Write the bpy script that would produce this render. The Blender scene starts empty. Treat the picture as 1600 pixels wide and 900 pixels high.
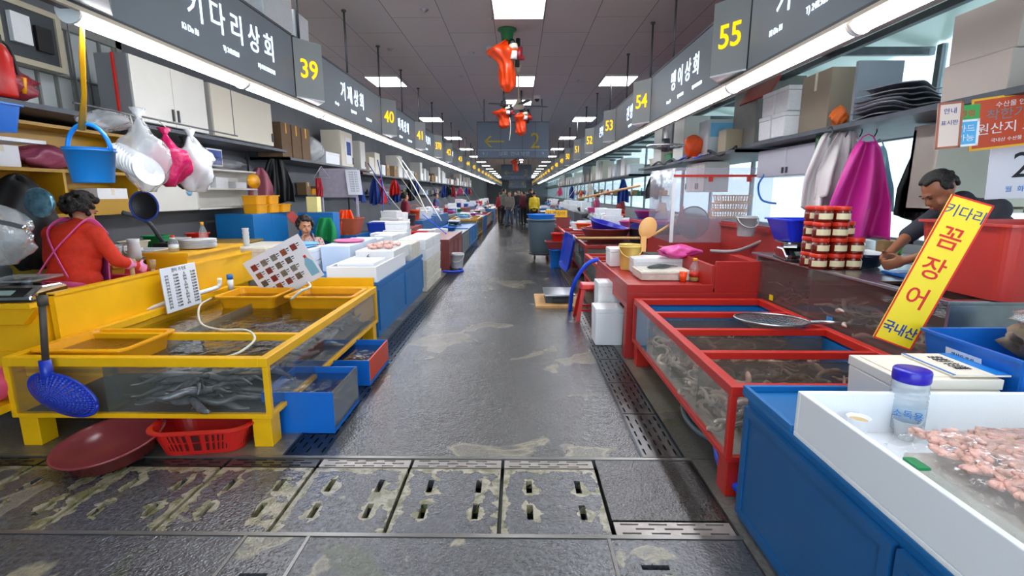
import bpy, math, random
from math import sin, cos, pi, radians as R
from mathutils import Vector as V, Matrix, Euler
random.seed(11)
SC = bpy.context.scene
COL = SC.collection
# ---------------- camera, light, exposure ----------------
FOC, HX, HY, EYE = 780.0, 810.0, 302.0, 1.6
_p = math.atan((450-HY)/FOC); _y = math.atan((HX-800)/FOC*cos(_p))
FW = V((-sin(_y)*cos(_p), cos(_y)*cos(_p), -sin(_p)))
RT = V((cos(_y), sin(_y), 0)); UP = RT.cross(FW)
cd = bpy.data.cameras.new('camera'); cam = bpy.data.objects.new('camera', cd); COL.objects.link(cam)
cd.sensor_width = 36; cd.lens = FOC/1600*36; cd.clip_start = 0.05; cd.clip_end = 300
cam.matrix_world = Matrix(((RT.x, UP.x, -FW.x, 0), (RT.y, UP.y, -FW.y, 0), (RT.z, UP.z, -FW.z, EYE), (0, 0, 0, 1)))
SC.camera = cam
SC.view_settings.view_transform = 'Standard'
try: SC.view_settings.look = 'None'
except Exception: pass
SC.view_settings.gamma = 1; SC.view_settings.use_curve_mapping = False
SC.view_settings.exposure = 0.85
try:
    SC.cycles.max_bounces = 6; SC.cycles.transparent_max_bounces = 14; SC.cycles.diffuse_bounces = 4
    SC.cycles.glossy_bounces = 3; SC.cycles.caustics_reflective = False; SC.cycles.caustics_refractive = False
    SC.cycles.sample_clamp_indirect = 6
except Exception: pass
W = bpy.data.worlds.new('sky'); SC.world = W; W.use_nodes = True
W.node_tree.nodes['Background'].inputs[0].default_value = (0.72, 0.88, 1, 1)
W.node_tree.nodes['Background'].inputs[1].default_value = 2.6
TUBE_E, PANEL_E = 16.0, 9.0

def P(px, py, x=None, y=None, z=None):
    """point of the place seen at photo pixel px,py that lies on a known wall, counter or floor plane"""
    d = FW + RT*((px-800)/FOC) + UP*((450-py)/FOC)
    t = x/d.x if x is not None else (y/d.y if y is not None else (z-EYE)/d.z)
    return V((0, 0, EYE)) + d*t
# ---------------- materials ----------------
def lin(h):
    if not isinstance(h, str): return (*h, 1)
    c = [int(h[i:i+2], 16)/255 for i in (0, 2, 4)]
    return (*[(v/12.92 if v <= .04045 else ((v+.055)/1.055)**2.4) for v in c], 1)
MC = {}
def mat(name, col='808080', rough=.45, metal=0, emit=0, alpha=1, var=0, vs=8, bump=0, bs=60, trans=0, coat=0, spec=.5):
    key = (name, col)
    if key in MC: return MC[key]
    m = bpy.data.materials.new(name); m.use_nodes = True; nt = m.node_tree; n = nt.nodes; l = nt.links
    b = n['Principled BSDF']; c = lin(col)
    b.inputs['Base Color'].default_value = c; b.inputs['Roughness'].default_value = rough
    b.inputs['Metallic'].default_value = metal; b.inputs['Alpha'].default_value = alpha
    b.inputs['Specular IOR Level'].default_value = spec
    if coat: b.inputs['Coat Weight'].default_value = coat; b.inputs['Coat Roughness'].default_value = .1
    if emit:
        b.inputs['Emission Color'].default_value = c; b.inputs['Emission Strength'].default_value = emit
    tc = None
    if var or bump:
        tc = n.new('ShaderNodeTexCoord')
    if var:
        t = n.new('ShaderNodeTexNoise'); t.inputs['Scale'].default_value = vs; t.inputs['Detail'].default_value = 6
        l.new(tc.outputs['Object'], t.inputs['Vector'])
        mp = n.new('ShaderNodeMapRange'); mp.inputs[1].default_value = .3; mp.inputs[2].default_value = .7
        mp.inputs[3].default_value = 1-var; mp.inputs[4].default_value = 1+var*.6
        l.new(t.outputs['Fac'], mp.inputs[0])
        mx = n.new('ShaderNodeVectorMath'); mx.operation = 'SCALE'; mx.inputs[0].default_value = c[:3]
        l.new(mp.outputs[0], mx.inputs['Scale']); l.new(mx.outputs[0], b.inputs['Base Color'])
    if bump:
        t = n.new('ShaderNodeTexNoise'); t.inputs['Scale'].default_value = bs; t.inputs['Detail'].default_value = 3
        l.new(tc.outputs['Object'], t.inputs['Vector'])
        bp = n.new('ShaderNodeBump'); bp.inputs['Strength'].default_value = bump; bp.inputs['Distance'].default_value = .01
        l.new(t.outputs['Fac'], bp.inputs['Height']); l.new(bp.outputs[0], b.inputs['Normal'])
    MC[key] = m; return m
def glassy(name, col, clear=.8, rough=.05, bump=0, bs=20, ior=1.33, milky=0):
    """clear sheet: see-through tint, mirror-like at grazing angles, some scatter"""
    key = (name, col)
    if key in MC: return MC[key]
    m = bpy.data.materials.new(name); m.use_nodes = True; nt = m.node_tree; n = nt.nodes; l = nt.links
    n.remove(n['Principled BSDF']); out = n['Material Output']
    tr = n.new('ShaderNodeBsdfTransparent'); c = lin(col); tr.inputs[0].default_value = tuple(1-(1-v)*(1-clear) for v in c[:3])+(1,)
    df = n.new('ShaderNodeBsdfDiffuse'); df.inputs[0].default_value = c
    gl = n.new('ShaderNodeBsdfGlossy'); gl.inputs['Roughness'].default_value = rough
    lw = n.new('ShaderNodeLayerWeight'); lw.inputs[0].default_value = .5
    pw = n.new('ShaderNodeMath'); pw.operation = 'POWER'; pw.inputs[1].default_value = 4.2; l.new(lw.outputs['Facing'], pw.inputs[0])
    f0 = ((ior-1)/(ior+1))**2*2; fr = n.new('ShaderNodeMath'); fr.operation = 'MULTIPLY_ADD'; fr.inputs[1].default_value = .85; fr.inputs[2].default_value = f0; l.new(pw.outputs[0], fr.inputs[0])
    m1 = n.new('ShaderNodeMixShader'); m1.inputs[0].default_value = milky
    l.new(tr.outputs[0], m1.inputs[1]); l.new(df.outputs[0], m1.inputs[2])
    m2 = n.new('ShaderNodeMixShader'); l.new(fr.outputs[0], m2.inputs[0]); l.new(m1.outputs[0], m2.inputs[1]); l.new(gl.outputs[0], m2.inputs[2])
    l.new(m2.outputs[0], out.inputs[0])
    if bump:
        tc = n.new('ShaderNodeTexCoord'); t = n.new('ShaderNodeTexNoise'); t.inputs['Scale'].default_value = bs; t.inputs['Detail'].default_value = 2
        l.new(tc.outputs['Object'], t.inputs['Vector'])
        bp = n.new('ShaderNodeBump'); bp.inputs['Strength'].default_value = bump; bp.inputs['Distance'].default_value = .02
        l.new(t.outputs['Fac'], bp.inputs['Height'])
        l.new(bp.outputs[0], gl.inputs['Normal']); l.new(bp.outputs[0], lw.inputs['Normal'])
    MC[key] = m; return m
def plastic(h, rough=.35): return mat('plastic', h, rough, var=.06, vs=5)
def paint(h, rough=.4): return mat('painted_board', h, rough, var=.10, vs=3, bump=.08, bs=30)
M = dict(
 foam=mat('polystyrene', 'e9e9ea', .75, var=.05, vs=40, bump=.25, bs=220), foamw=mat('polystyrene_clean', 'f3f3f6', .6, bump=.1, bs=200),
 foamold=mat('polystyrene_old', 'd9d3c5', .8, var=.14, vs=14, bump=.3, bs=200),
 yellow=paint('f5b70c', .35), ytub=plastic('f0a409'), blue=paint('0f6cae', .4), blued=paint('155a92', .45), bluet=plastic('1268c4', .35), bluebr=plastic('1d4fe0', .3),
 red=paint('c22f24', .4), redb=plastic('d3251f', .35), brick=plastic('8d3735', .4), brown=plastic('7a3032', .25), green=plastic('0c8a4c', .5), orange=plastic('f0500f', .35),
 grey=plastic('6f7478', .4), dgrey=plastic('3c4146', .5), black=plastic('141416', .5), white=plastic('e8e8ea', .4), cream=plastic('e6dcc4', .5), pink=plastic('e64f8e', .4), lpink=plastic('f27aa8',.4),
 purple=plastic('9c2f8a', .35), lblue=plastic('7fc4ee', .3), magenta=plastic('c9218c', .45),
 steel=mat('stainless_steel', 'b4b7ba', .28, 1, var=.1, vs=12, bump=.05, bs=40), dsteel=mat('dark_steel', '5a5d60', .45, .8, var=.15, vs=10),
 chrome=mat('chrome', 'd4d6d8', .12, 1), card=mat('cardboard', '9a7a55', .85, var=.1, vs=6), cardd=mat('dark_cardboard', '6d543c', .85, var=.1, vs=6),
 wood=mat('pale_wood', 'c89a60', .6, var=.15, vs=20), rope=mat('cord', 'd8d2c0', .8),
 cab=mat('cabinet_white', 'd9d5cc', .4, var=.04, vs=3), cabg=mat('cabinet_grey', '85878a', .5, var=.06, vs=3), shelfm=mat('shelf_metal', '4c5057', .5, .4, var=.2, vs=8),
 sign=mat('sign_grey', '7a828a', .45, var=.04, vs=2), numb=mat('number_box_grey', '9c9f9d', .4, .1, var=.05, vs=3), rod=mat('hanging_rod', '5c5c5e', .5, .6),
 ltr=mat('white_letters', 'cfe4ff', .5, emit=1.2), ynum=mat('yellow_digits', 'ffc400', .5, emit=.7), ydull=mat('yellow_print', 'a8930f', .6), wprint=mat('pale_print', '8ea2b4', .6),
 ink=mat('black_ink', '1d1d20', .7), redink=mat('red_ink', 'd8261a', .6), blueink=mat('blue_ink', '1c3c8c', .6),
 tube=mat('fluorescent_tube', 'f2f6ff', .5, emit=TUBE_E), panel=mat('light_diffuser', 'f4fbff', .5, emit=PANEL_E),
 skin=mat('skin', 'c98f6c', .5, var=.06, vs=20), skind=mat('skin_tanned', '9c6244', .5, var=.06, vs=20), hair=mat('black_hair', '17110e', .6, bump=.6, bs=120), curls=mat('curly_hair', '1c1512', .55, bump=1.0, bs=70),
 meat=mat('shucked_shellfish', 'e8b5a6', .3, var=.4, vs=25, bump=.6, bs=60), sauce=mat('red_sauce', '6e1608', .2, coat=.6),
 film=glassy('plastic_film', 'f2f4f6', .8, .15, .6, 25, 1.35, .22), film2=glassy('clear_film', 'dfe9ee', .8, .2, .5, 18, 1.3, .12),
 bag=glassy('white_bag', 'f4f5f7', .8, .2, .8, 22, 1.5, .3), bagw=glassy('white_bag_opaque', 'eef0f2', .7, .2, .7, 22, 1.5, .75), clearp=glassy('clear_plastic', 'e8f0f4', .85, .08, 0, 20, 1.35, .12),
 glass=glassy('tank_glass', 'b8bdb4', .9, .03, 0, 20, 1.35, .04), glassd=glassy('murky_glass', '8d9188', .7, .05, 0, 20, 1.3, .3),
 water=glassy('tank_water', '4a4a3a', .75, .04, .55, 9, 1.6, .03), water2=glassy('tank_water_brown', '8e8370', .88, .05, .5, 10, 1.4, .04),
 eel=mat('eel_skin', '626266', .22, var=.3, vs=30, coat=.4), eelp=mat('pale_eel_skin', 'c8b3a2', .3, var=.3, vs=25, coat=.3), eelb=mat('brown_eel_skin', 'b89a88', .3, var=.3, vs=25, coat=.3),
)
# ---------------- mesh builder ----------------
class MB:
    def __init__(s): s.v = []; s.f = []; s.m = []; s.s = []
    def add(s, vs, fs, m=0, sm=False, X=None):
        o = len(s.v); s.v += [tuple(X @ V(q)) if X else tuple(q) for q in vs]
        for q in fs: s.f.append(tuple(i+o for i in q)); s.m.append(m); s.s.append(sm)
        return s
    def box(s, x0, x1, y0, y1, z0, z1, m=0, X=None):
        if x0 > x1: x0, x1 = x1, x0
        if y0 > y1: y0, y1 = y1, y0
        if z0 > z1: z0, z1 = z1, z0
        return s.add([(x, y, z) for z in (z0, z1) for x, y in ((x0, y0), (x1, y0), (x1, y1), (x0, y1))],
              [(3, 2, 1, 0), (4, 5, 6, 7), (0, 1, 5, 4), (1, 2, 6, 5), (2, 3, 7, 6), (3, 0, 4, 7)], m, False, X)
    def frus(s, a, b, z0, z1, m=0, X=None):
        """a,b = (halfx, halfy) bottom and top; solid"""
        vs = [(sx*h[0], sy*h[1], z) for h, z in ((a, z0), (b, z1)) for sx, sy in ((-1, -1), (1, -1), (1, 1), (-1, 1))]
        return s.add(vs, [(3, 2, 1, 0), (4, 5, 6, 7), (0, 1, 5, 4), (1, 2, 6, 5), (2, 3, 7, 6), (3, 0, 4, 7)], m, False, X)
    def tub(s, a, b, h, t=.006, rim=.015, z0=0, m=0, n=4, X=None, r=.25):
        """open tapered rectangular tub with rounded corners and a rim"""
        def ring(hx, hy, z):
            c = min(hx, hy)*r; out = []
            for cx, cy, a0 in ((hx-c, hy-c, 0), (-hx+c, hy-c, 90), (-hx+c, -hy+c, 180), (hx-c, -hy+c, 270)):
                for k in range(n+1):
                    an = R(a0+90*k/n); out.append((cx+c*cos(an), cy+c*sin(an), z))
            return out
        rs = [ring(a[0], a[1], z0), ring(b[0], b[1], z0+h-.012), ring(b[0]+rim, b[1]+rim, z0+h-.012), ring(b[0]+rim, b[1]+rim, z0+h), ring(b[0]-t, b[1]-t, z0+h), ring(a[0]-t, a[1]-t, z0+t)]
        N = len(rs[0]); vs = [p for q in rs for p in q]; fs = []
        for k in range(len(rs)-1):
            for i in range(N): j = (i+1) % N; fs.append((k*N+i, k*N+j, (k+1)*N+j, (k+1)*N+i))
        fs.append(tuple(range(N-1, -1, -1))); fs.append(tuple(range((len(rs)-1)*N, len(rs)*N)))
        return s.add(vs, fs, m, False, X)
    def lathe(s, prof, n=24, m=0, X=None, sm=True, sx=1, sy=1, wob=0, seed=0):
        rd = random.Random(seed); vs = []
        for k, (r, z) in enumerate(prof):
            for i in range(n):
                a = 2*pi*i/n; q = r*(1+wob*(rd.random()-.5)*2); vs.append((q*cos(a)*sx, q*sin(a)*sy, z))
        fs = [(k*n+i, k*n+(i+1) % n, (k+1)*n+(i+1) % n, (k+1)*n+i) for k in range(len(prof)-1) for i in range(n)]
        if prof[0][0] > 1e-4 and prof[0][1] != prof[1][1]: fs.append(tuple(range(n-1, -1, -1)))
        if prof[-1][0] > 1e-4 and prof[-1][1] != prof[-2][1]: fs.append(tuple(range((len(prof)-1)*n, len(prof)*n)))
        return s.add(vs, fs, m, sm, X)
    def tube(s, path, r, n=8, m=0, sm=True, cap=True, flat=1):
        path = [V(p) for p in path]; k = len(path); rr = r if isinstance(r, (list, tuple)) else [r]*k
        vs = []; t0 = (path[1]-path[0]).normalized(); u = t0.orthogonal().normalized()
        for i, p in enumerate(path):
            t = ((path[min(i+1, k-1)]-path[max(i-1, 0)])).normalized()
            u = (u - t*u.dot(t)); u = u.normalized() if u.length > 1e-5 else t.orthogonal().normalized()
            w = t.cross(u)
            for j in range(n): a = 2*pi*j/n; vs.append(p+(u*cos(a)+w*sin(a)*flat)*rr[i])
        fs = [(i*n+j, i*n+(j+1) % n, (i+1)*n+(j+1) % n, (i+1)*n+j) for i in range(k-1) for j in range(n)]
        if cap: fs += [tuple(range(n-1, -1, -1)), tuple(range((k-1)*n, k*n))]
        return s.add(vs, fs, m, sm)
    def cyl(s, p0, p1, r0, r1=None, n=16, m=0, sm=True): return s.tube([p0, p1], [r0, r0 if r1 is None else r1], n, m, sm)
    def ell(s, c, rx, ry=None, rz=None, m=0, n=12, X=None):
        ry = rx if ry is None else ry; rz = rx if rz is None else rz; vs = [(c[0], c[1], c[2]-rz)]; h = n//2+1
        for i in range(1, h):
            a = -pi/2+pi*i/h
            for j in range(n): b = 2*pi*j/n; vs.append((c[0]+rx*cos(a)*cos(b), c[1]+ry*cos(a)*sin(b), c[2]+rz*sin(a)))
        vs.append((c[0], c[1], c[2]+rz)); L = len(vs)-1; fs = [(0, 1+(j+1) % n, 1+j) for j in range(n)]
        for i in range(h-2):
            for j in range(n): fs.append((1+i*n+j, 1+i*n+(j+1) % n, 1+(i+1)*n+(j+1) % n, 1+(i+1)*n+j))
        fs += [(L, 1+(h-2)*n+j, 1+(h-2)*n+(j+1) % n) for j in range(n)]
        return s.add(vs, fs, m, True, X)
    def prism(s, poly, d0, d1, axis='z', m=0, X=None):
        f = {'z': lambda a, b, d: (a, b, d), 'x': lambda a, b, d: (d, a, b), 'y': lambda a, b, d: (a, d, b)}[axis]
        n = len(poly); vs = [f(a, b, d0) for a, b in poly]+[f(a, b, d1) for a, b in poly]
        return s.add(vs, [tuple(range(n-1, -1, -1)), tuple(range(n, 2*n))]+[(i, (i+1) % n, n+(i+1) % n, n+i) for i in range(n)], m, False, X)
    def sheet(s, fn, nu, nv, m=0, sm=True, X=None):
        vs = [fn(i/nu, j/nv) for j in range(nv+1) for i in range(nu+1)]
        return s.add(vs, [(j*(nu+1)+i, j*(nu+1)+i+1, (j+1)*(nu+1)+i+1, (j+1)*(nu+1)+i) for j in range(nv) for i in range(nu)], m, sm, X)
    def holes(s, w, d, t, hs, m=0, z=0):
        """plate w x d (origin at corner), top at z, with rectangular holes [(x0,x1,y0,y1)]"""
        xs = sorted({0, w, *[round(v, 5) for h in hs for v in h[:2]]}); ys = sorted({0, d, *[round(v, 5) for h in hs for v in h[2:]]})
        def hole(i, j):
            if i < 0 or j < 0 or i >= len(xs)-1 or j >= len(ys)-1: return True
            cx = (xs[i]+xs[i+1])/2; cy = (ys[j]+ys[j+1])/2
            return any(h[0] < cx < h[1] and h[2] < cy < h[3] for h in hs)
        for i in range(len(xs)-1):
            for j in range(len(ys)-1):
                if hole(i, j): continue
                a, b, c, e = xs[i], xs[i+1], ys[j], ys[j+1]
                fs = [(4, 5, 6, 7), (3, 2, 1, 0)]
                if hole(i, j-1): fs.append((0, 1, 5, 4))
                if hole(i+1, j): fs.append((1, 2, 6, 5))
                if hole(i, j+1): fs.append((2, 3, 7, 6))
                if hole(i-1, j): fs.append((3, 0, 4, 7))
                s.add([(a, c, z-t), (b, c, z-t), (b, e, z-t), (a, e, z-t), (a, c, z), (b, c, z), (b, e, z), (a, e, z)], fs, m)
        return s
    def build(s, name, mats, parent=None, bev=0, sol=0, sub=0, loc=None):
        me = bpy.data.meshes.new(name); me.from_pydata(s.v, [], s.f)
        for mm in (mats if isinstance(mats, (list, tuple)) else [mats]): me.materials.append(mm)
        me.polygons.foreach_set('material_index', s.m); me.polygons.foreach_set('use_smooth', s.s); me.update()
        o = bpy.data.objects.new(name, me); COL.objects.link(o)
        if parent: o.parent = parent
        if loc: o.location = loc
        if sol: q = o.modifiers.new('solid', 'SOLIDIFY'); q.thickness = sol
        if bev: q = o.modifiers.new('bevel', 'BEVEL'); q.width = bev; q.segments = 2; q.limit_method = 'ANGLE'; q.angle_limit = .7
        if sub: q = o.modifiers.new('sub', 'SUBSURF'); q.levels = q.render_levels = sub
        return o
NW = {'370': 'three-seventy', '20': 'twenty', '55': 'fifty-five', '2': 'two', '3': 'three', '6': 'six'}
for _t, _w in ((30, 'thirty'), (40, 'forty'), (50, 'fifty')):
    for _i, _d in enumerate(' -one -two -three -four -five -six -seven -eight -nine'.replace(' ', '|', 1).split(' ')): NW[str(_t+_i)] = _w+(_d if _i else '')
def words(s):
    return ' '.join(NW.get(w.strip(','), w) + (',' if w.endswith(',') and w.strip(',') in NW else '') for w in s.split(' '))
def tag(o, label, cat, group=None, kind=None):
    label = words(label)
    o['label'] = label; o['category'] = cat
    if group: o['group'] = group
    if kind: o['kind'] = kind
    return o
def thing(name, label, cat, loc=(0, 0, 0), rz=0, group=None, rot=None):
    o = bpy.data.objects.new(name, None); COL.objects.link(o); o.empty_display_size = .05
    o.location = loc; o.rotation_euler = rot if rot else (0, 0, rz)
    return tag(o, label, cat, group)
def struct(o): o['kind'] = 'structure'; return o
def solo(mb, name, mats, label, cat, loc=(0, 0, 0), rz=0, group=None, rot=None, kind=None, **k):
    o = mb.build(name, mats, None, **k); o.location = loc; o.rotation_euler = rot if rot else (0, 0, rz)
    return tag(o, label, cat, group, kind)
def dup(o, loc=None, rz=None, label=None, group=None, parent=None):
    c = o.copy(); COL.objects.link(c)
    if parent: c.parent = parent
    if loc is not None: c.location = loc
    if rz is not None: c.rotation_euler = (0, 0, rz)
    if label: c['label'] = words(label)
    if group: c['group'] = group
    for ch in list(o.children): dup(ch, parent=c)
    return c
def text(name, body, size, m, parent, X, ext=.002, sx=1, align='CENTER', shear=0, fat=0):
    cu = bpy.data.curves.new(name, 'FONT'); cu.body = body; cu.size = size; cu.align_x = align; cu.align_y = 'CENTER'; cu.extrude = ext; cu.shear = shear; cu.offset = fat; cu.resolution_u = 3
    o = bpy.data.objects.new('tmp', cu); COL.objects.link(o)
    me = bpy.data.meshes.new_from_object(o.evaluated_get(bpy.context.evaluated_depsgraph_get()))
    bpy.data.objects.remove(o); me.materials.clear(); me.materials.append(m); me.transform(X @ Matrix.Diagonal((sx, 1, 1, 1)))
    q = bpy.data.objects.new(name, me); COL.objects.link(q); q.parent = parent; return q
def fr(o, x, y):
    """frame matrix: origin o, text runs along x, text up along y"""
    x = V(x).normalized(); y = V(y).normalized(); z = x.cross(y)
    return Matrix(((x.x, y.x, z.x, o[0]), (x.y, y.y, z.y, o[1]), (x.z, y.z, z.z, o[2]), (0, 0, 0, 1)))
def arc(p0, p1, sag, n=10, side=(0, 0, 0)):
    p0 = V(p0); p1 = V(p1); return [p0.lerp(p1, i/n)+V((0, 0, -sag))*4*(i/n)*(1-i/n)+V(side)*4*(i/n)*(1-i/n) for i in range(n+1)]
def smooth(pts, n=6):
    pts = [V(p) for p in pts]; out = []
    for i in range(len(pts)-1):
        a, b, c, d = pts[max(i-1, 0)], pts[i], pts[i+1], pts[min(i+2, len(pts)-1)]
        for k in range(n):
            t = k/n; out.append(.5*((2*b)+(c-a)*t+(2*a-5*b+4*c-d)*t*t+(3*b-a-3*c+d)*t**3))
    return out+[pts[-1]]
# ---------------- floor ----------------
def floor_mat(name, base, alt, stain, wet=.18, dry=.5, patch=1.1, moss=0, sthr=.62, slots=None, edge=None):
    m = bpy.data.materials.new(name); m.use_nodes = True; nt = m.node_tree; n = nt.nodes; l = nt.links; b = n['Principled BSDF']
    tc0 = n.new('ShaderNodeTexCoord'); oi = n.new('ShaderNodeObjectInfo'); sc_ = n.new('ShaderNodeMath'); sc_.operation = 'MULTIPLY'; sc_.inputs[1].default_value = 37; l.new(oi.outputs['Random'], sc_.inputs[0])
    ad = n.new('ShaderNodeVectorMath'); ad.operation = 'ADD'; l.new(tc0.outputs['Object'], ad.inputs[0]); l.new(sc_.outputs[0], ad.inputs[1])
    class tc: outputs = {'Object': ad.outputs[0]}
    def noise(sc, det=5, dist=0, off=0):
        t = n.new('ShaderNodeTexNoise'); t.inputs['Scale'].default_value = sc; t.inputs['Detail'].default_value = det; t.inputs['Distortion'].default_value = dist
        mp = n.new('ShaderNodeMapping'); mp.inputs['Location'].default_value = (off, off*.7, 0); l.new(tc.outputs['Object'], mp.inputs[0]); l.new(mp.outputs[0], t.inputs['Vector']); return t.outputs['Fac']
    def rng(x, a, c, lo=0, hi=1):
        q = n.new('ShaderNodeMapRange'); q.inputs[1].default_value = a; q.inputs[2].default_value = c; q.inputs[3].default_value = lo; q.inputs[4].default_value = hi; l.new(x, q.inputs[0]); return q.outputs[0]
    def mix(f, a, c):
        q = n.new('ShaderNodeMix'); q.data_type = 'RGBA'
        for s_, k in ((f, 0), (a, 6), (c, 7)):
            if isinstance(s_, (tuple, str)): q.inputs[k].default_value = lin(s_) if isinstance(s_, str) else s_
            else: l.new(s_, q.inputs[k])
        return q.outputs[2]
    fine = noise(45, 4); big = noise(patch, 6, .6)
    c = mix(rng(fine, .3, .7), base, alt)
    # dried mineral rings around old puddles: band of the large noise
    band = n.new('ShaderNodeMath'); band.operation = 'ABSOLUTE'; sub = n.new('ShaderNodeMath'); sub.operation = 'SUBTRACT'; l.new(big, sub.inputs[0]); sub.inputs[1].default_value = sthr; l.new(sub.outputs[0], band.inputs[0])
    ring = rng(band.outputs[0], .0, .03, .75, 0)
    inside = rng(big, sthr, sthr+.03, 0, .38)
    c = mix(inside, c, stain); c = mix(ring, c, stain)
    if moss:
        mo = rng(noise(2.3, 6, .4, 7), .6, .66, 0, moss); c = mix(mo, c, '4f5518')
    if slots or edge:
        wob = noise(9, 4, .5, 2); dmin = None
        for (cx, cy) in slots or []:
            v1 = n.new('ShaderNodeVectorMath'); v1.operation = 'SUBTRACT'; l.new(tc0.outputs['Object'], v1.inputs[0]); v1.inputs[1].default_value = (cx, cy, 0)
            v2 = n.new('ShaderNodeVectorMath'); v2.operation = 'MULTIPLY'; l.new(v1.outputs[0], v2.inputs[0]); v2.inputs[1].default_value = (27, 12.5, 0)
            v3 = n.new('ShaderNodeVectorMath'); v3.operation = 'LENGTH'; l.new(v2.outputs[0], v3.inputs[0]); q = v3.outputs['Value']
            if dmin is None: dmin = q
            else: mn = n.new('ShaderNodeMath'); mn.operation = 'MINIMUM'; l.new(dmin, mn.inputs[0]); l.new(q, mn.inputs[1]); dmin = mn.outputs[0]
        if edge:
            sx = n.new('ShaderNodeSeparateXYZ'); l.new(tc0.outputs['Object'], sx.inputs[0])
            for (k_, c_, L_) in ((0, edge[0], 22), (1, edge[1], 26), (0, 0, 34)):
                m1 = n.new('ShaderNodeMath'); m1.operation = 'SUBTRACT'; l.new(sx.outputs[k_], m1.inputs[0]); m1.inputs[1].default_value = c_
                m2 = n.new('ShaderNodeMath'); m2.operation = 'ABSOLUTE'; l.new(m1.outputs[0], m2.inputs[0])
                m3 = n.new('ShaderNodeMath'); m3.operation = 'MULTIPLY'; l.new(m2.outputs[0], m3.inputs[0]); m3.inputs[1].default_value = L_
                if dmin is None: dmin = m3.outputs[0]
                else: mn = n.new('ShaderNodeMath'); mn.operation = 'MINIMUM'; l.new(dmin, mn.inputs[0]); l.new(m3.outputs[0], mn.inputs[1]); dmin = mn.outputs[0]
        ms = n.new('ShaderNodeMath'); ms.operation = 'MULTIPLY_ADD'; l.new(wob, ms.inputs[0]); ms.inputs[1].default_value = 5.2; ms.inputs[2].default_value = -2.6
        sm = n.new('ShaderNodeMath'); sm.operation = 'ADD'; l.new(dmin, sm.inputs[0]); l.new(ms.outputs[0], sm.inputs[1])
        inn = rng(sm.outputs[0], .95, 1.05, 1, 0); c = mix(inn, c, mix(rng(noise(14, 4, .3, 9), .42, .6), stain, '6e6a48'))
        ab = n.new('ShaderNodeMath'); ab.operation = 'SUBTRACT'; l.new(sm.outputs[0], ab.inputs[0]); ab.inputs[1].default_value = 1.02; a2 = n.new('ShaderNodeMath'); a2.operation = 'ABSOLUTE'; l.new(ab.outputs[0], a2.inputs[0])
        c = mix(rng(a2.outputs[0], .0, .09, .9, 0), c, '2a2718')
    sp = rng(noise(120, 2, 0, 3), .27, .33, .8, 0); c = mix(sp, c, '0c0b0a')
    l.new(c, b.inputs['Base Color'])
    l.new(rng(noise(1.6, 5, .3, 4), .4, .62, wet, dry), b.inputs['Roughness'])
    b.inputs['Specular IOR Level'].default_value = 1.0; b.inputs['Coat Weight'].default_value = .35; b.inputs['Coat Roughness'].default_value = .05
    bp = n.new('ShaderNodeBump'); bp.inputs['Strength'].default_value = .55; bp.inputs['Distance'].default_value = .0095
    h = n.new('ShaderNodeMath'); h.operation = 'MULTIPLY_ADD'; l.new(noise(20, 3, .5), h.inputs[0]); h.inputs[1].default_value = 1.0; l.new(noise(75, 3), h.inputs[2])
    l.new(h.outputs[0], bp.inputs['Height']); l.new(bp.outputs[0], b.inputs['Normal']); l.new(bp.outputs[0], b.inputs['Coat Normal'])
    return m
FM = floor_mat('wet_concrete', '282725', '454340', '948970', .07, .26, 1.3, 0, .62)
FS = floor_mat('slab_concrete', '37373a', '58585b', 'a59a7e', .10, .32, 2.6, .4, .64)
FU = floor_mat('stall_ground', '544f48', '6c675e', '8a8168', .3, .6, 1.3, .5, .55)
FD = mat('drain_pit', '0a0907', .4)
def slab(name, x0, x1, y0, y1, m, t=.08, z=0):
    return struct(MB().box(x0, x1, y0, y1, z-t, z).build(name, m))
slab('floor', -1.205, .765, 2.83, 76, FM)
slab('floor', -6.2, -1.455, 2.83, 76, FU); slab('floor', 1.02, 6.2, 2.83, 76, FU)
slab('ground', -6.2, 6.2, -2.5, 76, FD, .05, -.085)
slab('floor', 1.06, 6.2, -2.5, 2.82, FU); slab('floor', -6.2, -3.6, -2.5, 2.82, FU)
GM = mat('grate_steel', '6c6a68', .3, .85, var=.25, vs=9, bump=.15, bs=80); GB = mat('grate_steel_blued', '3d444b', .33, .8, var=.3, vs=9, bump=.15, bs=80); GW = mat('grate_steel_pale', 'b0a7a0', .4, .5, var=.2, vs=9)
def grate(w, d, along, n_rows, slot, gap, label, m, loc, z=0):
    hs = []
    L = d if along == 'y' else w; Wd = w if along == 'y' else d
    for r_ in range(n_rows):
        c = Wd*(r_+.5)/n_rows; s0 = .03+(slot+gap)*.5*(r_ % 2)
        while s0+slot < L-.02:
            hs.append((c-.006, c+.006, s0, s0+slot) if along == 'y' else (s0, s0+slot, c-.006, c+.006)); s0 += slot+gap
    return solo(MB().holes(w, d, .012, hs, 0, z), 'drain_grate', m, label, 'drain grate', loc, group='drain gratings in the market floor')
ords = ['first', 'second', 'third', 'fourth', 'fifth', 'sixth', 'seventh', 'eighth', 'ninth', 'tenth', 'eleventh', 'twelfth', 'thirteenth', 'fourteenth', 'fifteenth', 'sixteenth', 'seventeenth', 'eighteenth', 'nineteenth', 'twentieth', 'twenty-first', 'twenty-second', 'twenty-third', 'twenty-fourth', 'twenty-fifth', 'twenty-sixth', 'twenty-seventh', 'twenty-eighth']
for i in range(20):
    y = 2.85+i*.62
    grate(.24, .61, 'y', 5, .07, .05, f'slotted steel drain grate along left stalls, {ords[i]} from the near end', GB, (-1.45, y, -.004))
    grate(.24, .61, 'y', 5, .07, .05, f'slotted steel drain grate along right stalls, {ords[i]} from the near end', GM, (.775, y, -.004))
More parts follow.
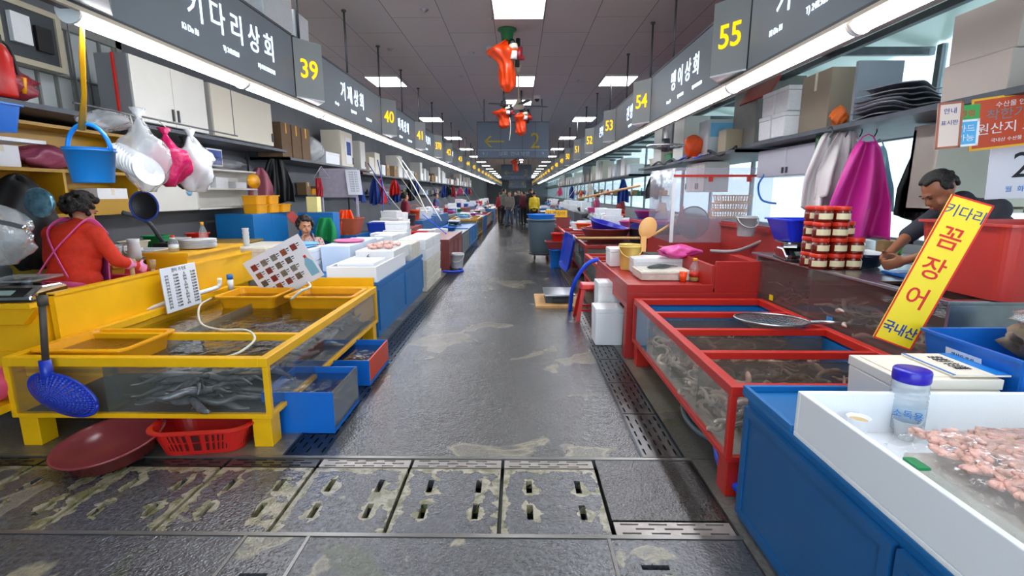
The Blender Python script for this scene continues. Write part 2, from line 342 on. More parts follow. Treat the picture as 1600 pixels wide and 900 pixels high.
for X0 in (-1.45, .775): slab('floor', X0, X0+.24, 15.3, 76, FM)
xs = [-3.46, -2.89, -2.32, -1.76, -1.2, -.64, -.09, .46]
cols = ['far left', 'second from the left', 'third from the left', 'fourth from the left', 'left of centre', 'centre left', 'centre right']
for i in range(7):
    grate(xs[i+1]-xs[i]-.02, .085, 'x', 3, .07, .045, f'narrow steel cross grate above slab {cols[i]}', GW if i > 3 else GM, (xs[i]+.01, 2.715, -.004))
    w = xs[i+1]-xs[i]-.02; hs = []
    if i == 0: FS2 = floor_mat('slotted_slab_concrete', '37373a', '58585c', '9c927c', .10, .32, 2.6, .2, .68, [(w*a_, .56*b_) for a_ in (.27, .78) for b_ in (.3, .7)], (w, .57))
    for cx in (.27, .78):
        for cy in (.3, .7): hs.append((w*cx-.016, w*cx+.016, .56*cy-.06, .56*cy+.06))
    o = solo(MB().holes(w, .57, .05, hs), 'drain_cover', FS2, f'stained concrete drain cover with four slots, {cols[i]}', 'drain cover', (xs[i]+.01, 2.125, 0), group='row of slotted concrete covers in the foreground')
def slabt(x0, x1, y0, y1, lab, m=FS, hs=()):
    solo(MB().holes(x1-x0, y1-y0, .05, list(hs)), 'concrete_cover', m, lab, 'concrete slab', (x0, y0, 0), group='plain concrete slabs in the foreground')
slabt(.47, 1.045, 2.235, 2.81, 'dark wet plain slab at right end of slotted row', floor_mat('dark_wet_slab', '1e1b18', '2c2824', '4a4030', .08, .25, 1.5))
grate(.57, .1, 'x', 3, .09, .05, 'pale steel grate in front of the dark wet slab', GW, (.475, 2.125, -.004))
slabt(-3.5, -1.3, 1.1, 2.09, 'broad worn concrete slab at lower left corner')
slabt(-1.28, -1.0, 1.1, 2.09, 'narrow concrete slab with one slot near the bottom edge', FS, [(.09, .21, .72, .76)])
slabt(-.98, .42, 1.1, 2.09, 'broad stained concrete slab at bottom centre')
slabt(.44, 1.05, 1.1, 2.09, 'wet concrete slab with slot beside the blue cabinet', FS, [(.1, .22, .8, .83)])
for k, (x0, x1, y0, y1) in enumerate([(-3.6, 1.06, 2.805, 2.83), (-3.6, 1.06, 2.095, 2.12)]):
    struct(MB().box(x0, x1, y0, y1, -.05, .004).build('trim_%d' % (k+1), mat('edge_strip', '8d8a86', .35, .8)))
for k, x in enumerate([-1.205, .765, -1.455, 1.02]):
    struct(MB().box(x-.008, x+.008, 2.83, 60, -.05, .003).build('trim_%d' % (k+3), GB))
for k, x in enumerate([-1.29, -.99, .43]): struct(MB().box(x-.008, x+.008, 1.1, 2.095, -.05, .003).build('trim_%d' % (k+7), mat('edge_strip', '8d8a86', .35, .8)))
# ---------------- ceiling ----------------
CZ = 3.8
def ceil_mat():
    m = bpy.data.materials.new('ceiling_panels'); m.use_nodes = True; nt = m.node_tree; n = nt.nodes; l = nt.links; b = n['Principled BSDF']
    tc = n.new('ShaderNodeTexCoord'); mp = n.new('ShaderNodeMapping'); mp.inputs['Location'].default_value = (.325, 0, 0); l.new(tc.outputs['Object'], mp.inputs[0])
    br = n.new('ShaderNodeTexBrick'); l.new(mp.outputs[0], br.inputs[0])
    mp.inputs['Rotation'].default_value = (0, 0, pi/2)
    br.inputs['Scale'].default_value = 1; br.inputs['Brick Width'].default_value = 1.25; br.inputs['Row Height'].default_value = .65; br.inputs['Mortar Size'].default_value = .004; br.inputs['Mortar Smooth'].default_value = 0
    br.inputs['Color1'].default_value = lin('c4bdb8'); br.inputs['Color2'].default_value = lin('bdb9b6'); br.inputs['Mortar'].default_value = lin('55524e')
    mp.inputs['Location'].default_value = (0, .325, 0)
    l.new(br.outputs[0], b.inputs['Base Color']); b.inputs['Roughness'].default_value = .6
    return m
struct(MB().box(-4.75, 2.6, -2.5, 76, CZ, CZ+.05).build('ceiling', ceil_mat()))
def lamp_panel(x, y, i):
    t = thing('ceiling_light', i, 'ceiling light', (x, y, CZ-.03), group='square panel lights in the ceiling')
    MB().box(-.31, .31, -.44, .44, 0, .028).box(-.31, .31, -.44, -.43, -.006, 0).box(-.31, .31, .43, .44, -.006, 0).build('frame', M['cab'], t)
    MB().box(-.3, .3, -.43, .43, -.004, -.001).build('diffuser', M['panel'], t)
k = 0
for i in range(13):
    y = 10.45+i*5.15
    lamp_panel(-2.62, y, f'glowing panel light in the left ceiling row, {ords[i]} from the front')
    lamp_panel(1.95, y, f'glowing panel light in the right ceiling row, {ords[i]} from the front')
for i, y in enumerate([6.4, 10.45, 12.85, 34, 36.5, 44, 54, 64]): lamp_panel(0, y, f'glowing panel light in the centre ceiling row, {ords[i]} from the front')
# lights of the near end, above and behind the photographer
for x in (-2.62, 1.95): lamp_panel(x, 5.3 if x < 0 else 4.2, 'panel light hidden above the near stall signs on the '+('left' if x < 0 else 'right'))
lamp_panel(0, 1.2, 'panel light in the centre ceiling row, nearest and overhead')
# ---------------- walls ----------------
WL = mat('wall_pale_grey', '6a6c70', .7, var=.1, vs=2); WR = mat('wall_right_panel', 'b9c0bd', .6, var=.08, vs=2)
struct(MB().box(-4.75, -4.65, -2.5, 76, 0, CZ).build('wall_left', WL))
struct(MB().box(-4.75, 4.4, 76, 76.1, 0, CZ).build('wall_back', WL))
struct(MB().box(-4.75, -2.4, -2.6, -2.5, 0, CZ).build('wall_front', WL))
struct(MB().box(2.4, 4.4, -2.6, -2.5, 0, CZ).build('wall_front', WL))
# right wall: solid dado, window band to the sea side, top band
struct(MB().box(4.3, 4.4, -2.5, 76, 0, 1.05).box(4.3, 4.4, -2.5, 76, 2.25, 2.5).build('wall_right', WR))
wf = mat('window_frame', '7f8488', .5, .3)
for i in range(20):
    y0 = -2.5+i*4; k = i+1
    w = struct(MB().build('window_%d' % k, wf)); mb = MB()
    mb.box(4.31, 4.37, y0, y0+.07, 1.05, 3.1).box(4.31, 4.37, y0+2, y0+2.05, 1.05, 2.25).box(4.31, 4.37, y0, y0+4, 1.05, 1.1).box(4.31, 4.37, y0, y0+4, 2.2, 2.25).box(4.31, 4.37, y0, y0+4, 2.5, 2.55)
    mb.build('window_frame', wf, w); MB().box(4.335, 4.345, y0+.07, y0+4, 1.1, 2.2).box(4.335, 4.345, y0+.07, y0+4, 2.55, 3.1).build('pane', glassy('window_pane', 'd6f0f2', .85, .08, 0, 20, 1.3, .35), w)
# right sloping translucent roof over the stalls with dark purlins
mb = MB()
def rz_(x): return 3.06+(x-2.0)*.02
struct(MB().add([(2.55, -2.5, 3.32), (4.4, -2.5, 3.12), (4.4, 76, 3.12), (2.55, 76, 3.32), (2.55, -2.5, 3.36), (4.4, -2.5, 3.16), (4.4, 76, 3.16), (2.55, 76, 3.36)], [(3, 2, 1, 0), (4, 5, 6, 7), (0, 1, 5, 4), (2, 3, 7, 6), (1, 2, 6, 5), (3, 0, 4, 7)]).build('ceiling_right', glassy('translucent_roof', 'c9dcd2', .5, .3, 0, 20, 1.2, .72)))
for i in range(18):
    y = .9+i*1.6
    struct(MB().box(2.55, 4.4, y, y+.06, 3.04, 3.12).build('beam', M['dsteel']))
for x in (2.55, 3.3): struct(MB().box(x, x+.06, -2.5, 60, 3.0, 3.06).build('beam', M['dsteel']))
struct(MB().box(2.55, 2.6, -2.5, 76, 3.3, CZ).build('wall_upper_right', WL))
# left top window with pale louvred panes
w = struct(MB().build('window_40', wf)); mb = MB(); fmx = mat('window_frame_grey', '83837f', .6)
mb.box(-4.64, -4.57, 3.0, 6.1, 2.30, 2.38).box(-4.64, -4.57, 3.0, 6.1, 3.22, 3.3).box(-4.64, -4.57, 6.02, 6.1, 2.3, 3.3).box(-4.64, -4.57, 3.0, 3.08, 2.3, 3.3)
for i in range(15): mb.box(-4.63, -4.59, 3.2+i*.2, 3.222+i*.2, 2.38, 3.22)
mb.box(-4.63, -4.585, 3.0, 6.1, 2.75, 2.765)
mb.build('window_frame', fmx, w); MB().box(-4.64, -4.62, 3.08, 6.02, 2.38, 3.22).build('pane', mat('frosted_pane', 'c3c8c8', .35), w)
# ---------------- hanging stall signs, tubes, number boxes ----------------
SXL, SXR = -2.17, 1.74
def fascia(side, y0, y1, texts, label, big=1.0):
    x = SXL if side < 0 else SXR
    t = thing('stall_sign', label, 'sign', (x, y0, 2.5), group='grey name signs above the stalls')
    L = y1-y0; mb = MB().box(-.05, .05, 0, L, 0, .54); mb.build('panel', M['sign'], t, bev=.004)
    MB().box(-.055, .055, 0, L, .54, .56).box(-.055, .055, 0, L, -.02, 0).box(-.055, .055, -.004, .012, 0, .54).build('edge_trim', M['dsteel'], t)
    s = .052 if side < 0 else -.052
    for (b, fy, fz, size, sx) in texts:
        d = (0, 1, 0) if side < 0 else (0, -1, 0)
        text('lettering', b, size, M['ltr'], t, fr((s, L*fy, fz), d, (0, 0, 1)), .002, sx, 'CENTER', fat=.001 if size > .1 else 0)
    return t
def numbox(side, y, num, label, detail=True):
    x = SXL if side < 0 else SXR; s = 1 if side < 0 else -1
    t = thing('number_sign', label, 'sign', (x+s*.05, y, 2.5), group='yellow number boxes between the signs')
    tri = [(0, 0), (s*.17, .26), (0, .50)]
    if s < 0: tri = tri[::-1]
    MB().prism(tri, .012, .54).build('box', M['numb'], t)
    MB().prism([(a*1.0, b) for a, b in tri], 0, .012).build('base_plate', M['white'], t)
    d = V((s*.17, .26, 0)) if side < 0 else V((.17, -.26, 0)); d.normalize()
    nrm = V((d.y, -d.x, 0)); c = V((s*.085, .13, .27 if side < 0 else .27))+nrm*.003
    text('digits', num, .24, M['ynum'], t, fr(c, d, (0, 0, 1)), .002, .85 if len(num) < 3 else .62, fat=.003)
    return t
lefty = [2.3, 5.0, 8.05, 10.6, 12.95, 14.9, 17.8, 20.6, 23.4, 26.2, 29, 31.8, 34.6, 37.4, 40.2, 43, 45.8, 48.6, 51.4, 54.2, 57, 60]
leftn = ['38', '39', '40', '41', '370', '42', '43', '44', '45', '46', '47', '48', '49', '50', '51', '52', '53', '54', '55', '56', '57', '58']
righty = [1.15, 3.97, 6.75, 9.1, 11.6, 14.0, 16.7, 19.0, 21.6, 24.3, 27, 29.7, 32.4, 35.1, 37.8, 40.5, 43.2, 46, 48.8, 51.6, 54.4, 57.2]
rightn = ['56', '55', '54', '53', '52', '51', '50', '49', '48', '47', '46', '45', '44', '43', '42', '41', '40', '39', '38', '37', '36', '35']
def nlab(side, i, n):
    if i == 0: return 'number box hanging at the very top corner on the '+side
    if i < 9: return f'grey number box with yellow {n} hanging over the {side} stalls'
    return f'small hanging number box, {ords[i]} down the {side} row of stalls'
SG = {(-1, 0): [('키 다 리 상 회', .64, .30, .225, .92), ('Ki Da Ri', .425, .14, .055, .9), ('T) 248.9200', .60, .125, .05, .85), ('M) 010.3600.3481', .80, .125, .05, .8)],
      (-1, 1): [('거 제 상 회', .56, .30, .225, .9), ('Geo Je', .36, .13, .045, 1), ('T) 246.8707', .56, .125, .045, 1), ('M) 010.3533.3481', .78, .12, .045, .8)],
      (-1, 2): [('미 래 상 회', .6, .3, .22, .9), ('T) 248.6162', .5, .1, .05, 1), ('M) 010.6356.8862', .8, .1, .05, 1)],
      (-1, 3): [('경 북 상 회', .6, .3, .2, .9), ('T) 242.6608', .55, .1, .05, 1)],
      (1, 0): [('키 다 리 상 회', .64, .32, .235, .95), ('Ki Da Ri', .86, .15, .055, .9), ('T) 248.9200', .69, .15, .055, .9)],
      (1, 1): [('맹 이 상 회', .53, .29, .22, .9), ('Maeng Yi', .71, .11, .045, .9), ('T) 242.6662', .56, .11, .045, .9), ('M) 010.3538.2709', .38, .11, .045, .8)],
      (1, 2): [('진 영 수 산', .42, .29, .22, .9), ('T) 242.8815', .5, .11, .045, 1)],
      (1, 3): [('은우상회', .55, .32, .22, .95)], (1, 4): [('상회', .6, .3, .2, .9)]}
for side, ys, ns, nm in ((-1, lefty, leftn, 'left'), (1, righty, rightn, 'right')):
    for i, (y, n) in enumerate(zip(ys, ns)):
        numbox(side, y, n, nlab(nm, i, n))
        y1 = ys[i+1] if i+1 < len(ys) else y+2.8
        tx = SG.get((side, i), [('상회', .55, .32, .2, .9)] if i < 9 else [])
        if i == 0: lab = f'large grey sign with white lettering at the near {nm} corner'
        elif i < 9: lab = f'grey lettered stall sign just beyond number {n} on the {nm}'
        else: lab = f'small grey stall sign, {ords[i]} along the {nm} row'
        yy = y+.02
        fascia(side, yy, y1-.02, tx, lab)
for side, nm in ((-1, 'left'), (1, 'right')):
    x = -2.14 if side < 0 else 1.76
    ry = [3.3, 5.2, 6.6, 8.1, 9.6, 11.2, 12.9, 14.6, 16.5, 18.6, 20.8, 23.2, 25.8, 28.6] if side < 0 else [3.0, 4.6, 6.1, 7.1, 8.6, 10.1, 11.8, 13.6, 15.6, 17.8, 20.2, 22.8, 25.6, 28.6]
    for i, y in enumerate(ry): solo(MB().cyl((0, 0, 0), (0, 0, .745), .013, n=8).cyl((0, 0, .725), (0, 0, .745), .03, n=10), 'hanging_rod', M['rod'], f'thin steel rod holding the signs on the {nm}, {ords[i]} nearest', 'rod', (x, y, 3.055), group='steel rods carrying the signs')
def tubelamp(side, y0, L, label):
    x = -2.19 if side < 0 else 1.78; s = side; z = 2.47
    t = thing('tube_light', label, 'strip light', (x, y0, z), group='continuous strip lights under the signs')
    MB().box(-.065, .065, .005, L-.005, .012, .03).build('housing', M['cab'], t)
    prof = [(.058*cos(R(a)), .012+.062*-sin(R(a))) for a in range(0, 181, 20)]
    MB().prism(prof, .02, L-.02, 'y').build('diffuser', M['tube'], t)
    for yy in (.004, L-.02): MB().prism([(1.12*a, .012+(b-.012)*1.12) for a, b in prof], yy, yy+.016, 'y').build('end_cap', M['white'], t)
for side, nm, y0 in ((-1, 'left', 2.6), (1, 'right', 1.28)):
    for i in range(28):
        tubelamp(side, y0+i*1.565, 1.56, f'bright strip light on the {nm} side, {ords[i]} from the near end')
    x = -2.22 if side < 0 else 1.86
    L = struct(MB().box(x-.05, x+.03, -1 if side > 0 else 1.5, 75, 2.44 if side > 0 else 2.5, 2.5 if side > 0 else 2.53).build('beam', mat('rail_brown_grey', '6b625c', .5)))
    solo(MB().box(-.012, .012, 0, 60, 0, .02), 'lamp_rail', mat('rail_cream', 'd8c7ae', .4), f'long cream metal rail beside the {nm} strip lights', 'rail', (-2.1 if side < 0 else 1.68, 1.3, 2.455))
# camera housing end on near left lamp
# hanging aisle signs
def aisle_sign(y, x0, x1, z0, z1, num, label, det=True):
    t = thing('hanging_aisle_sign', label, 'sign', ((x0+x1)/2, y, z0)); w = (x1-x0); h = z1-z0
    MB().box(-w/2, w/2, 0, .08, 0, h).build('panel', mat('aisle_sign_blue_grey', '566272', .5, var=.03, vs=2), t, bev=.004)
    mb = MB()
    for fx in (-.5, -.175, .13, .31): mb.box(w*fx, w*fx+.012, -.004, 0, 0, h)
    mb.box(-w/2, w/2, -.006, 0, -.02, .01).box(-w/2, w/2, -.006, .08, h, h+.02).build('trim', M['dgrey'], t)
    MB().box(-w/2+.02, w/2-.02, -.004, 0, h*.22, h*.235).build('stripe', M['wprint'], t)
    a = MB().box(-w*.38, -w*.12, -.004, 0, h*.45, h*.49); d = .16*h
    for sgn in (1, -1): a.add([(-w*.4, -.004, h*.47), (-w*.37, -.004, h*.47), (-w*.29, -.004, h*.47+sgn*d), (-w*.32, -.004, h*.47+sgn*d)], [(0, 1, 2, 3)])
    a.build('arrow', M['ydull'], t)
    text('digits', num, h*.62, M['ydull'], t, fr((w*.31, -.003, h*.47), (1, 0, 0), (0, 0, 1)), .001, .95)
    if det:
        text('lettering', '↑ /        상회  안내 방면        ↑', h*.13, M['wprint'], t, fr((0, -.003, h*.12), (1, 0, 0), (0, 0, 1)), .001, 1.1)
    for sx in (-1, 1): MB().cyl((sx*w*.4, .04, h), (sx*w*.4, .04, CZ-z0), .012, n=8).build('rod', M['rod'], t)
    return t
aisle_sign(12.5, -1.0, .73, 2.44, 3.27, '2', 'blue-grey hanging sign with yellow arrow and 2 over the aisle')
aisle_sign(25, -.84, .63, 2.25, 2.95, '3', 'blue-grey hanging sign with yellow arrow and 3, farther down the aisle')
aisle_sign(41, -.8, .6, 2.0, 2.7, '4', 'farthest grey hanging sign over the aisle', False)
# ---------------- makers of market things ----------------
def foam_box(loc, w, d, h, label, rz=0, m=None, group='white polystyrene fish boxes', lid=True, name='foam_box', cat='box', print_=None):
    m = m or M['foam']; t = thing(name, label, cat, loc, rz, group); lh = min(.045, h*.28) if lid else 0
    mb = MB().frus((w/2-.008, d/2-.008), (w/2-.002, d/2-.002), 0, h-lh)
    mb.build('body', m, t, bev=.008)
    if lid: MB().box(-w/2, w/2, -d/2, d/2, h-lh+.002, h).box(-w/2+.03, w/2-.03, -d/2+.03, d/2-.03, h, h+.006).build('lid', m, t, bev=.008)
    return t
def foam_tray(loc, w, d, h, label, rz=0, m=None, wall=.025, group='open white polystyrene trays'):
    m = m or M['foam']; t = thing('foam_tray', label, 'tray', loc, rz, group)
    mb = MB().box(-w/2, w/2, -d/2, d/2, 0, .02)
    mb.box(-w/2, w/2, -d/2, -d/2+wall, .02, h).box(-w/2, w/2, d/2-wall, d/2, .02, h).box(-w/2, -w/2+wall, -d/2+wall, d/2-wall, .02, h).box(w/2-wall, w/2, -d/2+wall, d/2-wall, .02, h)
    mb.build('shell', m, t, bev=.004); return t
def tubb(loc, a, b, h, m, label, rz=0, cat='tub', name='plastic_tub', group=None, ribs=False, rot=None):
    mb = MB().tub(a, b, h, .006, .016)
    if ribs:
        for sx in (-1, 1):
            for k in (-.5, 0, .5):
                mb.box(sx*(a[0]+b[0])/2-.006, sx*(a[0]+b[0])/2+.006, k*b[1]-.01, k*b[1]+.01, .03, h*.8)
    return solo(mb, name, m, label, cat, loc, rz, group, rot)
def basin(loc, r, h, m, label, rz=0, sy=1, rot=None, group=None, name='plastic_basin', rb=.72):
    pr = [(r*rb*.9, 0), (r*rb, .012), (r*.93, h*.82), (r*.97, h*.95), (r, h), (r*1.02, h), (r*1.02, h-.014), (r*.985, h-.012), (r*.95, h*.82), (r*rb-.006, .02), (0.001, .018)]
    pr = [(r*rb*.9, 0), (r*rb, .008), (r*.95, h*.85), (r*1.02, h-.014), (r*1.03, h-.002), (r, h), (r*.97, h-.008), (r*.93, h*.85), (r*rb-.008, .022), (.001, .018)]
    return solo(MB().lathe(pr, 32, sy=sy), name, m, label, 'basin', loc, rz, group, rot)
def bucket(loc, r, h, m, label, handle='up', lidm=None, rz=0, group=None, hm=None, cat='bucket', rot=None):
    t = thing('bucket', label, cat, loc, rz, group, rot)
    pr = [(r*.78, 0), (r*.8, .006), (r*.97, h*.9), (r*1.05, h*.9), (r*1.05, h*.93), (r*.98, h*.93), (r, h-.004), (r*1.03, h), (r*.96, h), (r*.94, h*.9), (r*.76, .012), (.001, .01)]
    MB().lathe(pr, 24).build('body', m, t)
    if handle:
        up = handle == 'up'; pts = [(r*1.03*cos(a), (0 if up else -.25*r)-(0 if up else r*.75*sin(a)), h*.9+(r*1.25*sin(a) if up else -r*.9*sin(a))) for a in [pi*i/14 for i in range(15)]]
        MB().tube(pts, .006 if not hm else .012, 8, flat=1).build('handle', hm or m, t)
    if lidm: MB().lathe([(r*1.08, h-.02), (r*1.1, h), (r*1.05, h+.02), (r*.9, h+.02), (r*.88, h+.008), (.001, h+.01)], 24).build('lid', lidm, t)
    return t
def sieve_tub(loc, hx, hy, h, m, label, rz=0, group=None):
    mb = MB().tub((hx*.82, hy*.8), (hx, hy), h, .006, .022, n=6, r=.6)
    for z0, z1 in ((.2, .5), (.56, .84)):
        N = 64
        for i in range(N):
            a = 2*pi*i/N; ex = 3.2; cx = abs(cos(a))**(2/ex)*(1 if cos(a) > 0 else -1); cy = abs(sin(a))**(2/ex)*(1 if sin(a) > 0 else -1)
            def q(z, o, da): 
                f = .82+.18*z; a2 = a+da; c2 = abs(cos(a2))**(2/ex)*(1 if cos(a2) > 0 else -1); s2 = abs(sin(a2))**(2/ex)*(1 if sin(a2) > 0 else -1)
                return (hx*f*c2*1.0+3*o*cos(a), hy*f*s2+3*o*sin(a), h*z)
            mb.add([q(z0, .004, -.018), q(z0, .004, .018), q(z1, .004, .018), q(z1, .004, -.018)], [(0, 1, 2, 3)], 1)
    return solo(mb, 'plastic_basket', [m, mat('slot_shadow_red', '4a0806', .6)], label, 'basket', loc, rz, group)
def crate(loc, w, d, h, m, label, rz=0, group=None):
    """slatted plastic basket"""
    mb = MB(); t_ = .008
    mb.box(-w/2*.9, w/2*.9, -d/2*.9, d/2*.9, 0, .01)
    for z0, z1 in ((0, .02), (h*.45, h*.5), (h*.85, h)):
        f = .9+.1*z0/h
        for sx in (-1, 1):
            mb.box(sx*w/2*f-t_/2, sx*w/2*f+t_/2, -d/2*f, d/2*f, z0, z1); mb.box(-w/2*f, w/2*f, sx*d/2*f-t_/2, sx*d/2*f+t_/2, z0, z1)
    n = max(6, int(w/.035)); k = max(5, int(d/.035))
    for i in range(n+1):
        x = -w/2+w*i/n
        for sy in (-1, 1): mb.add([(x*.9-.006, sy*d/2*.9, 0), (x*.9+.006, sy*d/2*.9, 0), (x+.006, sy*d/2*.99, h), (x-.006, sy*d/2*.99, h)], [(0, 1, 2, 3)])
    for i in range(k+1):
        y = -d/2+d*i/k
        for sx in (-1, 1): mb.add([(sx*w/2*.9, y*.9-.006, 0), (sx*w/2*.9, y*.9+.006, 0), (sx*w/2*.99, y+.006, h), (sx*w/2*.99, y-.006, h)], [(0, 1, 2, 3)])
    mb.box(-w/2-.012, w/2+.012, -d/2-.012, -d/2+.004, h-.012, h).box(-w/2-.012, w/2+.012, d/2-.004, d/2+.012, h-.012, h).box(-w/2-.012, -w/2+.004, -d/2, d/2, h-.012, h).box(w/2-.004, w/2+.012, -d/2, d/2, h-.012, h)
    return solo(mb, 'plastic_basket', m, label, 'basket', loc, rz, group)
def scale_(loc, rz, label, plate=None, s=1.0):
    t = thing('weighing_scale', label, 'weighing scale', loc, rz, 'kitchen scales on the counters')
    t.scale = (s, s, s)
    prof = [(-.17, .0), (.17, .0), (.17, .07), (.10, .095), (-.06, .1), (-.17, .045)]
    MB().prism(prof, -.16, .16, 'x').build('body', M['chrome'], t, bev=.012)
    MB().prism([(-.178, .0), (.175, .0), (.175, .018), (-.178, .018)], -.165, .165, 'x').build('base', M['black'], t, bev=.006)
    MB().add([(-.12, -.176, .044), (.12, -.176, .044), (.12, -.085, .088), (-.12, -.085, .088)], [(0, 1, 2, 3)]).build('display_panel', M['black'], t, sol=.006)
    MB().add([(-.09, -.168, .053), (.03, -.168, .053), (.03, -.118, .077), (-.09, -.118, .077)], [(0, 1, 2, 3)]).build('screen', mat('lcd', '8fa39a', .2), t, sol=.007)
    MB().cyl((0, .02, .09), (0, .02, .135), .03).build('post', M['dsteel'], t)
    MB().tub((.14, .12), (.165, .15), .02, .004, .008, .13).build('weighing_plate', plate or M['steel'], t)
    return t
def bottle(loc, r, h, body, cap, label, liquid=None, cat='bottle', lab=None):
    t = thing('plastic_bottle', label, cat, loc)
    MB().lathe([(r*.85, 0), (r, .01), (r, h*.55), (r*.95, h*.62), (r*.4, h*.84), (r*.36, h*.9), (.001, h*.9)], 20).build('body', body, t)
    MB().lathe([(r*.42, h*.88), (r*.42, h), (.001, h)], 16).build('cap', cap, t)
    if liquid: MB().lathe([(r*.8, .006), (r*.93, .012), (r*.93, h*.4), (.001, h*.4)], 20).build('liquid', liquid, t)
    if lab: MB().lathe([(r*1.015, h*.2), (r*1.015, h*.45)], 20).build('label', lab, t)
    return t
def wcab(x0, x1, y0, y1, z0, z1, label, doors=2, m=None, side=-1, handle=True, sidem=None, name='cupboard'):
    """cabinet whose doors face the aisle (side=-1 stands left, doors face +x)"""
    t = thing(name, label, 'cabinet', (x0 if side < 0 else x1, y0, z0)); w = abs(x1-x0); L = y1-y0; h = z1-z0; m = m or M['cab']
    s = -1 if side < 0 else 1   # body grows away from aisle
    f = (lambda a, b: (-b, -a)) if side < 0 else (lambda a, b: (a, b))
    X = lambda a, b: tuple(sorted((a*s*-1*-1, b*s*-1*-1)))
    fx = 0 if side < 0 else 0
    bx = (-w, -.02) if side < 0 else (.02, w)
    # origin at aisle-side face
    t.location = ((max(x0, x1) if side < 0 else min(x0, x1)), y0, z0)
    MB().box(bx[0], bx[1], 0, L, 0, h).build('body', sidem or m, t, bev=.004)
    dx = (-.02, 0) if side < 0 else (0, .02)
    for i in range(doors):
        a, b = L*i/doors+.004, L*(i+1)/doors-.004
        d = MB().box(dx[0], dx[1], a, b, .006, h-.006).build('door', m, t, bev=.003)
        hx = (0, .02) if side < 0 else (-.02, 0)
        if handle: MB().box(hx[0], hx[1], (b-.05) if i % 2 == 0 else (a+.03), (b-.03) if i % 2 == 0 else (a+.05), h*.1, h*.3).build('handle', M['dsteel'], d)
    return t
def shelf(x0, x1, y0, y1, z, label, m=None, posts=(), group=None, th=.04):
    t = thing('metal_shelf', label, 'shelf', (x0, y0, z), group=group)
    MB().box(0, x1-x0, 0, y1-y0, -th, 0).box(0, x1-x0, 0, .02, -th, .015).build('board', m or M['shelfm'], t)
    for (px, py) in posts: MB().box(px-x0-.02, px-x0+.02, py-y0-.02, py-y0+.02, -z, -th).build('post', M['dsteel'], t)
    return t
def cloth(loc, w, h, m, label, name='hanging_apron', cat='apron', rz=0, folds=4, amp=.05, top=.25, seed=0, group=None, strap=True, flare=1.0):
    rd = random.Random(seed); ph = rd.random()*6
    def fn(u, v):
        ww = w*(top+(1-top)*min(1, v*1.6)**.7)*(1+(flare-1)*v); x = (u-.5)*ww
        y = amp*(.25+v)*sin(folds*2*pi*u+ph+v*1.5)+amp*.5*sin(9*u+5*v+ph); return (x, y, -h*v+.03*sin(6*u+ph)*v)
    t = thing(name, label, cat, loc, rz, group)
    MB().sheet(fn, 36, 24).build('cloth', m, t, sol=.004)
    if strap: MB().tube([(-w*top/2, 0, 0), (-w*.08, 0, .04), (0, 0, .06), (w*.08, 0, .04), (w*top/2, 0, 0)], .006, 6).build('strap', m, t)
    return t
def lump(loc, rx, ry, rz_, m, label, name='plastic_bag', cat='bag', seed=1, wob=.12, neck=False, group=None, n=28):
    rd = random.Random(seed); pr = []
    K = 14
    for i in range(K+1):
        a = -pi/2+pi*i/K; pr.append((max(.001, cos(a))*(1 if a < .6 or not neck else .6), sin(a)))
    mb = MB(); base = [(r, z) for r, z in pr]; vs = []
    ph = [rd.random()*6 for _ in range(6)]
    for r, z in base:
        for j in range(n):
            b = 2*pi*j/n; q = r*(1+wob*(sin(3*b+ph[0]+z*3)+.6*sin(7*b+ph[1]-z*5)+.5*sin(11*b+ph[2]+z*9))/1.5)
            zz = z*(1+wob*.5*sin(2*b+ph[3]))
            vs.append((q*cos(b)*rx, q*sin(b)*ry, (zz+1)*rz_ if zz > -.93 else 0))
    fs = [(k*n+i, k*n+(i+1) % n, (k+1)*n+(i+1) % n, (k+1)*n+i) for k in range(K) for i in range(n)]
    mb.add(vs, fs, 0, True)
    if neck: mb.lathe([(rx*.12, rz_*1.85), (rx*.1, rz_*2.05), (rx*.3, rz_*2.3)], 12, wob=.25, seed=seed)
    return solo(mb, name, m, label, cat, loc, 0, group)
def hose(pts, r, m, label, name='hose', n=6, group=None):
    p = smooth(pts, n); o = V(p[0]); return solo(MB().tube([q-o for q in p], r, 8), name, m, label, 'hose', o, group=group)
def board(loc, w, d, h, m, label, **k):
    return solo(MB().box(-w/2, w/2, -d/2, d/2, 0, h), k.pop('name', 'board'), m, label, k.pop('cat', 'board'), loc, bev=.004, **k)
def carton(loc, w, d, h, label, rz=0, m=None, flaps=True, tape=None, group='cardboard boxes on the high shelves'):
    t = thing('cardboard_box', label, 'box', loc, rz, group); m = m or M['card']
    MB().box(-w/2, w/2, -d/2, d/2, 0, h).build('body', m, t, bev=.003)
    MB().box(-w/2, w/2, -.03, .03, h, h+.002).box(-w/2-.002, w/2+.002, -.02, .02, h*.7, h+.001).build('tape', tape or M['cream'], t)
    return t
def pole_net(loc, r, m, label, rz=0, rot=None, hoop='oval', mesh_m=None):
    t = thing('hand_net', label, 'net', loc, rz, rot=rot)
    pts = [(r*cos(a), r*1.0*sin(a)*.75, 0) for a in [2*pi*i/24 for i in range(25)]]
    MB().tube(pts, .008, 8, cap=False).build('hoop', m, t)
    def fn(u, v): a = 2*pi*u; q = r*(1-v*.95); return (q*cos(a), q*.75*sin(a), -.10*sin(v*pi/2))
    MB().sheet(fn, 24, 5).build('mesh_bag', mesh_m or glassy('net_mesh', '55585a', .4, .5, .9, 90, 1.1, .5), t)
    MB().cyl((-r, 0, 0), (-r*2.2, 0, .03), .014).build('handle', m, t)
    return t
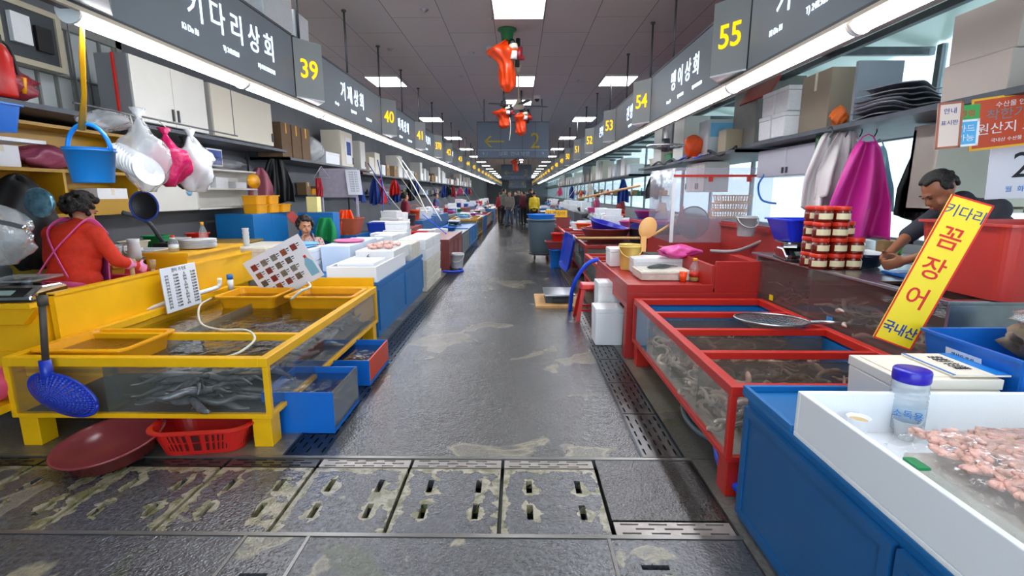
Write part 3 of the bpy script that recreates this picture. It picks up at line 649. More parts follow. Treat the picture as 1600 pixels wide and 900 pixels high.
# a counter or tank standing on the floor; origin at its aisle-side near corner
def tank(loc, w, L, z0, z1, fm, label, side=-1, bars=(), water=True, wm=None, gm=None, rim=.055, rh=.06, feet=True, floorm=None, name='fish_tank', group=None, level=.1, backm=None, xbars=()):
    """w across (away from aisle), L along; side -1 extends to -x"""
    s = -1 if side < 0 else 1
    t = thing(name, label, 'fish tank', (loc[0], loc[1], 0), group=group)
    def bx(mb, a, b, *r): return mb.box(a*s, b*s, *r)
    r = MB()
    bx(r, 0, rim, 0, L, z1-rh, z1); bx(r, w-rim, w, 0, L, z1-rh, z1); bx(r, rim, w-rim, 0, rim, z1-rh, z1); bx(r, rim, w-rim, L-rim, L, z1-rh, z1)
    r.build('rim', fm, t, bev=.004)
    b = MB(); br = .035
    bx(b, 0, br, 0, L, z0, z0+.03); bx(b, w-br, w, 0, L, z0, z0+.03); bx(b, br, w-br, 0, br, z0, z0+.03); bx(b, br, w-br, L-br, L, z0, z0+.03)
    for (cx, cy) in ((0, 0), (w-br, 0), (0, L-br), (w-br, L-br)): bx(b, cx, cx+br, cy, cy+br, z0+.03, z1-rh)
    b.build('lower_frame', fm, t, bev=.003)
    for y in bars:
        q = MB(); bx(q, rim, w-rim, y-.025, y+.025, z1-rh*.9, z1-.004); q.build('crossbar', fm, t, bev=.003)
    q = MB(); bx(q, .02, w-.02, .02, L-.02, z0+.004, z0+.02); q.build('bottom', floorm or M['dgrey'], t)
    g = MB(); a = .012
    bx(g, a, a+.008, .03, L-.03, z0+.03, z1-rh); bx(g, .03, w-.03, a, a+.008, z0+.03, z1-rh)
    g.build('glass_front', gm or M['glass'], t)
    g = MB(); bx(g, w-.03, w-.02, .02, L-.02, z0+.03, z1-rh); bx(g, .03, w-.03, L-.03, L-.02, z0+.03, z1-rh); g.build('back_panel', backm or fm, t)
    if water:
        g = MB(); x0, x1 = sorted((s*.03, s*(w-.032))); y1 = L-.032; zz = z1-rh-level
        g.add([(x0, .03, zz), (x1, .03, zz), (x1, y1, zz), (x0, y1, zz)], [(0, 1, 2, 3)]); g.build('water', wm or M['water'], t)
    if feet:
        for (cx, cy) in ((.02, .02), (w-.14, .02), (.02, L-.14), (w-.14, L-.14)):
            q = MB(); bx(q, cx, cx+.12, cy, cy+.12, 0, z0); q.build('leg', fm, t, bev=.004)
    return t
def counter(loc, w, L, h, m, label, side=-1, doors=0, name='stall_counter', recess=True, group=None, lip=.03):
    s = -1 if side < 0 else 1
    t = thing(name, label, 'counter', (loc[0], loc[1], loc[2] if len(loc) > 2 else 0), group=group)
    q = MB()
    def bx(mb, a, b, *r): return mb.box(a*s, b*s, *r)
    bx(q, .02, w, 0, L, .0, h-.02); q.build('body', m, t, bev=.003)
    q = MB(); bx(q, 0, w, -.005, L+.005, h-.02, h); bx(q, 0, .02, -.005, L+.005, h, h+lip); bx(q, .02, w, -.005, .015, h, h+lip); q.build('top', m, t, bev=.003)
    for i in range(doors):
        a, b = L*i/doors+.02, L*(i+1)/doors-.02
        q = MB(); bx(q, .004, .02, a, b, .08, h-.06); bx(q, -.002, .004, a, a+.03, .08, h-.06); bx(q, -.002, .004, b-.03, b, .08, h-.06); bx(q, -.002, .004, a+.03, b-.03, .08, .11); bx(q, -.002, .004, a+.03, b-.03, h-.09, h-.06)
        q.build('door', m, t)
    return t
def eel_mesh(name, L, r, m, curl, seed):
    rd = random.Random(seed); pts = []; a = rd.random()*6; x = y = 0; z = 0; n = 16; k = curl*(rd.random()*.6+.7)*rd.choice((-1, 1))
    for i in range(n+1):
        pts.append((x, y, .012*sin(i*.9+a))); a += k/n*(1+.8*sin(i*.7+seed)); x += cos(a)*L/n; y += sin(a)*L/n
    rr = [r*(.35+.65*min(1, i/2.5)) if i < 3 else r*(1-((i-3)/(n-3))**1.6*.85) for i in range(n+1)]
    cx = sum(p[0] for p in pts)/len(pts); cy = sum(p[1] for p in pts)/len(pts)
    mb = MB().tube([(p[0]-cx, p[1]-cy, p[2]) for p in pts], rr, 8)
    me = bpy.data.meshes.new(name); me.from_pydata(mb.v, [], mb.f); me.materials.append(m); me.polygons.foreach_set('use_smooth', mb.s); me.update(); return me
def eels(n, box, m, L, r, curl, label, group, seed, rots=(.5, .3), name='eel', ang=None):
    rd = random.Random(seed); ms = [eel_mesh(name, L*(.8+.4*rd.random()), r, m, curl, seed*10+i) for i in range(7)]
    x0, x1, y0, y1, z0, z1 = box
    for i in range(n):
        o = bpy.data.objects.new(name, ms[i % 7]); COL.objects.link(o)
        f = (i/n); o.location = (x0+(x1-x0)*rd.random(), y0+(y1-y0)*rd.random(), z0+(z1-z0)*f)
        o.rotation_euler = ((rd.random()-.5)*rots[0], (rd.random()-.5)*rots[1], rd.random()*6.28 if ang is None else ang[0]+(rd.random()-.5)*ang[1]+(pi if rd.random() < .5 else 0)); tag(o, label, 'eel', group)
# ---------------- people ----------------
def remesh(mb, name, m, parent, vox, it=4):
    o = mb.build('tmp', m); q = o.modifiers.new('r', 'REMESH'); q.mode = 'VOXEL'; q.voxel_size = vox; q.use_smooth_shade = True
    q = o.modifiers.new('s', 'SMOOTH'); q.factor = .6; q.iterations = it
    me = bpy.data.meshes.new_from_object(o.evaluated_get(bpy.context.evaluated_depsgraph_get())); me.materials.clear()
    me.materials.append(m); bpy.data.objects.remove(o); me.polygons.foreach_set('use_smooth', [True]*len(me.polygons))
    o = bpy.data.objects.new(name, me); COL.objects.link(o); o.parent = parent; return o
def caps(mb, a, b, r0, r1, n=12, sy=1):
    a = V(a); b = V(b); mb.tube([a+(a-b).normalized()*r0*.001, a.lerp(b, .33), a.lerp(b, .66), b], [r0, r0*.67+r1*.33, r0*.33+r1*.67, r1], n); mb.ell(a, r0*.995, n=n); mb.ell(b, r1*.995, n=n)
def hand(mb, w, d, nrm, side, curl=.5, s=1.0):
    """wrist w, direction d of palm, nrm palm normal (the side fingers curl toward)"""
    w = V(w); d = V(d).normalized(); nr = V(nrm); nr = (nr-d*nr.dot(d)).normalized(); sd = d.cross(nr)*side
    X = Matrix(((sd.x, d.x, nr.x, 0), (sd.y, d.y, nr.y, 0), (sd.z, d.z, nr.z, 0), (0, 0, 0, 1))); X.translation = w
    mb.ell((0, .045*s, 0), .04*s, .052*s, .015*s, X=X); mb.ell((0, .01*s, 0), .027*s, .03*s, .018*s, X=X)
    for k, (ox, ln) in enumerate(((-.03, .06), (-.011, .072), (.009, .077), (.028, .068))):
        a = X @ V((ox*s, .082*s, 0)); L = ln*s; c = curl*(1+.1*k)
        d1 = (d*cos(c)+nr*sin(c)); d2 = (d*cos(c*2.2)+nr*sin(c*2.2)); d3 = (d*cos(c*3)+nr*sin(c*3))
        b = a+d1*L*.45; e = b+d2*L*.32; g = e+d3*L*.25
        caps(mb, a-d*.02*s, b, .0095*s, .009*s, 8); caps(mb, b, e, .009*s, .0082*s, 8); caps(mb, e, g, .0082*s, .0072*s, 8)
    a = X @ V((.03*s, .02*s, .004)); b = a+(sd*.7+d*.6+nr*.3)*.038*s; e = b+(sd*.2+d*.8+nr*.5).normalized()*.032*s
    caps(mb, a, b, .013*s, .0105*s, 8); caps(mb, b, e, .0105*s, .0085*s, 8)
def figure(label, loc, rz, J=None, skin=None, top=None, bottom=None, hairm=None, hair='short', vox=.012, cat='person', apron=None, curl=.5, palms=None, mouth='lips', sleeves=1.0, extra=None, shoe=None, sx=1.0, gloves=None):
    """faces +y locally; J overrides joints"""
    D = dict(pel=(0, 0, .93), chest=(0, 0, 1.22), neck=(0, -.005, 1.42), head=(0, .02, 1.56), look=(0, 1, 0), up=(0, 0, 1),
             shR=(.17, 0, 1.37), elR=(.21, -.02, 1.1), wrR=(.19, .1, .88), shL=(-.17, 0, 1.37), elL=(-.21, -.02, 1.1), wrL=(-.19, .1, .88),
             hiR=(.09, 0, .9), knR=(.1, .03, .49), anR=(.1, -.01, .08), hiL=(-.09, 0, .9), knL=(-.1, .03, .49), anL=(-.1, -.01, .08))
    D.update(J or {}); D = {k: V(v) for k, v in D.items()}
    t = thing('person', label, cat, loc, rz); skin = skin or M['skin']
    look = D['look'].normalized(); up = (D['up']-look*D['up'].dot(look)).normalized(); rt = look.cross(up)
    HX_ = Matrix(((rt.x, look.x, up.x, 0), (rt.y, look.y, up.y, 0), (rt.z, look.z, up.z, 0), (0, 0, 0, 1))); HX_.translation = D['head']
    b = MB()
    def torso(mb, g=0):
        p, c, n = D['pel'], D['chest'], D['neck']; ax = (c-p).normalized(); side = (D['shR']-D['shL']).normalized(); f = side.cross(ax).normalized()*-1; side = ax.cross(f)*-1
        X = Matrix(((side.x, f.x, ax.x, 0), (side.y, f.y, ax.y, 0), (side.z, f.z, ax.z, 0), (0, 0, 0, 1)))
        for cc, rx, ry, rr in ((p, .165, .125, .13), (p.lerp(c, .5), .145, .115, .16), (c, .165, .12, .17), (c.lerp(n, .55), .14, .1, .11)):
            Y = X.copy(); Y.translation = cc; mb.ell((0, 0, 0), (rx+g)*sx, (ry+g)*sx, rr+g, n=20, X=Y)
        caps(mb, D['shL'], D['shR'], .062+g, .062+g, 12)
    torso(b); caps(b, D['neck']+V((0, 0, -.05)), D['head']+up*-.05, .058, .052)
    b.ell((0, -.012, .035), .076, .094, .088, X=HX_, n=20); b.ell((0, .02, -.035), .062, .07, .082, X=HX_, n=20); b.ell((0, .05, -.082), .032, .032, .03, X=HX_)
    b.ell((0, .095, -.018), .012, .02, .022, X=HX_); b.ell((0, .088, .004), .009, .012, .025, X=HX_)
    for s in (-1, 1):
        b.ell((s*.077, -.005, -.01), .01, .02, .032, X=HX_); b.ell((s*.038, .062, -.035), .024, .02, .022, X=HX_)
    b.ell((0, .083, .032), .045, .014, .01, X=HX_); b.ell((0, .082, -.06), .024, .014, .012, X=HX_)
    for k, s in (('R', 1), ('L', -1)):
        caps(b, D['sh'+k], D['el'+k], .05, .04); caps(b, D['el'+k], D['wr'+k], .039, .026)
        d = (D['wr'+k]-D['el'+k]).normalized()
        if gloves is None: pn = (palms or {}).get(k, (V((-s, 0, 0)), d)); hand(b, D['wr'+k], pn[1] if pn[1] is not None else d, pn[0], s, curl)
        caps(b, D['hi'+k], D['kn'+k], .08, .055); caps(b, D['kn'+k], D['an'+k], .052, .036); caps(b, D['an'+k]+V((0, -.01, -.035)), D['an'+k]+V((0, .15, -.045)), .038, .03)
    remesh(b, 'body', skin, t, vox)
    if top:
        c = MB(); torso(c, .014)
        for k in 'RL':
            e = D['el'+k]; w = e.lerp(D['wr'+k], .88*sleeves if sleeves > .3 else .01)
            caps(c, D['sh'+k], e, .066, .056)
            if sleeves > .3: caps(c, e, w, .055, .042)
        caps(c, D['neck']+V((0, 0, -.03)), D['neck']+V((0, 0, .012)), .075, .068)
        remesh(c, 'jacket', top, t, vox)
    if bottom:
        c = MB(); c.ell(D['pel'], .178*sx, .14*sx, .13, n=20)
        for k in 'RL': caps(c, D['hi'+k], D['kn'+k], .097, .07); caps(c, D['kn'+k], D['an'+k]+V((0, 0, .03)), .068, .055)
        remesh(c, 'trousers', bottom, t, vox)
    if shoe is not False:
        for k in 'RL':
            c = MB(); caps(c, D['an'+k]+V((0, -.02, -.03)), D['an'+k]+V((0, .16, -.04)), .048, .04); o = remesh(c, 'shoe', shoe or M['black'], t, max(vox, .012))
    if gloves:
        for k, s in (('R', 1), ('L', -1)):
            c = MB(); d = (D['wr'+k]-D['el'+k]).normalized(); hand(c, D['wr'+k], d, V((-s, .3, 0)), s, curl, 1.08); caps(c, D['el'+k].lerp(D['wr'+k], .45), D['wr'+k], .05, .036)
            remesh(c, 'glove', gloves, t, min(vox, .008), 2)
    rd = random.Random(5); h = MB()
    if hair == 'curly':
        for i in range(190):
            a = rd.random()*2*pi; e = rd.uniform(-.6, 1.57); w_ = rd.uniform(.93, 1.1); q = V((cos(a)*cos(e), sin(a)*cos(e), sin(e)))
            if q.y > .35 and q.z < .62: continue
            if q.z < 0 and q.y > .1: continue
            h.ell((q.x*.1*w_, q.y*.12*w_-.018, q.z*.114*w_+.032), rd.uniform(.017, .03), n=8, X=HX_)
    else:
        for i in range(200):
            a = rd.random()*2*pi; e = rd.uniform(-.45 if hair == 'short' else -.8, 1.57); q = V((cos(a)*cos(e), sin(a)*cos(e), sin(e)))
            if q.y > .25 and q.z < .66: continue
            if q.z < .0 and q.y > -.1: continue
            h.ell((q.x*.079, q.y*.097-.013, q.z*.092+.036), .017, n=8, X=HX_)
        if hair == 'cap': h = MB().ell((0, -.005, .06), .09, .11, .085, X=HX_, n=20).ell((0, .11, .045), .07, .07, .012, X=HX_)
        if hair == 'bun': h.ell((0, -.12, .03), .04, n=10, X=HX_)
    remesh(h, 'hair' if hair != 'cap' else 'cap', hairm or (M['curls'] if hair == 'curly' else M['hair']), t, .009 if vox < .02 else .018, 0 if hair == 'curly' else 2)
    if vox < .02:
        e = MB(); [e.ell((s*.031, .082, .012), .013, .006, .0035, X=HX_) for s in (-1, 1)]; e.build('eyes', M['ink'], t)
        e = MB(); [e.ell((s*.032, .088, .034), .017, .005, .004, X=HX_) for s in (-1, 1)]; e.build('eyebrows', M['hair'], t)
        MB().ell((0, .094, -.056), .02, .006, .0045, X=HX_).ell((0, .092, -.064), .016, .006, .005, X=HX_).build('lips', mat('lips', 'a8504a', .4), t)
    if apron:
        c = MB(); p, ch = D['pel'], D['chest']
        def fn(u, v):
            q = ch.lerp(p, v*1.9); a = (u-.5)*2.2; w_ = .16+.05*v; return (q.x+sin(a)*w_*1.12*sx, q.y+cos(a)*(w_*.98)*sx, q.z+.02)
        MB().sheet(fn, 16, 12).build('apron', apron, t, sol=.006)
        for s in (1, -1):
            a = D['sh'+('R' if s > 0 else 'L')]; n_ = D['neck']; q = [ch+V((s*.09, .165*sx, .08)), a.lerp(n_, .45)+V((0, .06, .075)), a.lerp(n_, .4)+V((0, -.03, .085)), a.lerp(n_, .45)+V((0, -.115*sx, .0)), ch+V((0, -.155*sx, -.02)), D['pel']+V((-s*.13, -.135*sx, .06))]
            MB().tube(smooth(q, 5), .022, 8, flat=.3).build('strap', apron, t)
    return t
# ---------------- left stall with the yellow tank ----------------
def fit(a, b, pb, pt, y=None, z=None):
    """front face of a thing standing between photo columns a..b: returns centre x, y, z, width, height"""
    if y is None: y = P(a, pb, z=z).y
    p0 = P(a, pb, y=y); p1 = P(b, pb, y=y); q = P((a+b)/2, pt, y=y); zz = z if z is not None else (p0.z+p1.z)/2
    return (p0.x+p1.x)/2, y, zz, abs(p1.x-p0.x), max(.01, q.z-zz)
def fbox(a, b, pb, pt, label, d=.35, y=None, z=None, **k):
    x, y, z, w, h = fit(a, b, pb, pt, y, z); return foam_box((x, y+d/2, z), w, d, h, label, **k)
TK = tank((-1.55, 2.92), 1.66, 2.43, .2, .6, M['yellow'], 'large yellow-framed glass fish tank at the near left', bars=(.58,), floorm=M['dgrey'], wm=M['water'], backm=M['yellow'], level=.05)
q = MB().box(-1.06, -1.05, .03, 2.4, .23, .54); q.build('partition', M['glassd'], TK)
MB().box(-1.62, -1.07, .1, .12, .44, .54).build('inner_panel', M['yellow'], TK)
def tray(x, y, hx, hy, label):
    t = thing('tank_tray', label, 'tray', (x, y, .49), group='yellow trays set in the tank')
    MB().tub((hx*.92, hy*.92), (hx, hy), .125, .008, .028).build('shell', M['ytub'], t)
    MB().add([(-hx*.94, -hy*.94, .07), (hx*.94, -hy*.94, .07), (hx*.94, hy*.94, .07), (-hx*.94, hy*.94, .07)], [(0, 1, 2, 3)]).build('water', glassy('tray_water', '5a4a22', .5, .05, .7, 20, 1.33, .1), t)
tray(-2.83, 3.28, .29, .24, 'yellow tray in the near left corner of the tank')
tray(-2.66, 4.94, .28, .22, 'yellow tray at the far left of the tank')
tray(-1.94, 4.94, .32, .22, 'yellow tray at the far right of the tank')
eels(64, (-2.26, -1.94, 3.0, 3.34, .25, .47), M['eel'], .56, .027, .9, 'thick dark grey live eel behind the front glass of the yellow tank', 'dark eels in the yellow tank', 3, (.4, .28), ang=(0, 1.1))
eels(44, (-2.2, -1.8, 3.5, 4.6, .25, .42), M['eel'], .6, .026, .9, 'dark grey eel lying deeper inside the yellow tank', 'eels deeper in the yellow tank', 4, (.3, .2), ang=(1.3, .9))
def fish(loc, L, rz, label, m=None, rx=0):
    t = MB(); n = 10; pr = [(0, .002), (.08, .06), (.2, .11), (.38, .13), (.6, .1), (.78, .05), (.86, .03)]
    t.tube([(a*L, 0, 0) for a, b in pr], [b*L for a, b in pr], 12, flat=.45)
    t.prism([(.84*L, 0), (1.0*L, .1*L), (.95*L, 0), (1.0*L, -.1*L)], -.004, .004, 'y'); t.prism([(.3*L, .12*L), (.45*L, .2*L), (.65*L, .1*L)], -.003, .003, 'y')
    return solo(t, 'fish', m or mat('fish_skin', '5f6466', .25, var=.4, vs=20, coat=.3), label, 'fish', loc, rot=(rx, 0, rz), group='large fish in the yellow tank')
for i, (x, y, z, a) in enumerate([(-1.72, 4.0, .38, 1.4), (-1.66, 4.7, .34, 1.8), (-1.8, 4.35, .44, 1.2), (-2.0, 4.6, .36, .6), (-1.75, 5.1, .42, 4.5)]):
    fish((x, y, z), .5, a, 'large grey fish swimming along the aisle-side glass of the yellow tank')
mb = MB().box(-.02, .02, 0, 2.75, 0, .34).box(-.03, .03, 0, 2.75, .33, .35); solo(mb, 'tank_backboard', M['yellow'], 'long yellow upright board along the back of the tank', 'board', (-3.24, 3.35, .57))
mb = MB().box(0, .44, 0, .5, 0, .62).box(-.06, .47, -.1, .5, .62, .655).prism([(-.06, .62), (.47, .62), (.36, .5), (.05, .5)], -.06, -.001, 'y'); mb.box(-.3, .47, -.02, -.001, -.0, .3)
solo(mb, 'end_cabinet', M['yellow'], 'yellow end cabinet with shelf carrying the silver scale', 'cabinet', (-3.72, 3.3, .22), bev=.004)
mb = MB().box(0, .4, 0, .95, 0, .42).box(-.02, .43, -.02, .97, .42, .45); solo(mb, 'raised_yellow_box', M['yellow'], 'raised yellow box behind the tank holding plates', 'box', (-3.62, 4.78, .58))
mb = MB().box(0, .36, 0, 1.45, 0, .575); solo(mb, 'back_bench', M['yellow'], 'low yellow bench under the raised yellow box', 'bench', (-3.62, 4.7, 0))
mb = MB().box(-.42, .36, 0, .03, 0, .12); solo(mb, 'tank_end_board', M['yellow'], 'short yellow board closing the far end of the tank', 'board', (-1.95, 5.37, .57), bev=.003)
sc = scale_((-3.46, 3.40, .876), .12, 'silver weighing scale with clear tray on yellow shelf', M['clearp'], .98)
# white water pipe
hose([P(132, 520, y=3.6), P(124, 515, y=3.65), P(150, 508, y=3.72), P(250, 476, y=4.35), P(330, 452, y=5.0), P(342, 446, y=5.1), P(343, 435, y=5.1)], .022, M['white'], 'white plastic water pipe along the yellow board', 'water_pipe', 5)
solo(MB().cyl((0, 0, 0), (0, 0, .11), .028).cyl((0, 0, .11), (0, 0, .16), .031, m=1), 'pipe_stub', [M['white'], M['bluet']], 'short white pipe with blue cap behind the tank', 'pipe', P(361, 452, y=5.2))
hose([P(330, 466, z=.6), P(312, 478, z=.62), P(314, 505, z=.6), P(345, 515, z=.61), P(385, 516, z=.64), P(398, 530, z=.62), P(375, 550, z=.6), P(345, 560, z=.55)], .008, M['rope'], 'thin white air hose looping over the tank', 'hose', 6)
hose([P(455, 468, z=.62), P(470, 455, z=.7), P(485, 448, z=.72), P(480, 440, z=.66)], .012, M['rope'], 'short clear hose at the far end of tank', 'hose', 6)
# price list hanging on the board
def flat_sign(name, label, cat, c, u, v, w, h, m, th=.008, group=None):
    """a sheet: centre c, u along width, v along height"""
    t = thing(name, label, cat, c, group=group); X = fr((0, 0, 0), u, v); X4 = X
    MB().box(-w/2, w/2, -h/2, h/2, -th, 0, X=X4).build('sheet', m, t, bev=.0015); return t, X4
c = (P(250, 420, x=-3.15)+P(303, 480, x=-3.15))/2+V((.04, 0, .02))
t, X = flat_sign('price_board', 'white price list hung over the yellow board', 'sign', c, (0.03, 1, 0), (-.1, .06, 1), .46, .40, mat('placard', 'd9dde2', .4))
for j in range(11):
    for i, s_ in enumerate(('광어', '15,000', '장어', '20,000')):
        text('lettering', s_ if j % 3 else ('우럭', '18,000', '돔', '25,000')[i], .026, M['ink'], t, X @ Matrix.Translation((-.17+i*.115, .12-j*.028, .001)), .0008, 1)
text('heading', '활어 가격표', .04, M['ink'], t, X @ Matrix.Translation((0, .165, .001)), .0008)
c = P(443, 421, y=5.2)
a = R(27); t, X = flat_sign('menu_sheet', 'tilted white menu sheet with rows of seafood photos', 'sign', c, (cos(a), -.05, sin(a)), (-sin(a), -.12, cos(a)), .70, .50, mat('sheet_white', 'e4e6ee', .35))
rc = ['8c2a20', '6e6250', '93502c', '7c7460', '5d5348', '84342e', '7b7b74']
for i in range(5):
    for j in range(4):
        if i == 4 and j > 0: continue
        g = MB().box(-.30+i*.125, -.235+i*.125, .12-j*.095, .185-j*.095, .001, .002, X=X); g.build('food_photo', mat('food_print', rc[(i*3+j*2) % 7], .5, var=.5, vs=60), t)
        g = MB().box(-.23+i*.125, -.195+i*.125, .165-j*.095, .175-j*.095, .001, .002, X=X); g.box(-.23+i*.125, -.20+i*.125, .145-j*.095, .152-j*.095, .001, .002, X=X); g.build('caption', M['ink'], t)
g = MB().prism([(.23, -.2), (.33, -.2), (.33, -.06), (.295, 0), (.265, 0), (.23, -.06)], .001, .002, X=X); g.build('bottle_picture', mat('bottle_print', '7fb4cc', .5), t)
MB().box(.265, .295, 0, .03, .001, .002, X=X).build('bottle_cap_picture', M['redb'], t)
# blue colander with pole in front of the tank
c = P(99, 617, y=2.85); t = thing('colander_scoop', 'blue perforated scoop on a dark pole leaning against tank', 'scoop', c)
def cfn(u, v): a = 2*pi*u; r = .2*v; return (r*cos(a)*1.0, -.085*(1-v*v)-.0, r*sin(a)*.62-.06*cos(a)*r/.2)
mb = MB(); nu, nv = 44, 12
for j in range(nv):
    for i in range(nu):
        u0, u1, v0, v1 = i/nu, (i+1)/nu, j/nv, (j+1)/nv
        hole = (3 <= j <= 9) and (i % 2 == 0)
        if hole:
            um = (u0+u1)/2; 
            a0, a1 = u0+(u1-u0)*.25, u1-(u1-u0)*.25; b0, b1 = v0+(v1-v0)*.3, v1-(v1-v0)*.3
            qs = [cfn(*p) for p in ((u0, v0), (u1, v0), (u1, v1), (u0, v1), (a0, b0), (a1, b0), (a1, b1), (a0, b1))]
            mb.add(qs, [(0, 1, 5, 4), (1, 2, 6, 5), (2, 3, 7, 6), (3, 0, 4, 7)], 0, True)
        else: mb.add([cfn(*p) for p in ((u0, v0), (u1, v0), (u1, v1), (u0, v1))], [(0, 1, 2, 3)], 0, True)
mb.tube([(.2*cos(a), 0, .124*sin(a)-.06*cos(a)) for a in [2*pi*i/32 for i in range(33)]], .011, 8, cap=False)
mb.build('bowl', mat('plastic', '1b35a8', .3), t, sol=.003)
top = P(65, 462, y=2.86)-c; bot = P(72, 575, y=2.85)-c
MB().cyl(top, bot, .018).cyl(top-V((0, 0, .06)), top, .026).build('pole', mat('worn_pole', '4a4038', .6, var=.3, vs=10), t)
MB().cyl(bot+V((0, 0, .05)), bot-V((0, 0, .1)), .03, .035).build('socket', mat('plastic', '1b35a8', .3), t)
# basins below the tank
basin(V((-2.47, 2.79, .03)), .285, .115, mat('plastic', '84383a', .2), 'wide brown plastic basin tilted under the yellow tank', rot=(R(7), R(-5), .15), rb=.8)
sieve_tub(V((-2.0, 2.99, .004)), .29, .19, .17, M['redb'], 'red slotted plastic basket under the yellow tank', R(8))
# low boxes at the drain
def lowbox(x0, x1, y0, y1, h, fm, sm, label):
    t = thing('low_tank', label, 'fish tank', (x0, y0, 0), group='low open tanks beside the drain'); w = x1-x0; L = y1-y0
    MB().box(0, w, 0, .012, .0, h).box(0, w, L-.012, L, 0, h).box(0, .012, .012, L-.012, 0, h).box(0, w, .012, L-.012, 0, .03).build('body', fm, t)
    MB().box(w-.012, w, .012, L-.012, .03, h).build('aisle_side', sm, t)
    MB().add([(.012, .012, h-.05), (w-.012, .012, h-.05), (w-.012, L-.012, h-.05), (.012, L-.012, h-.05)], [(0, 1, 2, 3)]).build('water', M['water'], t)
    MB().lathe([(.001, .02), (.08, .04), (.12, .07), (.1, .12), (.001, .16)], 12, wob=.2, X=Matrix.Translation((w*.55, L*.45, .02))).build('shellfish_heap', mat('shells', '6a4a38', .6, var=.5, vs=30, bump=1, bs=30), t)
lowbox(-1.72, -1.24, 3.13, 3.65, .29, M['bluet'], M['glassd'], 'low blue box tank with glass side by the drain')
lowbox(-1.75, -1.25, 3.98, 4.6, .22, M['bluet'], paint('c8401f'), 'low box tank with orange-red side by the drain')
# ---------------- left back area of the first stall ----------------
shelf(-4.65, -3.88, 2.6, 8.6, 2.31, 'long dark metal shelf above the near left stall', posts=((-4.5, 8.5),))
shelf(-4.65, -3.88, 8.7, 13.5, 2.2, 'dark metal shelf over the stall below sign 40', posts=((-4.5, 13.4),))
wcab(-4.25, -3.9, 5.28, 6.5, 2.33, 2.98, 'white double-door wall cabinet with grey side, nearer one', 2, side=-1, sidem=M['cabg'])
wcab(-4.25, -3.9, 6.62, 8.2, 2.33, 2.98, 'cream wall cabinet beyond the grey-sided one', 1, side=-1, m=mat('cabinet_cream', 'd6cdb9', .45), sidem=mat('cabinet_side', 'a9a6a2', .5))
solo(MB().box(-.01, .01, -.01, .01, 0, .66), 'red_cable', M['redb'], 'thin red cable running down the grey cabinet side', 'cable', (-4.05, 5.26, 2.32))
# meter box on the near wall
c = P(45, 55, x=-4.5); t = thing('meter_box', 'cream framed electric meter box high on left wall', 'meter box', c)
MB().box(-.1, 0, -.33, .33, -.27, .27).build('case', mat('old_cream', 'b9b098', .5), t, bev=.01)
MB().box(0, .03, -.33, .33, -.27, -.22).box(0, .03, -.33, .33, .22, .27).box(0, .03, -.33, -.27, -.22, .22).box(0, .03, .27, .33, -.22, .22).build('door_frame', mat('old_cream', 'b9b098', .5), t)
MB().box(.0, .01, -.27, .27, -.22, .22).build('glass', M['dgrey'], t); MB().box(.01, .05, -.2, -.02, -.1, .15).build('meter', M['white'], t); MB().box(.01, .04, .04, .2, -.12, .1).build('wiring_block', M['black'], t)
# fire extinguisher
c = P(8, 148, x=-3.97); c.z = 2.33; t = thing('fire_extinguisher', 'red fire extinguisher standing on the high left shelf', 'fire extinguisher', c)
MB().lathe([(.07, 0), (.08, .02), (.08, .3), (.05, .37), (.02, .4), (.001, .4)], 20).build('cylinder', M['redb'], t)
MB().box(-.02, .02, -.07, .03, .4, .46).build('valve', M['black'], t); MB().tube(smooth([(0, .03, .42), (0, .1, .38), (.02, .11, .2), (.02, .1, .1)]), .012).build('hose', M['black'], t); MB().lathe([(.015, 0), (.03, .12), (.0, .12)], 12, X=Matrix.Translation((.03, .13, .05))).build('nozzle', M['ytub'], t)
lump(V((-4.1, 4.05, 2.32)), .16, .36, .14, mat('red_bag_film', '8e2b36', .3, bump=.7, bs=25), 'crumpled red plastic bag on the high left shelf', seed=4, wob=.25)
# yellow shelf unit
t = thing('shelf_unit', 'dull yellow open shelf unit behind the woman', 'shelf unit', (-4.6, 3.95, 1.38)); YM = paint('b88a12')
MB().box(0, .32, 0, .03, 0, .84).box(0, .32, 1.72, 1.75, 0, .84).box(0, .32, .8, .83, .0, .42).box(0, .01, .03, 1.72, 0, .84).build('frame', YM, t)
for z in (0, .41, .81): MB().box(0, .33, 0, 1.75, z, z+.03).build('shelf_board', YM, t)
MB().box(.3, .33, .85, 1.72, .03, .16).build('drawer_front', YM, t)
t = thing('shelf_unit', 'white two-tier wall shelf right of yellow shelf unit', 'shelf unit', (-4.6, 6.75, 1.38)); 
MB().box(0, .3, 0, .02, 0, .56).box(0, .3, 1.55, 1.57, 0, .56).box(0, .01, 0, 1.57, 0, .56).build('frame', M['cab'], t)
for z in (0, .27, .54): MB().box(0, .31, -.0, 1.57, z, z+.025).build('shelf_board', M['cab'], t)
wcab(-4.6, -4.28, 5.75, 6.72, 1.38, 1.92, 'plain white low wall cabinet between the shelf units', 1, side=-1, handle=False)
for i, (y, h) in enumerate([(6.95, .12), (7.4, .16), (7.9, .1)]): foam_box((-4.42, y, 1.672), .2, .32, h, f'small white foam carton on the white two-tier shelf, {ords[i]} from left', lid=False, group='cartons on white shelf')
solo(MB().box(-.02, .0, -.18, .18, -.12, .12).box(0, .002, -.16, .16, -.1, .1, m=1), 'notice', [M['white'], mat('blue_print', '24479c', .5)], 'small blue and white notice above the white shelf', 'notice', P(336, 246, x=-4.3))
t = solo(MB().lathe([(.001, 0), (.05, 0), (.05, .005), (.001, .005)], 20, X=Matrix.Rotation(pi/2, 4, 'Y')), 'sticker', M['lblue'], 'round blue sticker on the white low cabinet', 'sticker', (-4.272, 6.55, 1.62))
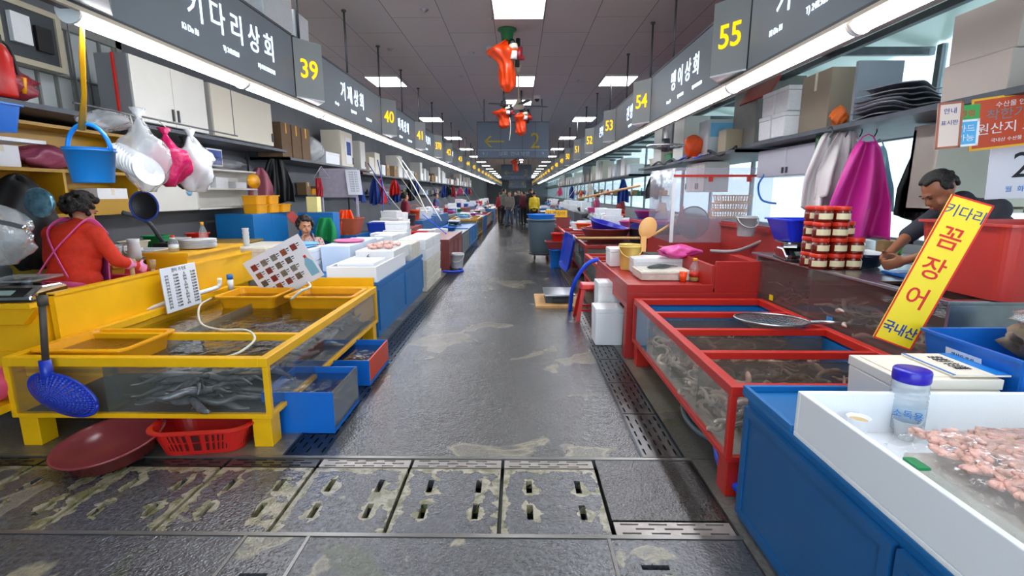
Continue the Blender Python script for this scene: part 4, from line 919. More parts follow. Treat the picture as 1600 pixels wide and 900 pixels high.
# hanging blue bucket with yellow string
bk = bucket((-2.52, 3.0, 1.66), .125, .2, mat('plastic', '1f86d8', .35), 'bright blue bucket hanging from a yellow string', 'up', hm=mat('plastic', '1f86d8', .35))
p0 = P(128, 203, y=3.0); p1 = V((-2.24, 2.75, 2.5))
solo(MB().tube([V((0, 0, 0)), (p1-p0)*.33+V((.012, 0, 0)), (p1-p0)*.66, p1-p0], [.02, .012, .014, .009], 6, flat=.4), 'yellow_string', mat('vinyl_string', 'e0a010', .4), 'yellow vinyl string holding the blue bucket', 'string', p0)
# bag of bowls
c = P(232, 300, y=3.9)
lump(c, .17, .14, .27, M['bag'], 'translucent bag full of white plates hanging on the left', 'plastic_bag', seed=8, neck=True, wob=.14)
for i in range(9):
    p = c+V((-.10+i*.022, -.10, .24-i*.012))
    solo(MB().lathe([(.05, 0), (.075, .01), (.11, .03), (.115, .032), (.105, .026), (.001, .008)], 24), 'bowl', M['white'], 'white bowl stacked in the hanging translucent bag', 'bowl', p, rot=(.3, 1.2, 0), group='bowls in the hanging bag')
lump(P(268, 292, y=4.3), .16, .13, .21, mat('pink_bag_film', 'cf2260', .25, bump=.9, bs=22), 'shiny pink plastic bag hanging beside the bag of plates', seed=3, wob=.28, neck=True)
lump(P(308, 300, y=4.7), .16, .13, .24, M['bagw'], 'white plastic bag hanging right of the pink one', seed=5, wob=.28, neck=True)
lump(P(297, 296, y=5.0), .14, .12, .22, M['black'], 'black plastic bag between pink and white ones', seed=6, wob=.28, neck=True)
lump(P(170, 205, y=4.0), .17, .16, .08, M['bag'], 'bundle of crumpled clear bags above the blue bucket', seed=11, wob=.25)
t = thing('frying_strainer', 'round dark pan with blue rim hanging below bags', 'pan', P(228, 322, y=4.0)); c0 = MB().lathe([(.001, 0), (.1, 0), (.115, .02), (.11, .025), (.1, .008), (.001, .006)], 24, X=Matrix.Rotation(pi/2, 4, 'X')); c0.build('pan', M['black'], t); MB().tube([(.113*cos(2*pi*i/24), -.02, .113*sin(2*pi*i/24)) for i in range(25)], .008, cap=False).build('rim', M['blueink'], t); MB().cyl((-.01, 0, .11), (-.03, 0, .27), .01).build('handle', M['dsteel'], t)
# shelf on the near left: blue crate, papers
tubb((-3.86, 3.62, 2.04), (.15, .2), (.18, .23), .2, M['bluet'], 'blue plastic crate at the left edge under the shelf')
shelf(-4.6, -3.6, 3.2, 3.9, 1.99, 'white small shelf under the blue crate', M['white'], th=.025)
lump(V((-3.72, 3.45, 2.0)), .1, .14, .06, mat('netted_sack', '6a4a48', .7, bump=.8, bs=50), 'dark red net sack lying on the small white shelf', 'net_sack', 'sack', seed=6)
solo(MB().lathe([(.001, 0), (.105, 0), (.11, .02), (.1, .03), (.001, .02)], 28, X=Matrix.Rotation(pi/2, 4, 'X')), 'foil_dish', mat('foil_teal', '6f98a8', .2, .7, var=.5, vs=20), 'round foil-like lid hanging left of the woman', 'lid', P(65, 317, y=3.6))
lump(P(15, 392, y=3.3)+V((-.1, 0, -.1)), .22, .2, .2, M['film'], 'big clear plastic bundle at the left edge by scale', seed=9, wob=.2)
hose([P(-10, 345, y=3.1), P(15, 350, y=3.1), P(40, 356, y=3.1)], .016, M['chrome'], 'chrome shower hose head at the left edge', 'shower_head', 5)
lump(P(38, 350, y=4.3)+V((0, 0, -.4)), .22, .2, .4, M['black'], 'dark coat hanging behind the woman at left', 'dark_coat', 'coat', seed=14, wob=.15)
# back counter with kitchen things
solo(MB().box(0, .92, 0, 2.7, 0, .93).box(-.0, .95, -.02, 2.7, .93, .96), 'back_counter', paint('9a7a22'), 'long back counter below the yellow shelf unit', 'counter', (-4.62, 4.45, 0), bev=.004)
def onback(a, b, pb, pt, fn, y): return fit(a, b, pb, pt, y=y)
t = thing('pitcher', 'white pitcher on the back counter right of the woman', 'pitcher', (-3.78, 4.85, .96)); MB().lathe([(.05, 0), (.06, .02), (.05, .16), (.055, .2), (.045, .2), (.04, .03), (.001, .02)], 20).build('body', M['white'], t); MB().tube(smooth([(-.05, 0, .16), (-.1, 0, .14), (-.1, 0, .07), (-.055, 0, .04)]), .008).build('handle', M['white'], t)
foam_tray((-3.86, 5.15, .96), .34, .3, .07, 'white dish tray on the back counter by the stove', m=M['white'], wall=.01)
solo(MB().box(-.16, .16, -.14, .14, 0, .1).lathe([(.09, .1), (.09, .115), (.001, .115)], 20), 'gas_stove', M['black'], 'black gas stove on the back counter', 'stove', (-3.85, 5.55, .96), bev=.006)
bottle(V((P(279, 385, x=-3.42).x, P(279, 385, x=-3.42).y, 1.03)) if False else V((-3.42, 4.9, 1.031)), .045, .16, M['clearp'], M['orange'], 'clear jar with orange cap beside the plates', lab=mat('jar_label', 'd8e2ea', .5))
bottle(V((-3.46, 5.45, 1.031)), .04, .26, M['clearp'], M['ytub'], 'tall clear bottle with yellow cap near the plates')
for i in range(8):
    solo(MB().lathe([(.06, 0), (.1, .006), (.175, .018), (.178, .022), (.1, .011), (.001, .008)], 32), 'plate', M['white'], 'white plate in the stack on the raised yellow box', 'plate', (-3.36+.004*(i % 3), 5.18, 1.031+i*.011), group='plates on the raised yellow box')
# woman in red jacket
t = figure('person seen from behind in red-orange jacket with pink crossed apron straps', (-3.62, 3.98, 0), R(-4), dict(pel=(0, -.02, .9), chest=(0, .05, 1.17), neck=(0, .1, 1.33), head=(0, .15, 1.45), look=(.15, .9, -.35), shR=(.19, .05, 1.27), shL=(-.19, .05, 1.27), elR=(.33, .06, 1.06), wrR=(.32, .27, .98), elL=(-.3, .1, 1.05), wrL=(-.2, .3, .98)),
    top=mat('red_knit', 'cf2d0e', .8, var=.12, vs=30, bump=.3, bs=120), bottom=mat('pink_waterproof', 'e55fa6', .4), hair='curly', vox=.012, cat='person', apron=mat('pink_waterproof', 'e55fa6', .4), gloves=mat('pink_glove', 'e58cc0', .35), sx=1.22)
solo(MB().tub((.2, .12), (.24, .15), .1), 'plastic_tub', mat('plastic', 'c93a4c', .4), 'red plastic tub in front of the woman', 'tub', (-3.55, 4.46, .80))
solo(MB().box(-.2, .2, -.14, .2, 0, .795), 'tub_stand', M['yellow'], 'yellow stand under the red tub behind the board', 'stand', (-3.55, 4.46, 0))
for i, px in enumerate((208, 240)): solo(MB().cyl((0, 0, 0), (0, 0, .1), .018).cyl((0, 0, .1), (.01, 0, .17), .026), 'wooden_tool', mat('wrapped_handle', 'a58a60', .7), f'cord-wrapped wooden tool handle, {"left" if i == 0 else "right"} of the pair on board', 'tool handle', P(px, 432, x=-3.27)+V((0, 0, -.02)), group=None)

# goods on the yellow shelf unit
for i, (y, z, w_, h_, mm, n_) in enumerate([(4.25, 1.82, .3, .18, 'foamw', 'white carton in the upper left of the yellow shelf unit'), (5.35, 1.411, .4, .24, 'white', 'white box in the lower right of the yellow shelf unit'), (4.9, 1.411, .2, .14, 'cream', 'small cream box in the lower middle of yellow shelf unit')]):
    carton((-4.42, y, z), .22, w_, h_, n_, m=M[mm], group=None)
lump(V((-4.42, 4.75, 1.822)), .14, .24, .11, mat('pinkish_bag', 'a5506a', .3, bump=.7, bs=25), 'pinkish bag on the upper yellow shelf board', seed=91, wob=.25)
lump(V((-4.42, 5.35, 1.822)), .14, .26, .12, M['bagw'], 'crumpled white bag on the upper yellow shelf board', seed=92, wob=.25)
lump(V((-4.42, 4.25, 1.411)), .12, .22, .09, M['bagw'], 'small white bag on the lower yellow shelf board', seed=93, wob=.25)
lump(V((-4.35, 7.4, 1.945)), .2, .55, .08, M['film'], 'long crumpled clear film bundle on top of white shelf', seed=94, wob=.25)
hose([(-4.2, 5.3, 1.4), (-4.1, 5.5, 1.3), (-4.05, 5.6, 1.1), (-4.1, 5.75, .98)], .025, M['dgrey'], 'grey flexible pipe bending down to the back counter')
for i, y in enumerate((5.15, 5.4, 5.75, 6.1, 6.5)):
    c = ['white', 'cream', 'green', 'white', 'redb'][i]; n_ = ['white', 'cream', 'green', 'tall white', 'red'][i]
    tubb((-4.2, y, .961), (.08, .08), (.1, .1), .1+.03*(i % 3), M[c], f'{n_} container on the back counter behind the plates')

t = thing('hanging_rail', 'thin steel rail carrying the hanging bags on the left', 'rail', (-3.0, 3.5, 2.20))
MB().cyl((0, 0, 0), (0, 2.0, 0), .008, n=8).build('bar', M['rod'], t)
for yy in (.05, 1.95): MB().cyl((0, yy, 0), (0, yy, 1.6), .004, n=6).build('wire', M['rod'], t)
for px, py, yy, n_ in ((228, 186, 3.9, 'bag of plates'), (228, 310, 4.0, 'round dark pan'), (266, 205, 4.3, 'pink bag'), (300, 208, 4.7, 'white bag')):
    p = P(px, py, y=yy); q = V((-3.0, yy, 2.2)); solo(MB().cyl((0, 0, 0), q-p, .004, n=6), 'cord', M['rope'], f'thin cord from the rail to the {n_}', 'cord', p)

solo(MB().ell((0, 0, .11), .11, .11, .11, n=20).cyl((0, 0, .2), (0, 0, .24), .02), 'pink_float', mat('plastic', 'e0506e', .3), 'round pink float at the left edge beside the tank', 'float', P(-6, 600, y=2.95)+V((0, 0, -.11)))
solo(MB().box(-.3, .1, -.2, .2, 0, .05), 'yellow_ledge', M['yellow'], 'yellow ledge below the pink float at left edge', 'ledge', P(-6, 600, y=2.95)+V((0, 0, -.165)), bev=.004)
# ---------------- second left stall: blue cabinet with foam trays ----------------
BC = counter((-1.55, 5.42), 1.05, 2.62, .6, M['blue'], 'blue wooden cabinet beside the left drain', doors=2)
foam_tray((-1.86, 6.2, .605), .56, 1.45, .19, 'large open white foam tray on the blue left cabinet', m=M['foamw'])
foam_box((-1.85, 5.85, .70), .42, .5, .12, 'low white foam box sitting in the large tray', m=M['foamw'])
t = foam_box((-1.83, 6.75, .72), .5, .9, .16, 'white foam box topped with pink shellfish meat', lid=False)
text('printed_digit', '6', .1, M['ink'], t, fr((-.08, -.452, .08), (1, 0, 0), (0, 0, 1)), .001)
def meatpile(loc, rx, ry, h, label, seed=1, m=None):
    rd = random.Random(seed); mb = MB()
    for i in range(46):
        a = rd.random()*6.28; q = rd.random()**.5; mb.ell((q*rx*cos(a), q*ry*sin(a), h*.35+h*.5*(1-q)), rx*.17, ry*.13, h*.3, n=7)
    return solo(mb, 'shellfish_meat', m or M['meat'], label, 'shellfish', loc, kind='stuff')
meatpile((-1.83, 6.8, .88), .2, .36, .07, 'heap of pink shucked shellfish on the white foam box', 3)
foam_box((-1.78, 7.65, .6), .42, .6, .26, 'cream foam box at the far end of blue cabinet', m=M['foamold'], lid=False)
foam_box((-2.34, 6.95, .605), .38, 1.25, .335, 'long pale blue-white box with pink lid on top', m=mat('box_bluish', 'd5e2f2', .5), lid=False, group='pale boxes behind the trays')
basin((-2.33, 6.85, .943), .2, .03, M['lpink'], 'flat pink round lid on the long pale box', rb=.9)
solo(MB().box(-.13, .13, -1.1, 1.1, 0, .55), 'back_bench', M['blue'], 'low blue bench behind the foam trays', 'bench', (-2.68, 6.55, 0))
solo(MB().box(-.25, .2, -.5, .3, 0, .565), 'back_bench', M['grey'], 'low grey bench under the wide cream foam boxes', 'bench', (-3.3, 6.4, 0))
foam_box((-2.76, 6.3, .555), .42, .5, .2, 'lower white foam box left of the long pale box', group='pale boxes behind the trays')
foam_box((-2.76, 6.33, .76), .42, .5, .16, 'upper white foam box with light blue lid', m=M['foamw'], group='pale boxes behind the trays')
for i in range(2): basin((-2.8+.02*i, 6.25+.1*i, .93+.018*i), .21, .03, M['lblue'], f'light blue plastic round tray, {"lower" if i == 0 else "upper"} of two on foam box', rb=.9)
foam_box((-3.3, 6.4, .57), .5, .9, .2, 'wide cream foam box behind the menu sheet, lower', m=M['foamold'], group='pale boxes behind the trays')
foam_box((-3.3, 6.4, .775), .52, .9, .17, 'wide cream foam box behind the menu sheet, upper', m=M['foamold'], group='pale boxes behind the trays')
for i in range(4): solo(MB().lathe([(.03, 0), (.04, .07), (.043, .072), (.036, .07), (.001, .01)], 16), 'paper_cup', M['white'], 'white paper cup in the stack on cream foam box', 'cup', (-3.4, 6.2, .953+i*.05), group='stacked paper cups')
foam_box((-2.38, 7.82, .605), .44, .4, .3, 'wide white foam box far behind the pink lid', group='pale boxes behind the trays')
foam_box((-2.2, 8.32, .5), .3, .4, .42, 'tall white foam box beside the stacked boxes', group='pale boxes behind the trays')
# stack of foam boxes on the floor
for c_ in range(2):
    for k in range(5):
        foam_box((-1.73+random.uniform(-.01, .01), 8.42+c_*.78+.03, k*.172), .46, .74, .168, f'worn white foam box in the {"near" if c_ == 0 else "far"} aisle-side stack, {["bottom", "second from bottom", "middle", "second from top", "top"][k]}', m=M['foamold'] if k < 3 else M['foam'], group='foam boxes stacked by the aisle')
# seated woman
figure('seated person in leopard-print blouse resting chin on hands', (-3.08, 7.2, 0), R(-150), dict(pel=(0, 0, .5), chest=(0, .03, .78), neck=(0, .05, .96), head=(0, .08, 1.13), look=(-.1, 1, -.12), shR=(.17, .03, .9), shL=(-.17, .03, .9), elR=(.24, .2, .72), wrR=(.07, .2, .92), elL=(-.24, .2, .72), wrL=(-.04, .26, .86),
    hiR=(.09, .02, .5), knR=(.12, .34, .5), anR=(.12, .30, .09), hiL=(-.09, .02, .5), knL=(-.12, .34, .5), anL=(-.12, .30, .09)),
    top=mat('leopard_print', '5a4440', .7, var=.0), bottom=mat('maroon_apron', '6b4a50', .6), hair='curly', vox=.009, palms={'R': (V((-1, .2, 0)), V((-.1, -.1, 1))), 'L': (V((.6, -.4, .3)), V((.8, .1, .35)))}, apron=mat('maroon_apron', '6b4a50', .6), sx=1.1)
lp = MC[('leopard_print', '5a4440')]; nt = lp.node_tree; n_ = nt.nodes; vo = n_.new('ShaderNodeTexVoronoi'); vo.inputs['Scale'].default_value = 38; tc = n_.new('ShaderNodeTexCoord'); nt.links.new(tc.outputs['Object'], vo.inputs['Vector'])
cr = n_.new('ShaderNodeValToRGB'); cr.color_ramp.elements[0].position = .28; cr.color_ramp.elements[0].color = lin('2a1a1c'); cr.color_ramp.elements[1].position = .42; cr.color_ramp.elements[1].color = lin('c09a92'); nt.links.new(vo.outputs['Distance'], cr.inputs[0]); nt.links.new(cr.outputs[0], n_['Principled BSDF'].inputs['Base Color'])
solo(MB().box(-.17, .17, -.15, .15, .40, .43).box(-.15, -.12, -.13, -.1, 0, .4).box(.12, .15, -.13, -.1, 0, .4).box(-.15, -.12, .1, .13, 0, .4).box(.12, .15, .1, .13, 0, .4), 'low_stool', M['dgrey'], 'low stool under the seated woman', 'stool', (-3.08, 7.2, 0))
solo(MB().box(-.055, .055, -.006, .006, -.09, .09), 'red_paddle', mat('red_leather', 'a8302a', .5), 'flat red phone case held against the seated woman\'s cheek', 'phone case', P(459, 341, y=7.12), rot=(0, R(-38), R(20)), bev=.008)
# blue cabinets behind her
t = wcab(-4.4, -3.85, 7.25, 8.35, .0, 1.30, 'blue wooden cabinet behind the seated woman, longer one', 2, M['blue'], side=-1, handle=False, name='blue_cabinet')
solo(MB().box(-.3, .3, 0, .3, 0, 1.28).box(-.27, .27, -.02, 0, .05, 1.22), 'blue_cabinet', M['blue'], 'narrow blue cabinet end right of the seated woman', 'cabinet', (-3.42, 8.45, 0), bev=.004)
for r_ in range(2):
    for c_ in range(3 if r_ == 0 else 2): 
        t = solo(MB().tub((.11, .14), (.12, .15), .13), 'yellow_drawer_box', M['ytub'], f'yellow plastic box on the blue cabinet, {"lower" if r_ == 0 else "upper"} row, {ords[c_]} from left', 'box', (-3.98+.04*c_, 7.6+.31*c_, 1.302+r_*.135), group='yellow boxes on the blue cabinet')
solo(MB().box(-.09, .09, -.09, .09, 0, .26), 'paper_carton', mat('pale_yellow_card', 'e8d98f', .6), 'tall pale yellow carton right of yellow boxes', 'carton', (-3.5, 8.62, 1.282), bev=.004)
# things above: cardboard rolls, white bags on shelf
for i, y in enumerate((8.75, 9.15, 9.55)): carton((-4.15, y, 2.205), .42, .36, .56, f'brown cardboard box tied with yellow band, {ords[i]} along the shelf', m=M['cardd'], tape=M['ytub'])
lump(V((-4.1, 10.1, 2.2)), .24, .32, .24, M['bag'], 'white knotted bag on the shelf past cardboard boxes', seed=21, wob=.12, neck=False)
foam_box((-4.12, 10.85, 2.2), .4, .8, .24, 'white foam box on the shelf past cardboard boxes', group='boxes on the left shelf')
wcab(-4.45, -4.0, 11.6, 12.4, 2.2, 3.0, 'tall cream cabinet on the shelf under sign 41', 1, mat('cabinet_cream', 'd6cdb9', .45), side=-1)
solo(MB().box(-.15, 0, -.2, .2, -.3, .3).box(0, .004, -.14, .14, -.1, .2, m=1), 'notice_box', [M['white'], M['blueink']], 'small white box with dark blue notice beneath sign 41', 'box', P(545, 236, x=-3.985))
wcab(-4.45, -4.0, 13.0, 13.4, 2.2, 2.9, 'narrow pale cabinet standing below sign 370', 1, M['cab'], side=-1)
# hanging things in the middle
cloth(P(420, 240, y=8.66)+V((.1, 0, -.08)), .5, .75, M['black'], 'black rubber apron hanging beside the white shelf', rz=.5, folds=3, amp=.05, top=.35, seed=12)
solo(MB().lathe([(.001, 0), (.1, 0), (.11, .02), (.001, .03)], 24, X=Matrix.Rotation(pi/2, 4, 'Y'), sy=1.7), 'yellow_scrubber', M['ytub'], 'yellow oval brush hanging at the white shelf end', 'brush', P(395, 283, x=-4.0))
cloth(P(405, 262, y=8.4), .4, .5, mat('netting_pink', 'b06a78', .7), 'pinkish mesh bag hanging near the white shelf', 'mesh_bag', 'bag', rz=.7, folds=2, amp=.06, top=.2, seed=13, strap=False)
solo(MB().box(-.37, .37, -.01, .01, -.28, .28).box(-.37, -.33, -.01, .03, -1.8, -.28).box(.33, .37, -.01, .03, -1.8, -.28), 'patterned_panel', mat('patterned_grey_panel', 'b3abb8', .6, var=.12, vs=12), 'large grey-mauve panel standing under sign 40', 'panel', (-3.56, 10.05, 1.8))
t, X = flat_sign('notice_sheet', 'white printed notice hanging by the mauve panel', 'notice', P(553, 285, y=9.98), (1, .1, 0), (-.08, 0, 1), .28, .48, mat('sheet_white', 'e4e6ee', .35))
for j in range(9): text('lettering', '안내문 공지', .034, M['ink'], t, X @ Matrix.Translation((0, .19-j*.045, .001)), .0008, 1)
t = thing('rubber_gloves', 'pair of red rubber gloves hanging on a hanger', 'gloves', P(503, 278, y=9.9)); 
for s in (-1, 1): cloth((0, 0, 0), .13, .34, mat('red_rubber', 'c22230', .4), '', strap=False, folds=1, amp=.03, top=.7, seed=s+5).parent = t
for ch in t.children:
    ch.name = 'glove'; ch.location = (.07 if ch.name.endswith('.001') else -.07, 0, 0)
    for kk in ('label', 'category'):
        if kk in ch: del ch[kk]
MB().tube([(0, 0, .22), (-.16, 0, 0), (.16, 0, 0), (0, 0, .22)], .005).build('hanger', M['white'], t)
solo(MB().tub((.2, .2), (.26, .26), .3), 'plastic_tub', mat('plastic', 'b0522e', .5), 'terracotta-brown tub behind the green cloth', 'tub', (-3.2, 9.35, .85))
solo(MB().box(-.3, .3, -.5, .5, 0, .849), 'stall_counter', M['blued'], 'dark blue counter base under the terracotta tub', 'counter', (-3.22, 9.5, 0))
solo(MB().tub((.22, .16), (.27, .2), .40), 'plastic_tub', mat('plastic', '1a3fae', .35), 'big royal blue tub behind the white foam boxes', 'tub', (-2.74, 10.1, .617))
solo(MB().box(-.2, .24, -.2, .2, 0, .615), 'stall_counter', M['grey'], 'grey counter base carrying the royal blue tub', 'counter', (-2.74, 10.1, 0))
cloth(P(508, 340, y=8.3), .34, .4, mat('green_cloth', '0c8a4c', .8), 'green cloth draped over white foam boxes', 'green_cloth', 'cloth', rz=.4, folds=2, amp=.06, top=.5, seed=31, strap=False)
for i, (x, y, z, w, d, h, n_) in enumerate([(-2.72, 8.6, .5, .3, .4, .28, 'lower white foam box under the green cloth'), (-2.42, 8.75, .5, .26, .36, .42, 'white foam box right of the green cloth'),
    (-2.3, 9.5, .5, .44, .44, .42, 'big white foam box in the back pile'), (-2.25, 9.02, .5, .42, .38, .4, 'front white foam box in the back pile'), (-2.3, 9.55, .925, .42, .3, .14, 'small white foam box on top of back pile')]):
    foam_box((x, y, z), w, d, h, n_, group='foam boxes piled behind the blue cabinet')
solo(MB().box(-.45, .4, -.95, .55, 0, .495), 'stall_counter', M['blued'], 'low dark blue platform under the back foam pile', 'counter', (-2.42, 9.3, 0))
cloth(P(540, 328, y=9.2), .34, .5, mat('orange_net_bag', 'ea4a12', .35, bump=.5, bs=40), 'shiny orange net bag hanging over foam boxes', 'net_bag', 'bag', rz=.5, folds=3, amp=.06, top=.5, seed=32, strap=False)
# bundles of leaning hoses
for i, (a, b, m_, n_) in enumerate([((620, 245), (668, 335), 'rope', 'long white water pipe sloping down below sign 41'), ((628, 250), (690, 345), 'white', 'second white water pipe sloping below sign 41'), ((575, 255), (610, 320), 'blueink', 'dark blue hose bundle hanging below shelf, left'), ((590, 250), (598, 330), 'blueink', 'dark blue hose bundle hanging below shelf, right'), ((660, 335), (697, 365), 'bluebr', 'blue pole leaning over the blue counter')]):
    p0 = P(*a, y=11.5); p1 = P(*b, y=10.9); hose([p0, p0.lerp(p1, .5)+V((.06, 0, -.05)), p1], .012, M[m_] if m_ in M else M['black'], n_)
# white bucket on the floor by the drain
bucket((-1.34, 10.8, 0), .16, .32, M['white'], 'white pail standing at the left drain edge', 'down')
hose([(-1.55, 10.15, .02), (-1.3, 10.1, .02), (-1.15, 10.3, .02), (-1.25, 10.5, .02)], .02, M['bluebr'], 'short blue hose lying by the white pail')
# ---------------- right side: blue cabinet and trays in the foreground ----------------
t = thing('blue_cabinet', 'big blue painted cabinet in the lower right foreground', 'cabinet', (1.09, .3, 0))
MB().box(.02, 1.3, 0, 1.98, 0, .64).build('body', M['blue'], t, bev=.004)
MB().box(0, 1.32, -.02, 2.0, .64, .66).box(0, .02, 1.57, 2.0, .66, .69).box(.02, 1.32, 1.98, 2.0, .66, .69).build('top', M['blue'], t, bev=.003)
for i in range(2):
    a, b = .02+i*.98, .98*(i+1)
    MB().box(.005, .02, a, b, .04, .6).box(-.004, .005, a, a+.04, .04, .6).box(-.004, .005, b-.04, b, .04, .6).box(-.004, .005, a+.04, b-.04, .04, .08).box(-.004, .005, a+.04, b-.04, .56, .6).build('door', M['blued'], t)
foam_tray((1.87, 1.02, .66), 1.56, 1.66, .185, 'big white tray box on the blue cabinet, lower right', m=M['foamw'], wall=.022)
foam_box((1.76, 2.1, .662), .42, .32, .195, 'cream flat box with blue-printed lid behind the big white tray', m=mat('carton_cream', 'efe4d4', .6), lid=True)
o = bpy.data.objects
t = thing('printed_carton_flap', 'blue and white printed carton sheet on cream box', 'carton sheet', (1.88, 2.08, .866))
MB().box(-.11, .13, -.13, .15, 0, .008).build('sheet', mat('carton_cream', 'efe4d4', .6), t); MB().box(.06, .13, -.13, .15, .008, .010).box(-.11, -.10, -.13, .15, .008, .010).build('print_band', mat('print_blue', '1a7fd0', .4), t)
for i in range(3): text('lettering', '국내산 수산물', .03, M['ink'], t, fr((.0+.02*i-.03, .02, .0102), (0, -1, 0), (1, 0, 0)), .0006)
# transparent bottle with blue lid
t = thing('plastic_bottle', 'clear ribbed bottle with dark blue lid in the white tray', 'bottle', P(1412, 668, z=.70)); H_ = .235; r = .062
pr = [(r*.85, 0), (r, .012), (r, .11)]
for k in range(3): pr += [(r*1.0, .12+k*.02), (r*.93, .127+k*.02), (r*1.0, .134+k*.02)]
pr += [(r*.93, .195), (r*.8, .2)]
MB().lathe(pr, 24).build('body', glassy('bottle_plastic', 'e9f1f8', .6, .1, 0, 20, 1.4, .35), t); MB().lathe([(r*.98, .195), (r*1.0, .2), (r*1.0, .235), (r*.95, .24), (.001, .238)], 28).build('lid', mat('lid_blue', '2a1fb0', .3), t)
MB().lathe([(r*1.01, .03), (r*1.01, .10)], 24).build('label', glassy('bottle_label', 'cfe3f5', .6, .3, 0, 20, 1.2, .5), t); text('lettering', '소독용', .035, mat('print_blue', '1a7fd0', .4), t, fr((-.035, -.052, .075), (.8, -.6, 0), (0, 0, 1)), .0008)
solo(MB().lathe([(.03, 0), (.045, .075), (.047, .078), (.042, .076), (.028, .006), (.001, .006)], 24), 'plastic_cup', glassy('cup_plastic', 'f4f6f8', .5, .15, 0, 20, 1.3, .5), 'clear plastic cup standing behind the blue-lidded bottle', 'cup', (1.47, 1.78, .685))
solo(MB().lathe([(.026, 0), (.037, .07), (.040, .073), (.035, .07), (.026, .03), (.001, .03)], 24).lathe([(.033, .06), (.001, .06)], 20, 1), 'paper_cup', [M['foamw'], mat('tea', 'd8b878', .3)], 'small paper cup with pale drink at the tray edge', 'cup', P(1338, 680, z=.72))
# bags of shellfish meat in the tray
def bagged(x0, x1, y0, y1, z, h, label, seed):
    t = thing('bagged_seafood', label, 'bagged seafood', ((x0+x1)/2, (y0+y1)/2, z), group='bags of shellfish in the big white tray'); rd = random.Random(seed); a, b = (x1-x0)/2, (y1-y0)/2
    def fn(u, v):
        e = min(u, 1-u, v, 1-v)*2; f = min(1, e*2.6)**.5
        return ((u-.5)*2*a, (v-.5)*2*b, h*f*(.85+.12*sin(9*u+seed)*sin(7*v))+.006*sin(40*u+seed)*sin(33*v)+.004)
    MB().sheet(fn, 40, 40).build('film', glassy('seafood_bag_film', 'f4f6f8', .86, .12, .55, 22, 1.4, .12), t)
    mb = MB()
    for i in range(900):
        u = rd.uniform(.07, .93); v = rd.uniform(.07, .93); p = fn(u, v); mb.ell((0, 0, 0), rd.uniform(.022, .045), rd.uniform(.009, .017), rd.uniform(.007, .013), n=8, X=Matrix.Translation((p[0]*.97, p[1]*.97, .012+p[2]*.78)) @ Matrix.Rotation(rd.random()*6.3, 4, 'Z') @ Matrix.Rotation(rd.uniform(-.4, .4), 4, 'Y'))
    q = mb.build('meat', M['meat'], t); q['kind'] = 'stuff'
bagged(1.27, 1.98, 1.02, 1.62, .737, .13, 'plastic bag of pink shellfish meat, farther in the big tray', 1)
bagged(1.36, 2.2, .45, 1.0, .737, .13, 'plastic bag of pink shellfish meat at the right edge', 2)
solo(MB().box(-.44, .5, -.6, .6, 0, .052), 'foam_sheet', M['foamold'], 'pale foam slab under the bagged shellfish in the tray', 'foam slab', (1.75, .98, .684), bev=.006)
solo(MB().box(-.02, .02, -.035, .035, 0, .01), 'green_label', M['green'], 'small green label at the tray edge below the bag', 'label', P(1432, 727, z=.75), bev=.003)
foam_box((2.32, 1.62, .685), .5, .36, .19, 'cream foam lid box behind the bagged shellfish', m=mat('carton_cream', 'efe4d4', .6))
# blue box tub with label
t = thing('blue_bin', 'blue rectangular bin with white printed label at right edge', 'bin', (2.32, 2.15, .664)); 
MB().tub((.29, .22), (.325, .255), .285, .008, .012, n=2, r=.06).build('shell', M['bluet'], t)
X = fr((-.315, .02, .165), (0, -1, 0), (-.12, 0, 1))
MB().box(-.09, .09, -.07, .07, 0, .004, X=X).build('label_plate', mat('sheet_white', 'e4e6ee', .35), t)
for j in range(4): text('lettering', '원산지 표시', .024, M['ink'], t, X @ Matrix.Translation((0, .045-.03*j, .005)), .0006)
lump(V((2.42, 2.16, .84)), .22, .16, .11, mat('brown_bag', '8c7a62', .4, bump=.8, bs=20, var=.4, vs=9), 'large crinkled bag of brown goods at the right edge', seed=41, wob=.2)
lump(V((2.43, 2.15, 1.0)), .22, .16, .05, M['film'], 'clear film over the brown goods bag', name='film_cover', cat='film', seed=42, wob=.25)
# ---------------- red-framed eel tank ----------------
RT_ = tank((1.09, 2.42), 1.2, 2.2, .21, .63, paint('c9281c', .35), 'red-framed low glass eel tank at the near right', side=1, bars=(.6, 1.13, 1.65), wm=M['water2'], gm=glassy('red_tank_glass', 'c3c8b9', .9, .03, 0, 20, 1.3, .06), rim=.06, rh=.055, level=.10, floorm=mat('tank_floor', 'b5ab9c', .6), backm=M['bluet'])
NET = glassy('net_divider', '8a8478', .7, .4, .5, 60, 1.2, .25)
for k, (y0, y1) in enumerate(((.06, .6), (.6, 1.13), (1.13, 1.65), (1.65, 2.14))):
    MB().box(.05, 1.14, y1-.006, y1, .25, .56).build('net_divider', NET if k < 3 else M['blue'], RT_)
MB().box(1.14, 1.15, .06, 2.14, .25, .56).box(.02, .026, 1.75, 2.14, .25, .56).build('blue_liner', M['blue'], RT_)
eg = 'coiled pale eels in the red tank'
eels(52, (1.16, 1.5, 2.5, 3.0, .25, .42), M['eelp'], .3, .015, 5.0, 'pale coiled hagfish by the front glass of the red tank', eg, 51, (1.6, 1.6), name='hagfish')
eels(34, (1.15, 1.3, 3.0, 4.3, .25, .40), M['eelp'], .28, .014, 5.5, 'pale coiled hagfish along the aisle glass farther back', 'hagfish farther back in the red tank', 52, (1.6, 1.6), name='hagfish')
eels(60, (1.3, 2.2, 2.5, 3.5, .3, .46), M['eelb'], .36, .02, 3.0, 'brownish hagfish lying in the near bays of the red tank', 'brown hagfish in the near bays', 53, (.5, .5), name='hagfish')
